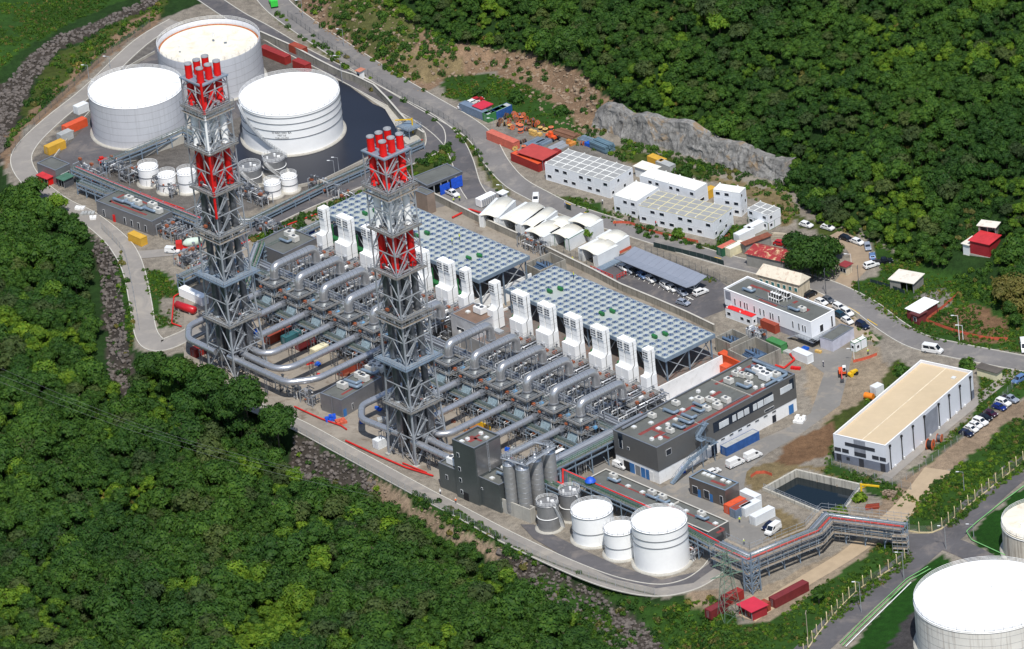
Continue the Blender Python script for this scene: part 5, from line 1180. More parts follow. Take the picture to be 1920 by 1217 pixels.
for f_ in (.04, .17, .3, .43, .595, .715, .84, .96): MB().cyl((la+.22, lb*f_, .2), (la+.22, lb*f_, 7.2), .14, 6).box(la+.05, la+.5, lb*f_-.3, lb*f_+.3, 7.0, 7.6).build('drainpipe', black, t)
MB().box(la*.49, la*.51, .5, lb-.5, zr, zr+.06).build('roof_ridge', mat('pale_ridge', C(222, 206, 178)), t); ac(t, la*.8, lb*.9, zr, 'sky')
for k in range(9): MB().box(la+.1, la+.5, lb*(.08+.1*k), lb*(.08+.1*k)+.35, .1, .7).build('vent_unit', whitep, t)
# white office
t, la, lb, zr = bld('office_building', 'white two storey office with slit windows and grey flat roof', (1357, 541), (1520, 604.5), (1567, 582), 7.0, mat('office_white', C(240, 241, 243), .6, 0, .03), par=.45, low=2.0, lowm=mat('office_base_grey', C(150, 150, 160)), capm=whiteb)
for u_ in (318, 385, 435, 465, 550, 620, 665, 742, 772, 845, 1010, 1082, 1128, 1156): win(t, 'f', la*(u_-190)/1037, 3.2, .35, 1.9, la, lb)
MB().box(.5, 2.6, -.04, .01, 4.0, 6.6).build('grey_panel', mat('panel_grey', C(140, 144, 154)), t)
win(t, 's', lb*.42, 2.6, 1.2, 2.0, la, lb, black); win(t, 's', lb*.86, 2.4, .5, 3.2, la, lb)
ac(t, 6.5, 3, zr, 'duct'); ac(t, 5.6, 4.6, zr, 'small'); ac(t, 27, 4, zr, 'box'); ac(t, 25, 2.5, zr, 'duct')
def chill(x, y):
    o = MB().box(x-2, x+2, y-.9, y+.9, zr+.9, zr+1.0).build('chiller_frame', whitep, t)
    for q in range(5): mb = MB(); mb.beam((x-2+q, y-.9, zr), (x-2+q, y-.9, zr+2.2), .14); mb.beam((x-2+q, y+.9, zr), (x-2+q, y+.9, zr+2.2), .14); mb.build('post', whitep, o)
    for q in range(4): MB().cyl((x-1.5+q, y, zr+2.1), (x-1.5+q, y, zr+2.3), .42, 10).build('fan', whitep, o)
    MB().box(x-1.9, x+1.9, y-.5, y+.5, zr+1.0, zr+2.0).build('coil', black, o)
chill(16.5, 4.2); chill(17.3, 6.6)
for s_ in [(4, 7, 6.2, 7.2), (7, 14, 6.6, 7.4), (12, 19, 1.6, 2.3), (21, 22, 6, 7.6), (26.5, 28.2, 4.5, 6)]: strip(t, *s_, zr)
for x0, x1, y0, y1 in ((10, 21.5, 2.5, 2.65), (21.5, 21.65, 2.5, 5.2), (21.5, 26, 3.2, 3.35)): MB().box(x0, x1, y0, y1, zr, zr+.35).build('cable_duct', alud, t)
mb = MB(); mb.box(la+.1, la+2.2, -1.5, lb*.75, 1.9, 2.0); mb.box(la*.86, la+2.2, -1.8, -.1, 1.9, 2.0); rail(mb, [(la*.86, -1.8, 2), (la+2.2, -1.8, 2), (la+2.2, lb*.75, 2)], 1.1, .07, 2, 1.2); mb.beam((la*.86, -1.2, 1.95), (la*.86-3.5, -1.2, .1), 1.1, .2); mb.build('entrance_balcony', steel, t)
bld('annex', 'low lilac grey annex with flat grey roof in front of the office end', (1537, 632), (1561, 639.5), (1609, 617), 3.4, mat('lilac_wall', C(196, 196, 208)), par=.15)
# dark tower block and wings
tb = mat('dark_green_cladding', C(98, 104, 104), .36, .45, .12, .15)
t, la, lb, zr = bld('workshop_tower', 'tall dark green metal tower block with four small windows', (847, 823.5), (888.5, 841), (937, 815.5), 17.6, tb, par=.6)
for z in (1.6, 5.2, 8.6, 12.9): win(t, 'f', la*.22, z, .8, 1.1, la, lb)
MB().box(la*.3, la*.52, -.1, .02, 0, 2.4).build('gate', black, t)
MB().box(la-.01, la+.05, .4, lb-.2, 8.9, 17.0).build('reflection_sheet', mat('reflecting_side_tone', C(168, 166, 166), .3, .8, .12, .3), t)  # paler sheet puts the reflected brightness of this side into the colour
ac(t, 3, 3, zr, 'small'); ac(t, 3.5, 7.5, zr, 'small'); ac(t, 2.5, 1.3, zr, 'sky'); ac(t, 6.3, 6.8, zr, 'sky'); strip(t, 2, 4.6, 2.5, 5.5, zr); strip(t, 3.5, 6.5, 4.5, 5.3, zr); strip(t, 3, 3.8, 5.5, 8.5, zr)
mb = MB(); mb.beam((la+.4, lb*.45, 8.8), (la+.4, lb*.45, 18), .1); mb.beam((la+.4, lb*.5, 8.8), (la+.4, lb*.5, 18), .1); [mb.beam((la+.4, lb*.45, 9+q*.8), (la+.4, lb*.5, 9+q*.8), .07) for q in range(11)]; mb.build('ladder', steel, t)
t, la, lb, zr = bld('workshop_wing', 'lower dark wing with open grey roof in front of the tower block', (896, 893), (935, 910), (970, 893), 8.6, tb, par=.5)
ac(t, 4.5, 4.5, zr, 'duct'); ac(t, 3, 8, zr, 'box'); ac(t, 3.4, 2, zr, 'sky'); MB().cyl((2, 7, zr+.9), (7, 7, zr+.9), .5, 8).build('air_duct', hv, t); win(t, 'f', 1.2, 5, .5, .5, la, lb); win(t, 's', 1.5, 1.5, 1.6, 1.6, la, lb)
t, la, lb, zr = bld('workshop_wing', 'small dark left wing of the tower block with white roof plant', (821.5, 867), (855, 881.5), (880, 868), 7.6, tb, par=.4, lb_=7)
ac(t, 3.5, 2.5, zr, 'big'); win(t, 'f', 3, 3.5, .8, 1.2, la, lb)
# low roofed hall behind the white tanks
t, la, lb, zr = bld('low_hall', 'very long low hall with dark roof and red walkway behind the white tanks', (1098, 899), (1328, 998), (1369, 978.5), 4.6, mat('hall_dark_wall', C(104, 104, 104), .4, .3), par=.35, capm=conck)
for k in range(8): ac(t, 6+k*5.6, lb*.62, zr, 'sky')
for x in (5, 20, 24, 39): ac(t, x, lb*.75, zr, 'box'); ac(t, x+1.6, lb*.5, zr, 'duct')
strip(t, 4, 49, lb*.52, lb*.6, zr); strip(t, 48.5, 49.5, lb*.2, lb*.52, zr); MB().box(la*.60, la*.61, .4, lb-.4, zr, zr+.25).build('roof_kerb', conck, t)
# small metal building
t, la, lb, zr = bld('pump_house', 'small dark metal building with blue doors next to the orange container', (1291.5, 894.5), (1359.5, 920), (1390.5, 907), 5.2, mat('brownish_cladding', C(112, 106, 102), .35, .5, .1), par=.35, capm=bsteel)
for x, y in ((2, 4), (3.5, 4), (5, 4), (8.6, 4.2), (10.6, 4.2)): ac(t, x, y, zr, 'sky')
strip(t, 5.8, 11, 2, 3, zr); strip(t, 2, 8, 5.2, 6, zr)
for s_, w_, dd in ((2.0, 1.8, 0), (3.4, .9, 1), (6.2, 1.8, 0), (7.8, .9, 1), (11.6, .9, 0)): win(t, 'f', s_, 0 if dd else .7, w_, 2.3, la, lb, MATS['blue_door'] if dd else None, door=bool(dd))
# lower middle building
t, la, lb, zr = bld('electrical_building', 'grey clad flat roofed building between the two chimney towers', (600, 737), (639.5, 751), (727.5, 711.5), 5.4, mat('grey_cladding', C(128, 128, 130), .4, .35, .1), par=.3)
for x, y, k in ((3, 6, 'box'), (3.4, 9, 'duct'), (3, 13, 'box'), (3.4, 16, 'duct'), (5, 19, 'box'), (2, 20, 'box'), (5, 7.5, 'duct'), (5, 12.5, 'box'), (2.6, 17.8, 'box')): ac(t, x, y, zr, k, s=1.3)
strip(t, 5, 5.8, 3, 16, zr); strip(t, 2, 5.8, 9.8, 10.4, zr); win(t, 's', 1, 0, 1, 2.2, la, lb, MATS['blue_door'], door=True); win(t, 's', 4.2, 1, .5, 1.6, la, lb); MB().cyl((la*.55, -.2, 0), (la*.55, -.2, 6.5), .12, 6).build('drainpipe', alud, t)
# grey building at the left
t, la, lb, zr = bld('substation_building', 'long grey metal clad building with white roof units at the left road bend', (180, 376.5), (284.5, 416), (329.5, 395.5), 4.7, mat('grey_cladding', C(128, 128, 130)), par=.3)
for x, y, k in ((8, 6, 'box'), (9.5, 4, 'duct'), (12, 5.5, 'box'), (14, 3.5, 'duct'), (17, 7, 'box'), (18.5, 4.5, 'duct'), (21, 5.5, 'box'), (6, 3.5, 'duct')): ac(t, x, y, zr, k, s=1.2)
strip(t, 3, 19, 2.2, 3, zr); strip(t, 3, 3.8, 2.2, 8, zr); strip(t, 9, 17, 7.5, 8.2, zr)
for s_ in (3, 12, 15, 18, 21): win(t, 'f', s_, .6, .7, 2, la, lb)
MB().box(7, 7.8, -.3, .02, 0, 2.2).build('door', redp, t)
t, la, lb, zr = bld('guard_house', 'small grey metal control house beside the left perimeter road', (69, 306), (103.5, 320), (133, 307.5), 4.8, mat('grey_cladding', C(128, 128, 130)), par=.2)
win(t, 's', 3.5, 1.6, 3.2, 1.1, la, lb)
t, la, lb, zr = bld('switch_building', 'grey flat roofed building behind the left silver ducts', (478, 455), (531, 477), (594, 447), 6.6, mat('grey_cladding', C(128, 128, 130)), par=.3)
ac(t, 5, 9, zr, 'box', s=1.3); ac(t, 6.5, 5.5, zr, 'duct'); ac(t, 8, 8, zr, 'box', s=1.3); ac(t, 3, 12, zr, 'sky')
t, la, lb, zr = bld('middle_block', 'pale walled block with brown roof and cream air units between the two engine rows', (844, 588), (892, 609), (935, 588), 9.0, mat('pale_grey_wall', C(186, 186, 188)), mat('brown_roof', C(120, 98, 84), .9, 0, .2), par=.3)
ac(t, 6, 6, zr, 'big'); ac(t, 8, 9, zr, 'box', s=1.3); ac(t, 3, 4, zr, 'sky'); win(t, 'f', 4, 5, 3, .8, la, lb)
# open workshop with blue tarpaulin
t, la, lb, zr = bld('open_workshop', 'grey roofed open sided workshop with blue tarpaulins hanging in its side', (771, 333), (800, 348.5), (860, 318), 4.8, dsteel, roofg, par=.1, low=4.0, lowm=dsteel)
for c in list(kids(t)):
    if c.name.startswith('lower_wall'): bpy.data.objects.remove(c)
for k in range(6): MB().box(la-.4, la-.1, lb*k/5*.96, lb*k/5*.96+.25, 0, 4).build('post', steel, t)
MB().box(0, .3, 0, lb, 0, 4).build('back_wall', dsteel, t); MB().box(.3, la, 0, .3, 0, 4).build('side_wall', mat('brown_sheet', C(140, 124, 112), .6, .1), t)
MB().box(la-.05, la+.05, lb*.35, lb*.62, .1, 3.2).build('tarpaulin', bluet, t); MB().box(la+.0, la+.1, lb*.66, lb*.97, .4, 3.8).build('tarpaulin', bluet, t)
t, la, lb, zr = bld('sheet_metal_shed', 'plain brownish metal shed behind the left end of the fan deck', (775, 356), (800, 366), (808, 362), 6.5, mat('brown_sheet', C(140, 124, 112)), par=.1, lb_=3)
# ------------------------------------------------------------------ site offices made of stacked cabins
cabw = mat('cabin_white', C(226, 229, 232), .5, 0, .05, .6); cabg = mat('cabin_roof_grey', C(152, 153, 152), .8, 0, .08, .4); cabl = mat('cabin_joint_white', C(236, 236, 230), .6); caby = mat('cabin_joint_cream', C(214, 204, 160), .6); cabr = mat('cabin_roof_white', C(232, 232, 226), .6, 0, .05)
def cabins(name, label, L, F, R_, h, nx_, ny_, st, roofm, jm, frame=cabw, winm=True, off=0):
    O, rot, la, lb = rect(L, F, R_, h); t = thing(name, label, 'site office', O, rot)
    hs = (h-off)/st; dx, dy = la/nx_, lb/ny_
    for k in range(st):
        z0 = off+k*hs
        for i in range(nx_):
            MB().box(dx*i+.04, dx*(i+1)-.04, .02, .3, z0+.08, z0+hs-.08).build('cabin_front', cabw, t)
            o = MB().box(dx*i+dx*.22, dx*i+dx*.78, -.03, .03, z0+1.0, z0+2.0).build('window', windowframe, t) if winm and (i+k) % 3 != 1 else None
            if o: MB().box(dx*i+dx*.27, dx*i+dx*.73, -.06, -.02, z0+1.08, z0+1.92).build('pane', glass, o)
            MB().box(dx*i+.04, dx*(i+1)-.04, lb-.3, lb-.02, z0+.08, z0+hs-.08).build('cabin_back', cabw, t)
        for j in range(ny_):
            MB().box(la-.3, la-.02, max(.31, dy*j+.04), min(lb-.31, dy*(j+1)-.04), z0+.08, z0+hs-.08).build('cabin_end', cabw, t)
            MB().box(.02, .3, max(.31, dy*j+.04), min(lb-.31, dy*(j+1)-.04), z0+.08, z0+hs-.08).build('cabin_end', cabw, t)
            if winm and (j+k) % 2 == 0: o = MB().box(la-.03, la+.03, dy*j+dy*.3, dy*j+dy*.7, z0+1.0, z0+1.9).build('window', windowframe, t); MB().box(la+.02, la+.06, dy*j+dy*.34, dy*j+dy*.66, z0+1.05, z0+1.85).build('pane', glass, o)
        mb = MB()
        for z in (z0, z0+hs-.08): mb.box(0, la, 0, .06, z, z+.08); mb.box(la-.06, la, .06, lb, z, z+.08)
        for i in range(nx_+1): x = min(dx*i, la-.08); mb.box(x, x+.08, -.01, .05, z0+.08, z0+hs-.08)
        for j in range(1, ny_+1): y = min(dy*j, lb-.08); mb.box(la-.05, la+.01, y, y+.08, z0+.08, z0+hs-.08)
        mb.build('corner_frame', frame, t)
    for i in range(nx_):
        for j in range(ny_): MB().box(dx*i+.14, dx*(i+1)-.14, dy*j+.14, dy*(j+1)-.14, h-.1, h+.02).build('roof_panel', roofm, t)
    mb = MB()
    for i in range(nx_+1): x = dx*i; mb.box(max(0, x-.14), min(la, x+.14), 0, lb, h-.06, h+.05)
    for j in range(ny_+1): y = dy*j; mb.box(0, la, max(0, y-.14), min(lb, y+.14), h-.05, h+.06)
    mb.build('roof_joint', jm, t)
    for i in range(0, nx_, 2):
        for y in (.1, lb-.4): MB().box(dx*i+.3, dx*i+.6, y, y+.3, h+.05, h+.5).build('lifting_lug', cabl, t)
    if off: mb = MB(); [mb.box(x, x+.3, y, y+.3, 0, off) for x in (0, la/2, la-.3) for y in (0, lb-.3)]; mb.build('footing', conc, t)
    return t, la, lb
cabins('site_office', 'largest two storey block of white cabins with grey panelled roof, upper left', (1021, 306), (1142, 341), (1195, 317), 5.4, 8, 4, 2, cabg, cabl)
cabins('site_office', 'two storey block of white cabins whose grey roof has cream joints, lowest one', (1197, 385), (1336, 417), (1384, 392), 5.4, 8, 4, 2, cabg, caby)
cabins('site_office', 'smaller white roofed cabin block between the two big grey roofed ones', (1150, 366), (1193, 378), (1233, 351), 5.4, 3, 3, 2, cabr, cabl)
cabins('site_office', 'long white roofed two storey cabin row behind the other site offices', (1199, 329), (1303, 358), (1324, 343), 5.4, 8, 1, 2, cabr, cabl)
cabins('site_office', 'tall three storey stack of white cabins beside the yellow container', (1337, 355), (1387, 362.5), (1401, 352), 7.6, 3, 2, 3, cabr, cabl)
cabins('site_office', 'two storey cabin block with green frames on its ground floor', (1401, 391), (1439, 404), (1464, 391), 5.0, 3, 2, 1, cabg, cabl, off=2.5)
cabins('site_office', 'green framed ground floor cabins under the rightmost white cabin block', (1401.5, 405), (1439.5, 418.5), (1464, 405.5), 2.5, 3, 2, 1, cabg, greenp, frame=greenp)
cabins('portacabin', 'single white portacabin with green corner frame beside the lilac annex', (1594, 641), (1602.5, 644.5), (1628, 634), 2.8, 1, 2, 1, cabr, greenp, frame=greenp)
t, la, lb = cabins('site_hut', 'white hut with bright red roof beside the white office building', (1360, 577), (1409, 595), (1419, 590), 3.0, 4, 1, 1, redp, mat('red_roof_sheet', C(196, 52, 58)))
# outside stair of a site office
mb = MB(); t = thing('office_stair', 'open metal stair at the lower right end of the cream jointed cabin block', 'stairs', U(1346, 452), HEAD)
mb.beam((0, 0, .1), (0, 5, 2.9), 1.2, .15); rail(mb, [(.6, 0, .1), (.6, 5, 2.9)], 1, .07, 2, 1); mb.build('flight', steel, t)
# ------------------------------------------------------------------ shelters with arched canopies on containers
canv = mat('canopy_fabric', C(232, 228, 214), .8, 0, .05, .4, dirt=C(206, 190, 160), dirt_amt=.35); wcon = mat('white_container_paint', C(222, 225, 226), .5, 0, .06, .5)
def shelter(label, L, F, R_, h=4.6, side=.24, green=False):
    O, rot, la, lb = rect(L, F, R_, h); t = thing('canopy_shelter', label, 'shelter', O, rot); w = la*side; e = h-.7
    for nm, x0, x1 in (('container', 0, w), ('container', la-w, la)):
        o = MB().box(x0, x1, 0, lb, 0, e).build(nm, wcon, t)
        mb = MB()
        for x in (x0, x1-.1): mb.box(x-.02, x+.12, -.05, .02, 0, e); 
        mb.box(x0-.02, x1+.02, -.05, .02, e-.12, e+.03); mb.box(x1-.02, x1+.05, 0, lb, e-.12, e+.03); mb.build('frame', greenp if green else cabl, o)
    n = 10; X0, X1 = w*.55, la-w*.55; vs = []
    for k in range(n+1):
        x = X0+(X1-X0)*k/n; z = e+.05+0.55*math.sin(PI*k/n)
        vs += [(x, -.3, z), (x, lb+.3, z), (x, -.3, z-.12), (x, lb+.3, z-.12)]
    fs = [(4*k, 4*k+4, 4*k+5, 4*k+1) for k in range(n)]+[(4*k+2, 4*k+3, 4*k+7, 4*k+6) for k in range(n)]+[(4*k, 4*k+2, 4*k+6, 4*k+4) for k in range(n)]+[(4*k+1, 4*k+5, 4*k+7, 4*k+3) for k in range(n)]
    mb = MB(); mb.add(vs, fs, 0, True); mb.build('canopy', canv, t)
    mb = MB()
    for j in range(5):
        y = lb*j/4
        for k in range(n): mb.beam((X0+(X1-X0)*k/n, y, e-.1+0.5*math.sin(PI*k/n)), (X0+(X1-X0)*(k+1)/n, y, e-.1+0.5*math.sin(PI*(k+1)/n)), .1)
    mb.build('arch_rib', steel, t); MB().box(w, la-w, lb-.15, lb, 0, e).build('rear_wall', wcon, t); return t
SH = [((897, 399), (934, 404), (985, 374), 'leftmost'), ((934, 405), (975, 417), (1029, 387), 'second'), ((975, 417), (1003, 423), (1058, 394), 'narrow third'),
      ((983, 428), (1019, 441), (1052, 419), 'near left'), ((1022, 413), (1058, 424), (1076, 410), 'small middle'), ((1030, 432), (1066, 444), (1099, 428), 'green framed'), ((1064, 409), (1106, 422), (1132, 408), 'tall rear right'), ((1083, 460), (1120, 475), (1151, 453), 'lowest'), ((1116, 441), (1153, 453), (1184, 439), 'rightmost')]
for L, F, R_, w in SH: shelter('%s white canopy shelter on containers between fence and upper road' % w, L, F, R_, 4.6 if 'tall' not in w else 5.6, green='green' in w)
# carport
O, rot, la, lb = rect((1151, 484), (1287, 540), (1327, 521), 3.6); t = thing('carport', 'long blue grey carport roof over a row of parked cars', 'carport', O, rot)
bm_ = mat('blue_grey_roof_sheet', C(146, 152, 164), .45, .15, .05, .2); n = 12
for k in range(n):
    x0, x1 = la*k/n+.03, la*(k+1)/n-.03
    mb = MB(); y1 = lb*.42; zr = 3.1
    mb.add([(x0, 0, 3.7), (x1, 0, 3.7), (x1, y1, 3.25), (x0, y1, 3.25), (x0, 0, 3.55), (x1, 0, 3.55), (x1, y1, 3.1), (x0, y1, 3.1)], [(0,1,2,3),(7,6,5,4),(0,4,5,1),(1,5,6,2),(3,2,6,7),(0,3,7,4)]); mb.build('roof_panel', bm_, t)
    mb = MB(); mb.add([(x0, y1, 3.2), (x1, y1, 3.2), (x1, lb, 4.1), (x0, lb, 4.1), (x0, y1, 3.05), (x1, y1, 3.05), (x1, lb, 3.95), (x0, lb, 3.95)], [(0,1,2,3),(7,6,5,4),(0,4,5,1),(1,5,6,2),(3,2,6,7),(0,3,7,4)]); mb.build('roof_panel', bm_, t)
for k in range(7): x = .6+(la-1.2)*k/6; MB().beam((x, lb*.42, 0), (x, lb*.42, 3.1), .22).beam((x, lb*.42, 1.6), (x, .6, 3.5), .14).beam((x, lb*.42, 1.6), (x, lb-.6, 3.8), .14).build('post', steel, t)
# ------------------------------------------------------------------ small houses and sheds
def ribs(mb, la, lb, z, step=.8):
    for k in range(int(la/step)): mb.box(.1+k*step, .16+k*step, 0, lb, z, z+.06)
def hut(name, label, L, F, R_, h, wm_, rm, cat='house', gable=0, over=.4, openf=0, lb_=None, ribm=None, wins=0, porch=None):
    zb = hit(F[0]+3, F[1]+h*6).z; zb = zb if zb > .3 else 0
    O, rot, la, lb = rect(L, F, R_, h+zb); lb = lb_ or lb; t = thing(name, label, cat, O+Vector((0, 0, zb)), rot); w = .2
    if zb: MB().box(-.1, la+.1, -.1, lb+.1, -2.5, .02).build('foundation', conc, t)
    for bx in ((0, la, 0, w), (la-w, la, w, lb), (0, la-w, lb-w, lb), (0, w, w, lb-w)):
        if openf and bx[3] == w: MB().box(0, la*(1-openf), 0, w, 0, h-.1).build('wall', wm_, t); continue
        MB().box(*bx, 0, h-.1).build('wall', wm_, t)
    if openf:
        for k in range(3): x = la*(1-openf)+la*openf*k/2-.1; MB().box(x-.06, x+.06, .02, .14, 0, h-.1).build('post', steel, t)
    if gable:
        mb = MB(); o_ = over; m = lb/2
        mb.add([(-o_, -o_, h-.15), (la+o_, -o_, h-.15), (la+o_-m*.35, m, h+gable), (-o_+m*.35, m, h+gable), (la+o_, lb+o_, h-.15), (-o_, lb+o_, h-.15)], [(0,1,2,3),(2,4,5,3),(1,4,2),(0,3,5),(0,5,4,1)]); mb.build('roof', rm, t)
    else:
        MB().box(-over, la+over, -over, lb+over, h-.12, h+.05).build('roof', rm, t)
        if ribm: mb = MB(); ribs(mb, la, lb, h+.05); mb.build('roof_rib', ribm, t)
    for k in range(wins): win(t, 'f', la*(k+.6)/(wins+.2), 1.0 if h < 4 else h-2.6, .9, 1.1, la, lb, mat('teal_shutter', C(46, 110, 108), .6) if h > 4 else None)
    return t, la, lb
cream = mat('stained_cream_wall', C(206, 192, 166), .9, 0, .12, .5, streak=.7, dirt=C(120, 104, 84)); rustr = mat('rusty_red_sheet', C(150, 44, 46), .7, 0, .25, .4, dirt=C(206, 178, 136), dirt_amt=1); whr = mat('white_sheet_roof', C(226, 222, 208), .6, 0, .06, .4, dirt=C(180, 130, 100), dirt_amt=.4)
brownr = mat('rusty_brown_sheet', C(128, 74, 54), .8, 0, .3, .8); gwall = mat('grey_block_wall', C(140, 138, 132), .9, 0, .15, .5)
hut('old_house', 'old cream walled two storey house with long pale hipped roof and teal shutters', (1420, 513), (1498, 533), (1520, 520), 5.6, cream, mat('pale_sheet_roof', C(214, 204, 184), .7, 0, .08, .5, dirt=C(160, 96, 70), dirt_amt=.45), gable=2.2, wins=7)
hut('shed', 'large shed with rusty red and bleached roof beside the big tree', (1399, 474), (1490, 494), (1512, 476), 4.2, gwall, rustr, 'shed', gable=1.6)
hut('shed', 'narrow shed with rusty brown roof behind the red roofed shed', (1391, 455), (1398, 459), (1436, 436), 3.4, gwall, brownr, 'shed')
hut('hut', 'small white hut with maroon roof at the bend of the dirt road', (1574, 496), (1586, 500), (1597, 494), 3.0, cream, mat('maroon_roof', C(138, 50, 54), .7), wins=2)
hut('house', 'flat white roofed house with open porch and terrace, upper right', (1668, 523), (1712, 531), (1732, 514), 3.2, gwall, whr, openf=.55)
hut('house', 'white roofed house with open side, next to the orange netting', (1700, 578), (1724, 586), (1763, 568), 3.2, mat('maroon_wall', C(112, 42, 42), .8), whiteb, openf=.3)
hut('annex_hut', 'dark red annex hut in front of the white roofed house', (1708, 587), (1722, 592), (1738, 584), 3.0, MATS['maroon_wall'], mat('dark_maroon_roof', C(92, 44, 44), .7), 'shed', wins=1)
hut('shack', 'red corrugated shack at the right edge below the olive tree', (1818, 450), (1854, 458), (1874, 441), 4.2, mat('red_sheet_wall', C(150, 36, 44), .6, 0, .12), mat('red_roof_sheet', C(196, 52, 58)), 'shack')
hut('lean_to', 'white flat canopy with dark open space behind the red shack', (1834, 422), (1866, 426), (1880, 418), 3.4, gwall, whr, 'canopy', openf=.9)
hut('shack', 'narrow pale shed leaning on the left side of the red shack', (1805, 456), (1816, 459), (1832, 446), 3.4, wcon, whr, 'shed')
hut('kiosk', 'small cream hut with dark flat roof behind the far warehouse end', (1831, 688), (1869, 699), (1877, 692), 2.7, mat('cream_wall', C(220, 212, 178), .8), mat('dark_felt_roof', C(92, 86, 80), .9), 'hut')
hut('gate_house', 'little white gatehouse between the two upper roads', (668, 132), (674, 134), (680, 129), 3.0, whitep, mat('terracotta_cap', C(186, 120, 96), .8), 'hut', wins=1)
hut('gate_house', 'small white guard cabin behind the leftmost canopy shelter', (934, 361), (942, 364), (949, 359), 2.8, whitep, whitep, 'hut', wins=1)
hut('kiosk', 'cream utility kiosk with grey roof left of the long grey building', (96, 377), (107, 382), (118, 374), 2.4, mat('cream_wall', C(220, 212, 178)), cabg, 'kiosk')
hut('red_cabin', 'open red cabin in front of the control house at the left', (70, 328), (88, 335), (98, 329), 2.6, redp, mat('red_roof_sheet', C(196, 52, 58)), 'cabin', openf=.6)
hut('cabin', 'cabin with green tarpaulin roof beside the red cabin', (107, 333), (119, 338), (133, 328), 2.8, dsteel, mat('green_tarp', C(70, 110, 92), .7), 'cabin', openf=.8)
hut('canopy', 'large flat red roof sheet over two red containers beside the drum yard', (972, 285), (1017, 299.5), (1047, 286), 3.6, MATS['red_sheet_wall'], mat('flat_red_roof', C(178, 66, 62), .8, 0, .12, .3), 'canopy', openf=.98)
hut('canopy', 'red flat roof next to an orange container at the foot of the pylon', (1384, 1133), (1409, 1147), (1432, 1131), 2.9, MATS['red_sheet_wall'], mat('raspberry_roof', C(196, 44, 66), .7, 0, .08), 'canopy', openf=.95)
hut('canopy', 'small red roof over blue containers above the cable drums', (888, 198), (903, 204), (921, 195), 3.0, gwall, MATS['raspberry_roof'], 'canopy', openf=.9)
hut('canopy', 'white arched tent behind the long cabin row', (1190, 311), (1222, 321), (1235, 312), 3.4, wcon, canv, 'tent')
# ------------------------------------------------------------------ shipping containers
def container(label, u, v, L=6.06, col=redp, ang='B', h=2.59, z=0, roof=None, w=2.44, name='shipping_container', grp=None):
    P = U(u, v, 0); rot = {'A': HEAD, 'B': HEAD+PI/2}.get(ang, ang); t = thing(name, label, 'container', (P.x, P.y, z+.05), rot, grp)
    a, b = L/2, w/2; mb = MB(); mb.box(-a+.1, a-.1, -b+.06, b-.06, .12, h-.08); mb.build('shell', col, t)
    mb = MB(); n = max(6, int(L/.45))
    for k in range(n):
        x = -a+.25+(L-.5)*k/n
        for s in (-1, 1): mb.box(x, x+(L-.5)/n*.5, s*b-.05 if s > 0 else -b-.0, s*b if s > 0 else -b+.05, .2, h-.15)
    tag(mb.build('corrugation', col, t), kind='stuff')
    mb = MB()
    for x in (-a, a-.14):
        for y in (-b, b-.14): mb.box(x, x+.14, y, y+.14, 0, h)
    for y in (-b, b-.14):
        for z0 in (0, h-.13): mb.box(-a+.14, a-.14, y+.01, y+.13, z0, z0+.13)
    for x in (-a, a-.14):
        for z0 in (0, h-.13): mb.box(x+.01, x+.13, -b+.14, b-.14, z0, z0+.13)
    mb.build('frame', col, t)
    MB().box(-a+.15, a-.15, -b+.15, b-.15, h-.09, h-.03).build('roof', roof or col, t)
    for s in (-1, 1): MB().box(-a-.02, -a+.08, s*.6-.52, s*.6+.52, .2, h-.2).build('door', col, t); MB().box(-a-.07, -a-.02, s*.25-.03, s*.25+.03, .3, h-.3).build('lock_rod', steel, t)
    return t
cR = mat('container_red', C(148, 44, 40), .55, 0, .12, .8); cD = mat('container_dark_red', C(118, 42, 44), .6, 0, .15, .8); cO = mat('container_orange', C(214, 88, 50), .55, 0, .12, .8); cS = mat('container_salmon', C(196, 104, 86), .65, 0, .15, .8)
cB = mat('container_blue', C(48, 90, 150), .5, 0, .2, .8); cG = mat('container_green', C(64, 128, 70), .55, 0, .15); cY = mat('container_yellow', C(204, 160, 56), .6, 0, .12); cGB = mat('container_grey_blue', C(112, 128, 148), .55, 0, .15); cBr = mat('container_brick', C(150, 66, 46), .65, 0, .15); cGr = mat('container_grey', C(170, 172, 170), .6)
WR = (None,)
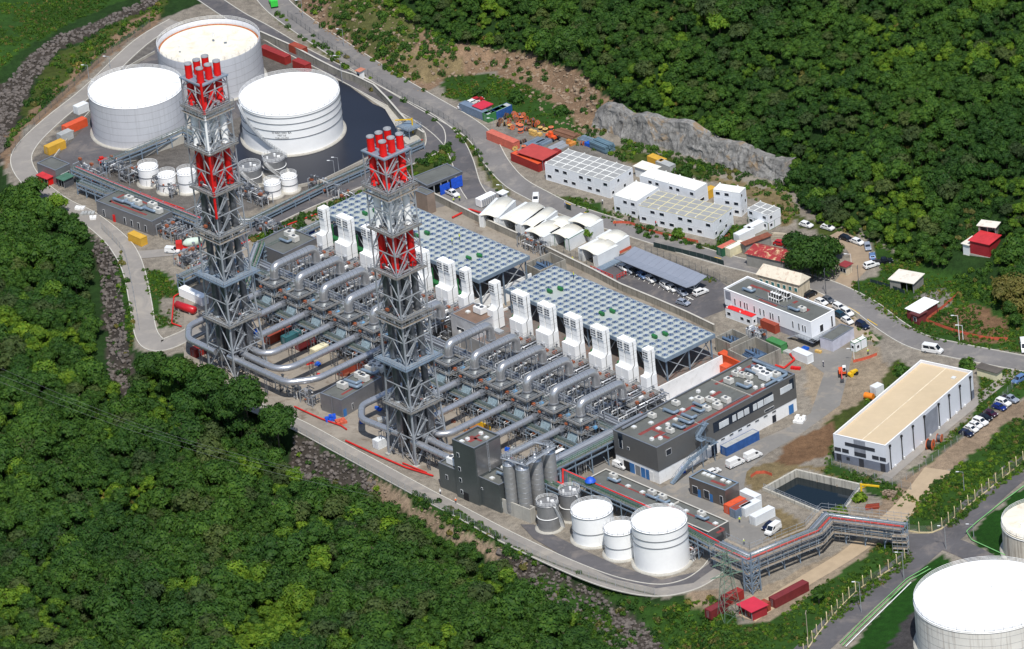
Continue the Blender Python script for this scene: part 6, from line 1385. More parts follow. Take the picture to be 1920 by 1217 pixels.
for lab, u, v, L, c, a, rf in [
 ('long dark red container alone beside the dirt track, lower right', 1480, 1122, 12.2, cD, 'B', None), ('orange brown container beside the raspberry red canopy', 1424, 1150, 6.06, cBr, 'B', None), ('red container half hidden behind the green pylon', 1374, 1128, 6.06, cR, 'B', None), ('dark red container at the edge of the trees left of the pylon', 1344, 1152, 6.06, cD, 'B', None),
 ('long blue container with grey top along the metal building', 1388, 838, 12.2, cB, 'B', cGr), ('orange container beside the small dark metal building', 1379, 956, 6.06, cO, 'B', None), ('grey blue container squeezed between orange and white ones', 1390, 963, 6.06, cGB, 'B', cBr), ('tall white container in front of the small metal building', 1408, 960, 6.06, wcon, 'B', None), ('white container standing crosswise behind the tall white one', 1408, 940, 6.06, wcon, 'A', None), ('lone white container nearest the parked white van', 1430, 975, 7.2, wcon, 'B', None),
 ('white container between the dirt yard and the red pipes', 1506, 675, 6.06, wcon, 'A', None), ('green container beyond the largest concrete bay', 1457, 655, 6.06, cG, 'A', None), ('brick red container below the slit windows of the office', 1446, 618, 6.06, cBr, 'A', None), ('flat white container roof behind the concrete bay wall', 1419, 634, 6.06, wcon, 'A', None), ('long orange container at the end of the engine hall', 1376, 684, 10.0, cO, 'A', None), ('short orange container in front of the long orange one', 1362, 700, 3.0, cO, 'A', None),
 ('yellow container on the gravel below the long grey building', 259, 455, 6.06, cY, 'A', None), ('orange red container first in the row along the left road', 141, 243, 8, cO, 'B', None), ('yellow container last in the row along the left road', 104, 283, 6.5, cY, 'B', None), ('grey container in the middle of the row along the left road', 123, 262, 4.5, cGr, 'B', None),
 ('long red container beside the largest grey tank', 517, 110, 12.2, cR, 'A', None), ('open red container on the inner road above the bund wall', 560, 100, 6.06, cBr, 'A', None), ('red container just above the railing of the lettered tank', 567, 130, 6.06, cR, 'A', None),
 ('long blue grey container facing the upper road', 893, 216, 12.2, cGB, 'A', None), ('green container of the block above the cable drums', 925, 222, 6.06, cG, 'B', cGr), ('second green container of the block above the cable drums', 933, 219, 6.06, cG, 'B', cGr), ('blue container at the right end of the block above the drums', 942, 216, 6.06, cB, 'B', cGr), ('salmon coloured long container beside the upper road', 944, 270, 12.2, cS, 'A', None), ('long red container with orange roof along the upper road', 990, 310, 12.2, cR, 'A', cO), ('red container under the flat red roof sheet', 1030, 303, 8, cR, 'B', None),
 ('brown container between the two chimney towers, far one', 526, 633, 10, cBr, 'B', None), ('green and blue container next to the far brown container', 548, 640, 6.06, mat('container_teal', C(50, 98, 104)), 'B', None), ('dark red container right of the teal one', 574, 650, 6.06, cD, 'B', None), ('long orange brown container behind the grey electrical building', 668, 690, 12.2, cBr, 'B', None), ('red container beside the outer silver duct of the left chimney', 373, 665, 4, cR, 'B', None), ('white box beside the foot of the right chimney tower', 713, 838, 3.2, wcon, 'B', None), ('cream container lying between the silver ducts', 600, 665, 5, mat('cream_wall', C(220, 212, 178)), 'B', None),
 ('green container beside the rusty shed, end facing the road', 1364, 473, 6.06, mat('container_dark_green', C(40, 92, 66)), 'B', cS), ('cream container next to the dark green one', 1379, 474, 6.06, MATS['cream_wall'], 'B', canv), ('white container with red edged roof behind the rusty shed', 1396, 448, 6.06, wcon, 'B', None), ('plain white container behind the one with the red edge', 1415, 435, 6.06, wcon, 'B', None),
 ('yellow container right of the long cabin row', 1325, 371, 6.06, cY, 'B', None), ('yellow container behind the white arched tent', 1233, 310, 6.06, cY, 'A', None), ('grey ribbed container behind the long cabin row', 1249, 320, 6.06, cGr, 'A', None), ('white box truck body on the left road', 153, 210, 4.2, wcon, 'B', None), ('white pump house unit beside the red pressure vessel', 364, 562, 10.5, whiteb, 'A', None)]:
    container(lab, u, v, L, c, a, roof=rf)
# ------------------------------------------------------------------ vehicles
lampm = mat('head_lamp', C(235, 238, 240), .2); tailm = mat('tail_lamp', C(170, 20, 20), .3)
def vehicle(kind, paint_):
    D = dict(car=(4.2, 1.76, [(-2.1,.35),(-2.1,.85),(-1.9,1.0),(1.1,.98),(2.0,.78),(2.1,.55),(2.1,.35)], [(-1.85,.98),(-1.45,1.48),(.35,1.5),(1.15,.96)]),
             suv=(4.6, 1.86, [(-2.3,.4),(-2.3,1.0),(-2.2,1.1),(1.2,1.08),(2.2,.95),(2.3,.7),(2.3,.4)], [(-2.15,1.08),(-1.85,1.78),(.5,1.78),(1.25,1.06)]),
             pickup=(5.2, 1.85, [(-2.6,.45),(-2.6,1.05),(1.4,1.05),(2.5,.92),(2.6,.7),(2.6,.45)], [(-.75,1.03),(-.55,1.75),(.65,1.75),(1.4,1.03)]),
             van=(5.3, 2.0, [(-2.65,.4),(-2.65,1.3),(1.5,1.3),(2.55,1.05),(2.65,.75),(2.65,.4)], [(-2.62,1.28),(-2.55,2.35),(.9,2.35),(1.85,1.22)]),
             smallvan=(4.4, 1.8, [(-2.2,.35),(-2.2,1.1),(1.2,1.08),(2.1,.92),(2.2,.65),(2.2,.35)], [(-2.17,1.08),(-2.1,1.85),(.45,1.85),(1.35,1.05)]),
             minibus=(5.8, 2.0, [(-2.9,.4),(-2.9,1.3),(1.9,1.3),(2.8,1.05),(2.9,.75),(2.9,.4)], [(-2.87,1.28),(-2.8,2.5),(1.2,2.5),(2.2,1.22)]))[kind]
    L, Wd, body, cab = D; w = Wd/2; t = thing(kind if kind in ('car', 'suv', 'pickup', 'minibus') else 'van', 'x', 'car', (0, 0, 0), 0)
    mb = MB(); mb.side(body, -w, w); b_ = mb.build('body', paint_, t)
    if kind == 'pickup': MB().box(-2.5, -.85, -w+.12, w-.12, 1.05, 1.07).build('load_bed', black, t)
    x0, x1 = min(p[0] for p in cab), max(p[0] for p in cab); zt = cab[1][1]; zb = cab[0][1]; i = .18 if kind in ('car', 'suv', 'pickup') else .08
    vs = [(cab[0][0], -w+.05, zb), (cab[3][0], -w+.05, cab[3][1]), (cab[3][0], w-.05, cab[3][1]), (cab[0][0], w-.05, zb), (cab[1][0], -w+i, zt), (cab[2][0], -w+i, zt), (cab[2][0], w-i, zt), (cab[1][0], w-i, zt)]
    mb = MB(); mb.add(vs, [(4,5,6,7),(0,1,5,4),(1,2,6,5),(2,3,7,6),(3,0,4,7)]); mb.build('cabin', paint_, t)
    V = [Vector(p) for p in vs]
    def pane(a, b, c, d, nm, s0=.1, s1=.9, t0=.18, t1=.86):
        def q(s, r): return (a.lerp(b, s)).lerp(d.lerp(c, s), r)
        n_ = (b-a).cross(d-a).normalized()*.02; mb = MB(); mb.add([q(s0, t0)+n_, q(s1, t0)+n_, q(s1, t1)+n_, q(s0, t1)+n_], [(0,1,2,3)]); mb.build(nm, glass, t)
    pane(V[1], V[2], V[6], V[5], 'windscreen', .06, .94, .1, .92)
    if kind in ('van', 'smallvan'):
        for A in ((V[0], V[1], V[5], V[4]), (V[2], V[3], V[7], V[6])): pane(*A, 'side_window', *((.72, .93) if A[0] == V[0] else (.07, .28)), .2, .8)
    else:
        pane(V[3], V[0], V[4], V[7], 'rear_window')
        for A in ((V[0], V[1], V[5], V[4]), (V[2], V[3], V[7], V[6])): pane(*A, 'side_window', .1, .5); pane(*A, 'side_window', .54, .88)
    for sx in (-1, 1):
        for sy in (-1, 1): MB().cyl((sx*L*.31, sy*(w-.2), .34), (sx*L*.31, sy*(w+.02), .34), .34, 12).build('wheel', black, t); MB().cyl((sx*L*.31, sy*(w-.1), .34), (sx*L*.31, sy*(w+.04), .34), .2, 8).build('hub_cap', steel, t)
    for sy in (-1, 1): MB().box(L/2-.12, L/2+.01, sy*w*.72-.2, sy*w*.72+.2, .62, .8).build('headlight', lampm, t); MB().box(-L/2-.02, -L/2+.05, sy*w*.82-.12, sy*w*.82+.12, .65, .9).build('tail_light', tailm, t)
    MB().box(-L/2-.04, L/2+.04, -w*.96, w*.96, .25, .42).build('bumper', black, t)
    return tree_of(t)
carp = lambda n_, c: mat('car_paint_'+n_, c, .25, .1, .03, spec=.6)
PT = dict(white=carp('white', C(236, 236, 234)), silver=carp('silver', C(150, 158, 172)), black=carp('black', C(22, 26, 34)), navy=carp('navy', C(20, 30, 60)), blue=carp('blue', C(20, 44, 120)), maroon=carp('maroon', C(62, 28, 48)), teal=carp('teal', C(24, 60, 76)), grey=carp('grey', C(92, 96, 102)), lblue=carp('light_blue', C(96, 126, 168)), red=carp('red', C(180, 30, 34)))
VT = {}
def car(kind, col, u, v, du, dv, label):
    k = (kind, col); P = hit(u, v); r = head_px(u, v, du, dv); first = k not in VT
    if first: VT[k] = vehicle(kind, PT[col])
    o = place(VT[k], (P.x, P.y, P.z+.06), r, label, None, first); o['category'] = 'van' if 'van' in kind else ('minibus' if kind == 'minibus' else ('pickup' if kind == 'pickup' else 'car'))
car('minibus', 'white', 1749, 661, 10, 1.6, 'white minibus driving on the main road above the warehouse')
row = [('pickup', 'silver', 1894, 752, 'silver grey pickup at the far end of the row beside the warehouse'), ('suv', 'white', 1881, 759, 'white off-road car parked between silver pickup and blue car'), ('car', 'blue', 1874, 767, 'bright blue car near the far end of the gravel row'), ('car', 'maroon', 1857, 779, 'dark maroon car parked alone in the middle of the gravel row'), ('car', 'black', 1847, 787, 'black car with pale windscreen shade in the gravel row'), ('suv', 'white', 1838, 795, 'first white car below the black car with the windscreen shade'), ('car', 'white', 1829, 801, 'middle white car of the three side by side on the gravel'), ('car', 'white', 1821, 808, 'lowest white car, beside the black one at the near end'), ('car', 'navy', 1812, 816, 'dark car at the near end of the gravel row')]
for kd, c, u, v, lab in row: car(kd, c, u, v, 10, 3.4, lab)
for kd, c, u, v, du, dv, lab in [('suv', 'black', 1518, 556, 10, -5, 'dark car behind the far corner of the white office'), ('car', 'white', 1540, 570, 10, 4.4, 'white car left of the grey one behind the office'), ('car', 'grey', 1553, 566, 10, 4.4, 'grey car behind the office, near the road verge'), ('suv', 'white', 1574, 581, 10, 5.5, 'uppermost of the three white cars at the office end'), ('suv', 'white', 1588, 590, 10, 5.5, 'white car closest to the road verge at the office end'), ('suv', 'teal', 1577, 596, 10, 5.5, 'dark teal car between the white cars at the office end'), ('car', 'white', 1589, 605, 10, 6, 'lowest white car just above the lilac annex roof'), ('suv', 'navy', 1617, 614, 10, 5, 'dark navy car parked alone by the blue bin'),
    ('car', 'black', 1586, 450, 10, 3.4, 'dark car at the upper end of the dirt road'), ('car', 'white', 1608, 457, 10, 4, 'white car second along the dirt road'), ('car', 'silver', 1627, 466, 3, 10, 'silver car pointing downhill on the dirt road'), ('car', 'lblue', 1636, 484, -1.5, -10, 'light blue car at the edge of the dirt road'), ('pickup', 'black', 1657, 494, 10, -1.5, 'black pickup under the bank beside the dirt road'), ('suv', 'white', 1634, 501, 10, -3, 'white car at the lower end of the dirt road'),
    ('car', 'white', 1170, 506, 7, 5, 'white car at the left end under the carport'), ('car', 'silver', 1181, 510, 7, 5, 'silver car second from the left under the carport'), ('car', 'black', 1191, 514, 7, 5, 'black car in the shade under the carport'), ('car', 'lblue', 1204, 520, 7, 5, 'pale blue car in the middle under the carport'), ('car', 'white', 1220, 527, 7, 5, 'white car in the middle under the carport'), ('suv', 'white', 1249, 540, 7, 5, 'white off-road car right of the gap under the carport'), ('car', 'white', 1260, 544, 7, 5, 'white hatchback second from the right under the carport'), ('car', 'silver', 1279, 552, 7, 5, 'silver car at the right end under the carport'), ('suv', 'white', 1314, 552, 10, -4, 'white car parked in the open right of the carport'), ('car', 'silver', 1281, 571, 10, 3, 'grey blue car in front of the retaining wall'),
    ('pickup', 'white', 848, 366, 10, 5, 'white pickup on the yard in front of the blue tarpaulins'), ('smallvan', 'white', 1005, 377, -1, 10, 'white pickup van coming down the upper road above the shelters'), ('smallvan', 'white', 324, 474, 10, .8, 'white van on the spur road beside the left chimney'), ('suv', 'white', 873, 203, 10, -4, 'white car next to the small red canopy roof'), ('car', 'white', 887, 195, 10, -4, 'second white car behind the small red canopy roof'), ('car', 'red', 895, 191, 10, -3, 'red car behind the small red canopy roof'),
    ('van', 'white', 1379, 873, 10, -4.6, 'left one of two white vans behind one another on the yard'), ('van', 'white', 1412, 860, 10, -4.6, 'right one of two white vans behind one another on the yard'), ('car', 'white', 1338, 888, 10, -4, 'white car half behind the small metal building'), ('van', 'white', 1450, 998, -8, 6, 'white van nearest the pipe bridge'), ('car', 'navy', 1441, 990, -8, 6, 'dark blue car next to the white van near the pipe bridge'), ('smallvan', 'white', 1163, 877, 10, 4, 'white van parked by the left corner of the metal building'),
    ('minibus', 'white', 1921, 655, 2, 10, 'white minibus cut by the right edge of the view'), ('suv', 'lblue', 1911, 716, -10, 6, 'blue grey car at the right edge near the gate'), ('car', 'white', 1512, 425, 10, 3, 'white car glimpsed left of the huge spreading tree'), ('car', 'white', 1552, 430, 10, 3, 'white car glimpsed above the huge spreading tree'), ('car', 'red', 1464, 460, 10, 2, 'red car behind the rusty roofed shed')]:
    car(kd, c, u, v, du, dv, lab)
# ------------------------------------------------------------------ elevated pipe bridge with scaffolding, lower right
def gp(*pts, z=6): return [g(u, v, z) for u, v in pts]
bp_ = [(-1.0, 1, .28, pipered), (-.4, 1, .2, alu), (.1, 1, .16, alud), (.6, 1, .24, alu), (1.1, 1, .18, alud), (-.9, 0, .2, alud), (-.2, 0, .24, alu), (.5, 0, .16, dsteel), (1.1, 0, .2, alud)]
rack('pipe_bridge', 'scaffolded pipe bridge from the white tanks round the corner and over the ditch', gp((1347, 1024), (1403, 1050), (1491, 1014), (1527, 1000), (1552, 972), (1697, 990)), 4.6, 3.4, [0, 2.0], bp_, 6, seed=11, scaffold=True, colm=bsteel)
t = thing('corner_trestle', 'tall lattice trestle tower under the corner of the pipe bridge', 'trestle', U(1412, 1108), HEAD)
for x in (-1.5, 1.5):
    for y in (-1.5, 1.5): MB().beam((x, y, 0), (x, y, 10), .3).build('leg', bsteel, t)
for z in (0.4, 2.8, 5.2, 7.6):
    for (a, b) in (((-1.5, -1.5), (1.5, -1.5)), ((1.5, -1.5), (1.5, 1.5))): MB().beam((*a, z), (*b, z+2.4), .16).beam((*b, z), (*a, z+2.4), .16).beam((*a, z+2.4), (*b, z+2.4), .18).build('brace', bsteel, t)
for k, (u, v) in enumerate([(1581, 1012), (1690, 1035)]):
    t = thing('scaffold_tower', ['scaffold tower under the middle of the pipe bridge', 'scaffold tower under the far end of the pipe bridge'][k], 'scaffold', U(u, v), HEAD+.6); mb = MB()
    for x in (-2, -.7, .7, 2):
        for y in (-1, 1): mb.beam((x, y, 0), (x, y, 6), .08)
    for z in np.arange(.5, 6.1, .9): mb.beam((-2, -1, z), (2, -1, z), .08); mb.beam((-2, 1, z), (2, 1, z), .08); mb.beam((2, -1, z), (2, 1, z), .08)
    mb.build('frame', steel, t); mb = MB(); [mb.box(-2, 2, -1, 1, z, z+.07) for z in (1.4, 3.2, 5.0)]; mb.build('planks', plank, t)
# ------------------------------------------------------------------ free pipes and ducts on the ground
def pipe(name, label, px, r, m, z=.4, cat='pipe', grp=None, n=8, fil=.6):
    P = [U(q[0], q[1], q[2] if len(q) > 2 else z)+Vector((0, 0, 0)) for q in px]; t = MB().tube(fillet(P, fil, 3), r, n).build(name, m); tag(t, label, cat, grp); return t
for lab, px, r in [('red fire pipe lying along the front road between tree row and right chimney', [(552, 762), (600, 784), (640, 798), (650, 805)], .22), ('long red pipe along the inner side of the front perimeter road', [(648, 826), (700, 850), (760, 876), (812, 892)], .26), ('short red pipe joining the long one near the tower foot', [(755, 868), (800, 886)], .2),
    ('red fire main along the lower edge of the black liner tank yard', [(508, 394), (600, 352), (695, 306), (785, 266), (792, 262)], .24), ('thin red pipe along the road side of the fan deck', [(440, 462), (500, 436), (575, 408), (640, 385), (690, 362)], .2), ('red fire main along the left pipe rack above the grey building', [(150, 318, 4), (215, 343, 4), (300, 376, 4), (345, 392, 4)], .22),
    ('red fire main beside the red pressure vessel', [(345, 545), (326, 556), (322, 606), (340, 612)], .22), ('red pipe over the grey rack left of the left chimney', [(338, 516, 4), (352, 508, 4), (376, 494, 4)], .22), ('red fire pipe beside the largest concrete bay', [(1440, 680), (1470, 690), (1490, 674), (1478, 660)], .3), ('red hose run at the yard corner above the fan deck', [(848, 408), (880, 392), (905, 400), (930, 385)], .3),
    ('green drain pipe lying on the lower lawn edge', [(1575, 1206), (1610, 1170), (1700, 1085), (1740, 1062)], .12), ('white pipe beside the green one along the lower road', [(1580, 1210), (1615, 1174), (1705, 1088), (1745, 1066)], .14), ('second white pipe beside the lower road', [(1586, 1212), (1620, 1178), (1708, 1092)], .14), ('green white pipe around the corner of the right lawn', [(1990, 860), (1880, 940), (1830, 980), (1812, 996), (1822, 1012), (1870, 1034), (1900, 1048)], .14)]:
    pipe('drain_pipe' if 'drain' in lab else 'fire_pipe' if 'red' in lab else 'white_pipe', lab, px, r, pipered if 'red' in lab else (mat('pale_green_pipe', C(120, 180, 110)) if 'green' in lab else whitep))
rack('pipe_rack', 'pipe rack running down from the left control house to the chimney foot', gp((140, 318), (215, 350), (300, 385), (372, 414), z=4), 3.2, 2.6, [0, 1.2], plist(2.6, 6, 2, 21, red=((1, 5),)), 5, seed=21)
rack('pipe_rack', 'low pipe rack along the lower edge of the black liner', gp((372, 414), (470, 414), (600, 350), (790, 266), z=2), 1.0, 2.4, [0, .9], plist(2.4, 6, 2, 22), 5, seed=22)
rack('pipe_rack', 'grey service rack between the grey walled tank and the left chimney', gp((195, 308), (262, 282), (345, 246), (372, 262), z=3), 2.4, 2.0, [0, 1.1], plist(2.0, 5, 2, 23), 5, seed=23)
rack('pipe_rack', 'pipe rack left of the left chimney tower above the red vessel', gp((338, 520), (420, 480), (470, 500), z=4), 3.0, 3.0, [0, 1.2], plist(3, 6, 2, 24), 5, seed=24)
rack('pipe_rack', 'steel rack bridge between control house and grey substation building', gp((150, 345), (200, 365), (260, 372), z=3), 2.4, 2.4, [0, 1.2], plist(2.4, 5, 2, 25), 4, seed=25)
for k, (u, v, lx, ly, n_, lab) in enumerate([(228, 330, 14, 5, 150, 'white and grey pipe manifolds left of the white process tanks'), (290, 352, 20, 3, 150, 'pipework in front of the three white process tanks'), (430, 345, 8, 9, 150, 'pipework right of the left chimney beside the small tanks'), (470, 372, 16, 4, 150, 'pipework at the lower side of the small tanks near the liner'), (330, 445, 10, 6, 160, 'steel framed pipework beside the end of the long grey building'), (372, 500, 12, 8, 160, 'pipework left of the left chimney tower'), (170, 335, 12, 3, 90, 'valves and pipes beside the red and green cabins'), (395, 420, 14, 6, 170, 'dense pipework behind the middle of the left chimney tower'), (560, 745, 16, 3, 90, 'steel pipework beside the grey electrical building end'), (1078, 880, 8, 4, 110, 'pipework beside the rightmost silo'), (1290, 1040, 8, 4, 110, 'scaffold and pipes under the rack right of the front white tank'), (1420, 640, 5, 3, 60, 'pipes and valves beside the concrete transformer bays'), (640, 375, 26, 3, 130, 'pipework along the far edge of the left fan deck'), (1000, 470, 10, 3, 70, 'pipework between fan deck and retaining wall'), (520, 445, 18, 4, 160, 'pipework along the bank behind the grey roofed switch building')]):
    t = thing('pipe_manifold', lab, 'pipework', U(u, v), HEAD); tag(tangle(n_, -lx/2, lx/2, -ly/2, ly/2, .1, 4.2, 40+k).build('small_pipework', TM, t), kind='stuff')
    for q in range(4): x = -lx/2+lx*q/3; MB().beam((x, -ly/2, 0), (x, -ly/2, 3.6), .2).beam((x, ly/2, 0), (x, ly/2, 3.6), .2).beam((x, -ly/2, 3.5), (x, ly/2, 3.5), .2).build('portal_frame', steel, t)
# pressure vessel
t = thing('pressure_vessel', 'red horizontal pressure vessel beside the white pump house', 'tank', U(350, 585), HEAD+.12); mb = MB(); mb.tube([(-4, 0, 1.4), (-3.7, 0, 1.4), (3.3, 0, 1.4), (3.6, 0, 1.4)], 1.15, 14, radii=[.5, 1.15, 1.15, .5]); mb.build('vessel', mat('deep_red_paint', C(176, 28, 34), .35), t)
for x in (-2.3, 2.1): MB().box(x-.2, x+.2, -1, 1, 0, .8).build('saddle', conc, t)
# excavator and small plant
def tracks(t, m=black): 
    for s in (-1, 1): MB().side([(-1.6,.1),(-1.8,.4),(-1.6,.75),(1.6,.75),(1.8,.4),(1.6,.1)], s*1.0-.25, s*1.0+.25).build('track', m, t)
t = thing('excavator', 'small red and white excavator digging in the dirt yard', 'excavator', U(1580, 703), head_px(1580, 703, 1, 10)); tracks(t)
MB().box(-1.6, 1.0, -1.0, 1.0, .85, 1.7).build('body', orangep, t); o = MB().box(-.2, 1.2, .1, 1.0, 1.7, 2.9).build('cab', whitep, t); MB().box(1.18, 1.24, .2, .9, 1.9, 2.8).build('window', glass, o)
MB().beam((1.0, -.3, 1.6), (3.4, -.3, 3.2), .35).build('boom', pipered, t); MB().beam((3.4, -.3, 3.2), (4.6, -.3, 1.2), .28).build('arm', pipered, t); MB().box(4.2, 5.0, -.8, .2, .5, 1.2).build('bucket', dsteel, t)
t = thing('roller', 'yellow roller standing beside the red excavator', 'roller', U(1600, 704), head_px(1600, 704, 10, -4)); MB().cyl((-.9, -.7, .6), (-.9, .7, .6), .6, 14).build('drum', yellowp, t); MB().cyl((.9, -.6, .55), (.9, .6, .55), .55, 12).build('wheel', black, t); MB().box(-.6, 1.3, -.5, .5, .8, 1.5).build('body', yellowp, t)
t = thing('telehandler', 'orange red wheeled loader among the cable drums', 'loader', U(1036, 262), head_px(1036, 262, 10, 4)); MB().box(-2, 1.6, -.9, .9, .8, 1.6).build('body', orangep, t); MB().box(-.8, .5, -.8, .1, 1.6, 2.7).build('cab', orangep, t); MB().beam((-1.6, .5, 1.8), (3.0, .5, 1.3), .35).build('boom', black, t)
for x in (-1.3, 1.2):
    for s in (-1, 1): MB().cyl((x, s*.8, .62), (x, s*1.15, .62), .62, 12).build('wheel', black, t)
t = thing('loader', 'small red loader on the dark asphalt below the grey walled tank', 'loader', U(194, 307), .3); MB().box(-1.4, 1.4, -.8, .8, .6, 1.5).build('body', pipered, t); MB().box(-1, .2, -.6, .6, 1.5, 2.3).build('cab', pipered, t); [MB().cyl((x, s*.7, .45), (x, s*.95, .45), .45, 10).build('wheel', black, t) for x in (-.9, .9) for s in (-1, 1)]
t = thing('jib_crane', 'yellow jib crane at the far corner of the water basin', 'crane', U(1616, 935), 0); MB().cyl((0, 0, 0), (0, 0, 4.6), .28, 8).build('post', yellowp, t); MB().beam((0, 0, 4.3), (4.8, -1.5, 4.0), .4).build('jib', yellowp, t); MB().beam((0, 0, 3.2), (2, -.6, 4.2), .2).build('strut', yellowp, t)
t = thing('jib_crane', 'small yellow crane beside the steel platform at the inner road hairpin', 'crane', U(775, 250), 0); MB().cyl((0, 0, 0), (0, 0, 5), .25, 8).build('post', yellowp, t); MB().beam((0, 0, 4.6), (-5, 1, 4.4), .3).build('jib', yellowp, t)
t = thing('steel_platform', 'steel valve platform at the hairpin of the inner road', 'platform', U(768, 252), HEAD); mb = MB(); mb.box(-3, 3, -2.5, 2.5, 2.6, 2.75); [mb.beam((x, y, 0), (x, y, 2.6), .2) for x in (-2.8, 0, 2.8) for y in (-2.3, 2.3)]; mb.build('deck', bsteel, t); rail(MB(), [(-3, -2.5, 2.75), (3, -2.5, 2.75), (3, 2.5, 2.75), (-3, 2.5, 2.75)], 1.1, .07, 2, 1.2, closed=True).build('railing', steel, t); MB().tube([(0, 0, .5), (0, -6, .5), (-3, -9, .5)], .3, 8).build('pipe', bsteel, t)
t = thing('mixer_truck', 'concrete mixer truck with green and white drum beside the left chimney', 'truck', U(357, 468), head_px(357, 468, -10, 1)); MB().box(-3.5, 2.2, -1.1, 1.1, .8, 1.2).build('chassis', pipered, t); MB().box(2.2, 4.0, -1.2, 1.2, .7, 2.9).build('cab', pipered, t); MB().tube([(-3.6, 0, 2.9), (-2.2, 0, 2.5), (.6, 0, 2.3), (1.8, 0, 2.1)], 1.2, 12, radii=[.6, 1.25, 1.3, .6]).build('drum', mat('mixer_drum', C(190, 206, 190)), t); [MB().cyl((x, s*.9, .5), (x, s*1.2, .5), .5, 10).build('wheel', black, t) for x in (-2.6, -1.3, 3) for s in (-1, 1)]
t = thing('truck', 'bright green truck on the upper road at the top edge', 'truck', U(513, 10), head_px(513, 10, 4, 10)); MB().box(-2.6, 1, -1.1, 1.1, .8, 1.3).build('bed', mat('bright_green', C(60, 200, 70)), t); MB().box(1.1, 2.7, -1.1, 1.1, .7, 2.6).build('cab', mat('bright_green', C(60, 200, 70)), t); MB().beam((-2.4, 0, 1.3), (-.4, 0, 2.6), .5).build('crane_arm', mat('bright_green', C(60, 200, 70)), t); [MB().cyl((x, s*.9, .5), (x, s*1.15, .5), .5, 10).build('wheel', black, t) for x in (-1.7, 1.9) for s in (-1, 1)]
for lab, u, v, m, m2, r, L in [('orange horizontal tank beside white containers above the warehouse', 1630, 749, mat('orange_tank', C(230, 130, 30)), black, .9, 2.6)]:
    t = thing('fuel_tank', lab, 'tank', U(u, v), head_px(u, v, 10, 2)); MB().cyl((-L/2, 0, r+.2), (L/2, 0, r+.2), r, 14).build('vessel', m, t); MB().box(-L/2+.2, L/2-.2, -.5, .5, 0, .4).build('skid', m2, t)
container('white water tank container beside the orange horizontal tank', 1645, 738, 3, wcon, 'B')
t = thing('filter_skid', 'white filter unit with standing bottles behind the leftmost shelter', 'machinery', U(912, 382), HEAD+PI/2); MB().box(-3, 3, -1.2, 1.2, .3, 2.6).build('housing', whiteb, t); [MB().cyl((-2.4+q*.8, -1.5, .3), (-2.4+q*.8, -1.5, 2.6), .25, 8).build('bottle', steel, t) for q in range(7)]
# cable drums
def drum(m1, m2):
    t = thing('cable_drum', 'x', 'cable drum', (0, 0, 0), 0); 
    for s in (-1, 1): MB().cyl((0, s*.5, 1.0), (0, s*.58, 1.0), 1.0, 16).build('flange', m1, t); MB().cyl((0, s*.585, 1.0), (0, s*.6, 1.0), .28, 8).build('hub', dsteel, t)
    MB().cyl((0, -.5, 1.0), (0, .5, 1.0), .72, 14).build('cable_winding', m2, t); return tree_of(t)
wood = mat('pale_wood', C(206, 168, 96), .8, 0, .2, 1.5)
DT = [drum(mat('drum_orange', C(206, 98, 52), .7, 0, .2), black), drum(mat('faded_orange', C(206, 110, 70), .7), dsteel), drum(mat('brown_wood', C(128, 92, 70), .8), black), drum(wood, black)]
fst = [True]*4; rr = random.Random(5)
poly = [(932, 236), (950, 218), (975, 216), (1005, 228), (1035, 240), (1020, 250), (985, 252), (955, 246)]
xs, ys, zs, us, vs_ = sample(poly, 1/4.5); lst = list(zip(us, vs_))
lst += [(u, v) for u, v in ((962, 272), (970, 276), (976, 270), (984, 268), (966, 282), (978, 280), (1092, 272))]
for k, (u, v) in enumerate(lst):
    i = rr.choice([0, 1, 1, 2, 2, 2, 3]); P = hit(u, v)
    nm = ['orange', 'faded orange', 'brown wooden', 'pale wooden'][i]
    o = place(DT[i], P, rr.uniform(0, 3.1), '%s cable drum in the storage heap beside the upper road' % nm, '%s cable drums in the heap' % nm, fst[i]); fst[i] = False
    o.scale = (rr.uniform(.6, .85),)*3
    if rr.random() < .2: o.rotation_euler = (PI/2, 0, rr.uniform(0, 3)); o.location.z += .6
for k, (u, v) in enumerate([(1745, 842), (1762, 828)]):
    o = place(DT[0] if k == 0 else DT[1], U(u, v), head_px(u, v, 10, -7)+.3, ['big orange cable drum nearer the camera beside the warehouse fence', 'orange cable drum behind the bigger one beside the warehouse fence'][k]); o.scale = (1.5-.35*k,)*3; del o['group']
for k, (u, v, s) in enumerate([(835, 740, .6)]): pass
# bundles, crates, pallets
def pile(name, label, cat, u, v, nx, ny, nz, sx, sy, sz, m, ang=0.0, jit=.15, gap=.06, grp=None, part='crate'):
    P = hit(u, v); t = thing(name, label, cat, P, HEAD+ang, grp); r = random.Random(u*7+v)
    for i in range(nx):
        for j in range(ny):
            for k in range(nz):
                if k and r.random() < .3: continue
                x, y = (i-nx/2)*(sx+gap)+r.uniform(-jit, jit), (j-ny/2)*(sy+gap)+r.uniform(-jit, jit)
                MB().box(x, x+sx, y, y+sy, k*sz+.01, (k+1)*sz).build(part, m, t)
    return t
pl = lambda *a, **k: pile(*a, **k)
pl('pipe_bundle', 'bundle of long grey cable trays on the drum yard', 'cable trays', 1003, 270, 1, 6, 2, 6, .5, .4, bsteel, PI/2, part='tray'); pl('pipe_bundle', 'second bundle of cable trays behind the flat red roof', 'cable trays', 1022, 268, 1, 5, 2, 5, .5, .4, bsteel, PI/2, part='tray'); pl('pipe_bundle', 'third bundle of steel sections behind the flat red roof', 'cable trays', 1047, 277, 1, 6, 2, 6, .45, .4, steel, PI/2, part='section')
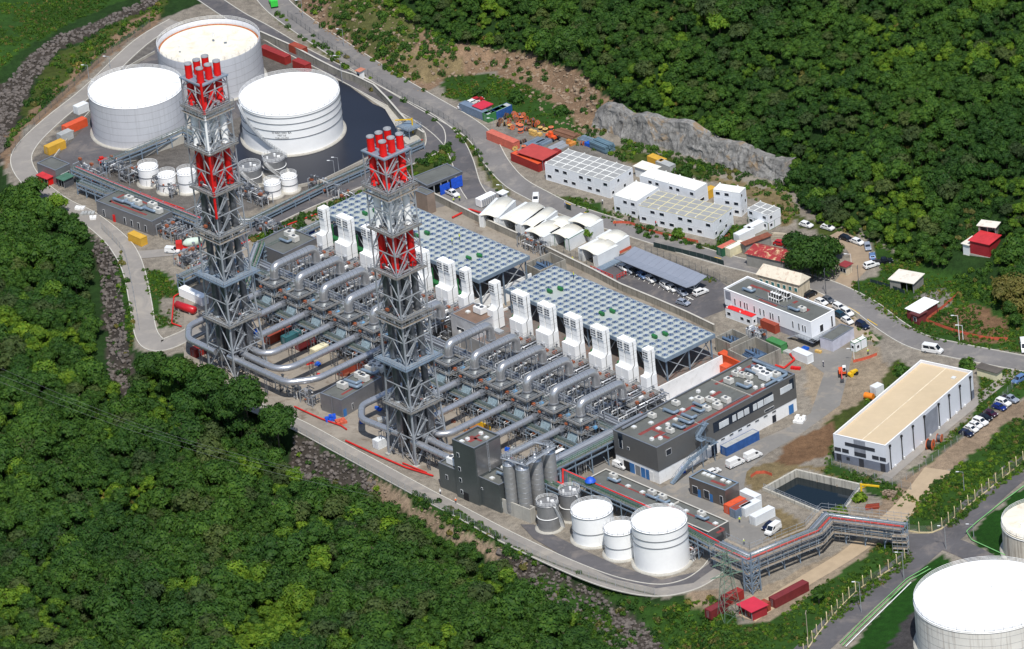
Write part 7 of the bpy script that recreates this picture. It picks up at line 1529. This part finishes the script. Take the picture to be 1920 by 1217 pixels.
pl('timber_stack', 'stack of dark timber and sections above the loader', 'stack', 1062, 252, 1, 8, 2, 8, .5, .4, mat('brown_wood', C(128, 92, 70)), .1, part='plank'); pl('crate_stack', 'stack of pale orange wooden crates in the drum yard', 'crates', 1071, 271, 2, 2, 2, 1.1, 1.1, .8, mat('orange_wood', C(196, 130, 60), .8)); pl('barrel_group', 'blue barrels and bins at the end of the drum yard', 'bins', 1108, 274, 4, 2, 1, .8, .8, 1.1, bluep, part='bin'); pl('rack_stack', 'stack of bluish steel racks behind the biggest cabin block', 'rack', 1130, 280, 1, 7, 4, 7, .5, .6, mat('blue_steel_rack', C(96, 122, 136)), 0, part='rack_bar'); pl('tray_stack', 'grey trays lying behind the steel racks', 'trays', 1105, 265, 1, 5, 2, 7, .5, .3, bsteel, .05, part='tray')
pl('box_stack', 'pale yellow boxes in front of the cable drums', 'boxes', 1000, 253, 2, 1, 2, 1.2, 1.1, .8, wood); pl('box_stack', 'pale wooden crate right of the yellow boxes', 'boxes', 1013, 254, 1, 1, 2, 1.3, 1.2, .8, wood)
pl('timber_pile', 'pile of pale scattered planks left of the big tree', 'planks', 1462, 443, 1, 9, 2, 5, .3, .25, mat('grey_planks', C(180, 168, 148), .8), .5, .5, part='plank'); pl('rubble_heap', 'heap of broken concrete beside the small bush at the basin', 'rubble', 1668, 928, 4, 3, 2, .9, .7, .5, rockb, .3, .4, part='block'); pl('steel_scrap', 'pile of rusty red steel beside the yellow jib crane', 'scrap', 1636, 952, 1, 7, 3, 3.4, .25, .25, cBr, .9, .3, part='bar')
for k, (u, v, nx_, ny_, nz_, m, lab) in enumerate([(1478, 662, 3, 2, 1, cGr, 'grey pallets of goods below the lilac annex'), (1510, 668-12, 2, 2, 1, bluep, 'blue crates below the lilac annex'), (1535, 661, 2, 1, 1, wood, 'small wooden pallet beside the lilac annex'), (1470, 652, 2, 2, 1, black, 'dark crates on the verge left of the annex'), (1492, 692, 3, 1, 1, redp, 'red barrier stack beside the lone white container'), (1500, 790, 3, 3, 2, whitep, 'white bags on a pallet at the corner of the metal building'), (150, 392, 3, 2, 1, whitep, 'white bags beside the left perimeter road'), (165, 402, 4, 2, 1, cGr, 'grey drums and bags beside the left perimeter road'), (175, 410, 2, 2, 1, whitep, 'pale sacks left of the long grey building'), (718, 788, 3, 2, 1, cGr, 'grey bags beside the loop of silver duct'), (620, 788, 3, 2, 2, bluet, 'blue tarpaulin covered stack beside the front road'), (677, 793, 1, 1, 2, bluep, 'single blue bin beside the front road'), (640, 792, 3, 3, 1, onet, 'orange netting rolls left of the blue bin'), (1281, 886, 1, 1, 2, bluep, 'blue water butt at the foot of the outside stair'), (1395, 992-40, 1, 1, 1, wood, 'small wood crate behind the orange container')]):
    pl('pallet_goods', lab, 'pallet goods', u, v, nx_, ny_, nz_, .9, .9, .7, m, .1*k)
for k in range(26):   # clutter under the ducts
    a = rr.uniform(-66, 76); b_ = rr.uniform(-60, -45) if k % 2 else rr.uniform(-60, -50)
    c_ = rr.choice([('green', greenp), ('red', pipered), ('yellow', yellowp), ('blue', bluep), ('grey', cGr), ('rusty', brownr), ('white', whitep)])
    t = thing('work_bench', '%s painted site material lying on the yard under the silver ducts' % c_[0], 'site material', WA(a, b_), rr.uniform(0, 3), '%s site material under the ducts' % c_[0])
    for q in range(3): x, y = rr.uniform(-1, 1), rr.uniform(-.6, .6); MB().box(x, x+rr.uniform(.5, 1.8), y, y+rr.uniform(.3, .9), 0, rr.uniform(.2, 1)).build('piece', c_[1], t)
# slabs of yellow formwork pit under the right engine row
t = thing('excavated_pit', 'pit with yellow boarding under the right silver ducts', 'pit', WA(36, -51), HEAD); MB().box(0, 7, 5, 5.3, 0, 1.4).build('board', yellowp, t); MB().box(0, .3, 0, 5, 0, 1.4).build('board', yellowp, t); MB().box(0, 7, 0, 5, .03, .06).build('base', mat('rusty_soil', C(150, 104, 66)), t)
t = thing('tarpaulin', 'blue tarpaulin hanging between the last two pairs of white intake towers', 'tarpaulin', WA(53.2, -5.2, 4.5), HEAD); mb = MB(); mb.add([(0, 0, 0), (2.6, 0, 0), (1.9, .4, 5), (.9, .3, 5.2), (1.3, -1.1, 1.2)], [(0, 4, 3), (4, 1, 2), (4, 2, 3), (0, 1, 4)]); mb.build('sheet', bluet, t)
t = thing('tarpaulin', 'blue tarpaulin heap on the red pipe rack beside the low hall', 'tarpaulin', U(1107, 902, 7), HEAD); mb = MB(); mb.lathe([(1.6, 0), (1.3, .6), (.6, 1.1), (.05, 1.3)], 8); mb.build('sheet', bluet, t)
t = thing('tarpaulin', 'blue tarpaulin beside the grey building behind the left ducts', 'tarpaulin', U(577, 440, 1), HEAD); MB().box(-1.8, 1.8, -1.4, 1.4, 0, 1.6).build('sheet', bluet, t)
t = thing('awning', 'white plastic awning at the top of the rightmost silo', 'awning', U(1046, 846, 12), HEAD); MB().box(-.6, .6, -2, 2, 0, .08).build('sheet', whitep, t); MB().beam((0, 0, -2), (0, 0, 0), .1).build('bracket', steel, t)
# red steel footbridge at the end of the retaining wall
t = thing('foot_gangway', 'red and grey steel gangway beside the carport yard', 'gangway', U(1108, 512), HEAD); rail(MB(), [(0, 0, .3), (9.5, 0, .3)], 2.0, .16, 3, 1.5).build('railing', pipered, t); MB().box(0, 9.5, .1, 1.4, .3, .4).build('deck', grating, t); rail(MB(), [(9.5, 1.5, .3), (9.5, 5, .3)], 1.4, .14, 2, 1.2).build('railing', pipered, t)
t = thing('steel_stack', 'stack of blue grey steel beams above the red gangway', 'beams', U(1140, 500), HEAD+PI/2); [MB().box(-5, 5, -1+q*.5, -.6+q*.5, 0, .5).build('beam', bsteel, t) for q in range(5)]
# ------------------------------------------------------------------ fences, nets, poles
fm, n, b = newmat('chain_link'); b.inputs['Base Color'].default_value = (*C(150, 152, 148), 1); b.inputs['Roughness'].default_value = .6; b.inputs['Metallic'].default_value = .3
tr = nd(n, 'ShaderNodeBsdfTransparent'); mx = nd(n, 'ShaderNodeMixShader', i0=.24); n.links.new(tr.outputs[0], mx.inputs[1]); n.links.new(b.outputs[0], mx.inputs[2]); n.links.new(mx.outputs[0], [x for x in n.nodes if x.type == 'OUTPUT_MATERIAL'][0].inputs[0])
def fence(name, label, px, h=2.2, sp=3.0, m=None, pm=None, pw=.1, top=.0, cat='fence', panels=True, base=None, z=0):
    P = catmull([hit(*q) for q in px], 5); O = P[0].copy(); t = thing(name, label, cat, O, 0); acc = 0; last = P[0]; posts = [P[0]]
    for a, b_ in zip(P, P[1:]):
        L = (b_-a).length; d = 0
        while acc+(L-d) >= sp: d += sp-acc; acc = 0; posts.append(a.lerp(b_, d/L))
        acc += L-d
    pme = MB().beam((0, 0, 0), (0, 0, h+top), pw)
    if top: pme.beam((0, 0, h+top), (.0, .45, h+top+.4), pw*.8)
    po = pme.build('post', pm or steel, t, posts[0]-O); 
    for p in posts[1:]: inst(po, t, p-O)
    if panels:
        for a, b_ in zip(posts, posts[1:]):
            mb = MB(); a_, c_ = a-O, b_-O; mb.quad(a_, c_, c_+Vector((0, 0, h)), a_+Vector((0, 0, h))); mb.build('mesh_panel', m or fm, t)
    else:
        mb = MB()
        for a, b_ in zip(posts, posts[1:]):
            for q in (.35, .7, 1): mb.beam(a-O+Vector((0, 0, h*q)), b_-O+Vector((0, 0, h*q)), .05)
        mb.build('wire', pm or steel, t)
    if base:
        for a, b_ in zip(posts, posts[1:]): MB().beam(a-O+Vector((0, 0, .15)), b_-O+Vector((0, 0, .15)), .25, .4).build('plinth', base, t)
    return t
fence('perimeter_fence', 'chain link fence along the outer side of the front perimeter road', [(552, 808), (640, 856), (780, 932), (870, 978), (960, 1024), (1060, 1072), (1150, 1102), (1230, 1118)], 2.4, 3)
fence('perimeter_fence', 'fence along the outer side of the left perimeter road', [(262, 620), (252, 560), (240, 500), (228, 470), (190, 430)], 2.4, 3)
fence('perimeter_fence', 'fence above the left embankment beside the tank farm road', [(22, 290), (60, 240), (110, 190), (190, 115), (290, 45)], 2.4, 4, pm=dsteel)
fence('road_fence', 'tall fence on the verge between the two upper roads', [(540, 32), (600, 76), (680, 134)], 2.2, 3, pm=dsteel)
fence('road_fence', 'tall fence between inner tank road and main road near the hairpin', [(690, 142), (760, 188), (830, 222), (880, 262), (900, 300), (925, 350)], 2.2, 3, pm=dsteel)
fence('site_fence', 'fence between the canopy shelters and the retaining wall', [(898, 410), (960, 434), (1020, 462), (1075, 482), (1110, 502)], 2.4, 2.6, pm=dsteel)
fence('site_fence', 'fence between carport yard and the upper road', [(1210, 470), (1260, 490), (1310, 510), (1360, 532), (1400, 548)], 2.4, 2.6, pm=dsteel)
fence('warehouse_fence', 'grey green fence in front of the warehouse end wall', [(1560, 872), (1620, 892), (1680, 912), (1714, 920)], 2.2, 3, pm=steel, m=None)
fence('warehouse_fence', 'fence between the warehouse and the gravel parking', [(1700, 900), (1760, 856), (1820, 808), (1880, 748), (1906, 718)], 2.0, 3, pm=steel)
cpole = mat('concrete_post', C(206, 190, 150), .85)
fence('boundary_fence', 'wire fence with bent concrete posts along the lower right road', [(1470, 1290), (1530, 1195), (1600, 1115), (1660, 1075), (1705, 1045)], 2.3, 3.4, pm=cpole, pw=.2, top=.5, base=cpole)
fence('boundary_fence', 'wire fence with bent concrete posts curving round the green bank', [(1702, 996), (1730, 1000), (1762, 995), (1800, 962), (1860, 914), (1920, 866), (1990, 812)], 2.3, 3.4, pm=cpole, pw=.2, top=.5, base=cpole)
fence('screen', 'dark green windbreak screen along the road above the carport', [(1226, 463), (1270, 474), (1320, 486), (1364, 500)], 1.6, 2.5, m=mat('green_screen', C(30, 52, 52), .8), pm=dsteel)
fence('screen', 'dark windbreak screen beside the upper road behind the shelters', [(1062, 392), (1078, 398)], 1.8, 2, m=MATS['green_screen'], pm=dsteel)
fence('screen', 'dark green screen below the white roofed houses', [(1632, 530), (1660, 538), (1700, 552)], 1.2, 2.5, m=MATS['green_screen'], pm=dsteel)
for lab, px in [('orange netting along the edge of the excavator yard', [(1600, 680), (1625, 674), (1650, 664)]), ('orange netting winding beside the lower container offices', [(1356, 478), (1362, 460), (1358, 448), (1378, 438)]), ('orange netting round the bare earth patch', [(1735, 602), (1790, 622), (1850, 636), (1900, 638)]), ('orange netting beside the white roofed house with maroon walls', [(1736, 602), (1770, 576), (1798, 552)]), ('orange netting heap above the small metal building', [(1408, 896), (1420, 888), (1436, 888), (1455, 896)]), ('pink netting along the path below the office stairs', [(1150, 420), (1180, 420), (1215, 434), (1265, 446), (1320, 458)]), ('orange netting along the front of the rightmost shelter', [(1122, 494), (1150, 482), (1190, 462)])]:
    fence('netting', lab, px, .9, 2.5, m=onet, pm=onet, pw=.06, cat='netting')
def lamp(label, u, v, h=8, du=-10, dv=0, m=steel, grp=None, name='street_lamp', cross=False):
    t = thing(name, label, 'street lamp' if name == 'street_lamp' else 'pole', hit(u, v), head_px(u, v, du, dv), grp); MB().cyl((0, 0, 0), (0, 0, h), .12, 6, 0, .07).build('pole', m, t)
    if cross: MB().beam((0, -1, h-.3), (0, 1, h-.3), .14).build('crossarm', m, t)
    else: MB().beam((0, 0, h-.05), (1.3, 0, h+.1), .08).build('arm', m, t); MB().box(1.1, 1.9, -.14, .14, h+.02, h+.16).build('lamp_head', lampm, t)
for lab, u, v, h in [('street lamp on the scrub slope above the upper road', 645, 88, 6), ('street lamp between tank farm road and white gatehouse', 642, 155, 9), ('tall lamp post at the top left of the scrub slope', 568, 34, 6), ('twin lamp at the liner edge, left one', 628, 330, 5), ('lamp at the liner edge right of its twin', 636, 324, 5), ('lamp post beside the cross road nearest the big tank', 1615, 1148, 9), ('lamp post beside the pipe bridge end of the road', 1695, 1086, 8), ('lamp post at the lower road junction', 1774, 1030, 7), ('short lamp on the right lawn', 1826, 1008, 4), ('lamp post in the green bank above the lower road', 1808, 922, 6), ('lamp post at the left road among the fence', 207, 128, 4), ('lamp beside the container row at the left', 167, 150, 5), ('dark pole by the drum yard entrance', 928, 256, 6), ('lamp post at the cabin path', 945, 370, 4)]: lamp(lab, u, v, h)
for lab, u, v, h in [('dark pole at the bend beside the old house', 1549, 552, 8), ('dark pole on the verge left of the sloping field', 1611, 546, 8), ('white pole standing on the bare earth patch', 1799, 640, 8), ('thin pole right of the white pole on the bare earth', 1806, 640, 5), ('pole beside the dirt road above the small white hut', 1597, 506, 5)]: lamp(lab, u, v, h, name='pole', m=dsteel if 'dark' in lab else whitep, cross='dark' in lab)
lamp('grey power pole with crossarm beside the lower right fence', 1515, 1200, 8.5, m=mat('weathered_pole', C(170, 160, 140)), name='pole', cross=True)
lamp('thin white pole at the excavator yard', 1602, 678, 4, m=whitep, name='pole')
# lattice pylon
t = thing('pylon', 'green lattice pylon in front of the pipe bridge corner', 'pylon', hit(1370, 1160), .3); pg = mat('pylon_green', C(110, 136, 118), .6, .1); H = 20; hw = lambda z: 2.2*(1-z/H)+.45
for c in ((-1, -1), (1, -1), (1, 1), (-1, 1)): MB().beam((c[0]*hw(0), c[1]*hw(0), 0), (c[0]*hw(H), c[1]*hw(H), H), .11).build('leg', pg, t)
zz = [0, 3.4, 6.4, 9, 11.4, 13.6, 15.6, 17.4, 19, 20]
for z0, z1 in zip(zz, zz[1:]):
    for c, d in (((-1, -1), (1, -1)), ((1, -1), (1, 1)), ((1, 1), (-1, 1)), ((-1, 1), (-1, -1))): MB().beam((c[0]*hw(z0), c[1]*hw(z0), z0), (d[0]*hw(z1), d[1]*hw(z1), z1), .065).beam((d[0]*hw(z0), d[1]*hw(z0), z0), (c[0]*hw(z1), c[1]*hw(z1), z1), .065).build('brace', pg, t)
for z, w_ in ((13, 4.5), (16.5, 3.8), (19.4, 3)): MB().beam((-w_, 0, z), (w_, 0, z), .2).beam((-w_, 0, z), (0, 0, z+1.3), .1).beam((w_, 0, z), (0, 0, z+1.3), .1).build('crossarm', pg, t)
wireM = mat('overhead_wire', C(150, 154, 150), .5, .5)
for k, (a, b_) in enumerate([((0, 690, 22), (560, 880, 14)), ((0, 703, 22), (640, 905, 14)), ((0, 716, 22), (700, 930, 14))]):
    P, Q_ = U(a[0], a[1], a[2]), U(b_[0], b_[1], b_[2]); pts = [P.lerp(Q_, i/12)-Vector((0, 0, 3*math.sin(PI*i/12))) for i in range(13)]
    tag(MB().tube(pts, .025, 4).build('overhead_wire', wireM), ['uppermost', 'middle', 'lowest'][k]+' overhead wire crossing the forest at the left', 'wire', 'overhead wires over the forest')
# ------------------------------------------------------------------ people
def skinfig():
    V = {'hip': (0, 0, .95, .15), 'waist': (0, 0, 1.1, .13), 'chest': (.01, 0, 1.35, .165), 'neck': (0, 0, 1.5, .06), 'head': (.02, 0, 1.64, .1), 'top': (.02, 0, 1.73, .07)}
    for s, n_ in ((1, 'l'), (-1, 'r')):
        V['sh'+n_] = (0, s*.19, 1.42, .07); V['el'+n_] = (-.03+.05*s, s*.27, 1.14, .05); V['ha'+n_] = (.1+.06*s, s*.25, .9, .04)
        V['th'+n_] = (0, s*.1, .88, .1); V['kn'+n_] = (.1*s, s*.11, .5, .07); V['an'+n_] = (.12*s-.03, s*.11, .1, .05); V['to'+n_] = (.12*s+.14, s*.12, .05, .045)
    E = [('hip', 'waist'), ('waist', 'chest'), ('chest', 'neck'), ('neck', 'head'), ('head', 'top')]
    for n_ in 'lr': E += [('chest', 'sh'+n_), ('sh'+n_, 'el'+n_), ('el'+n_, 'ha'+n_), ('hip', 'th'+n_), ('th'+n_, 'kn'+n_), ('kn'+n_, 'an'+n_), ('an'+n_, 'to'+n_)]
    ks = list(V); me = bpy.data.meshes.new('figure'); me.from_pydata([V[k][:3] for k in ks], [(ks.index(a), ks.index(b_)) for a, b_ in E], [])
    o = bpy.data.objects.new('figure', me); COL.objects.link(o); md = o.modifiers.new('s', 'SKIN'); o.modifiers.new('d', 'SUBSURF').levels = 1
    for i, k in enumerate(ks): me.skin_vertices[0].data[i].radius = (V[k][3],)*2; me.skin_vertices[0].data[i].use_root = (i == 0)
    out = bpy.data.meshes.new_from_object(o.evaluated_get(bpy.context.evaluated_depsgraph_get())); bpy.data.objects.remove(o); return out
skinm = mat('skin', C(150, 104, 78), .6); trou = mat('dark_trousers', C(36, 46, 74), .8)
try: FIG = skinfig()
except Exception: FIG = None
def person(label, u, v, top, hat, z=0, rot=None):
    P = U(u, v, z) if z else hit(u, v); t = thing('person', label, 'person', P+Vector((0, 0, .08)), rr.uniform(0, 6) if rot is None else rot)
    me = FIG.copy(); me.materials.clear(); [me.materials.append(m) for m in (trou, top, skinm)]
    for p in me.polygons:
        c = p.center; p.material_index = 2 if c.z > 1.5 or (abs(c.y) > .2 and c.z < 1.0) else (1 if c.z > .98 else 0); p.use_smooth = True
    o = bpy.data.objects.new('body', me); COL.objects.link(o); o.parent = t
    if hat: MB().lathe([(.15, 1.68), (.125, 1.69), (.11, 1.78), (.01, 1.82)], 10, .02).build('helmet', hat, t)
    for s in (-1, 1): MB().box(.02, .2, s*.12-.05, s*.12+.05, 0, .1).build('shoe', black, t)
hiv = mat('hi_vis_yellow', C(206, 230, 60), .7); hio = mat('hi_vis_orange', C(236, 110, 50), .7)
if FIG:
    for lab, u, v, m, h in [('person in yellow vest walking near the white container on the dirt yard', 1628, 665, hiv, whitep), ('person in dark clothes crossing the excavator yard', 1544, 688, trou, whitep), ('person in yellow vest on the low yard beside the pipe bridge', 1395, 1022, hiv, whitep), ('person in yellow vest beside the tall white container', 1387, 980, hiv, whitep), ('person in orange clothes walking on the front perimeter road', 855, 945, hio, whitep), ('person in yellow vest at the yard by the red hoses', 851, 381, hiv, whitep), ('second person in yellow vest near the yard entrance', 862, 377, hiv, whitep), ('person in yellow vest at the fence of the lowest shelter', 1074, 492, hiv, yellowp),
        ('person in yellow vest in front of the lowest shelter', 1108, 482, hiv, yellowp), ('person crouching in yellow vest beside the shelter corner', 1118, 486, hiv, yellowp), ('person in blue clothes on the verge above the shelters', 1060, 389, bluep, whitep), ('person in dark clothes on the cabin path', 1184, 414, trou, None), ('second person in dark clothes on the cabin path', 1180, 416, black, None), ('person in white shirt near the big cabin block corner', 1130, 383, whitep, None), ('person in red shirt by the cream jointed cabin block', 1230, 424, pipered, None), ('person in orange shirt at the path crossing', 1154, 424, hio, yellowp), ('person in yellow vest beside the left chimney spur road', 341, 470, hiv, whitep), ('person in orange vest at the road bend near the pink bank', 826, 928, whitep, whitep)]: person(lab, u, v, m, h)
    for lab, u, v, m in [('worker in yellow vest standing on the left fan deck', 848, 458, hiv), ('second worker in yellow vest on the left fan deck', 862, 449, hiv), ('worker in yellow jacket on the right fan deck near the wall', 1076, 521, hiv)]: person(lab, u, v, m, yellowp, z=12.6)
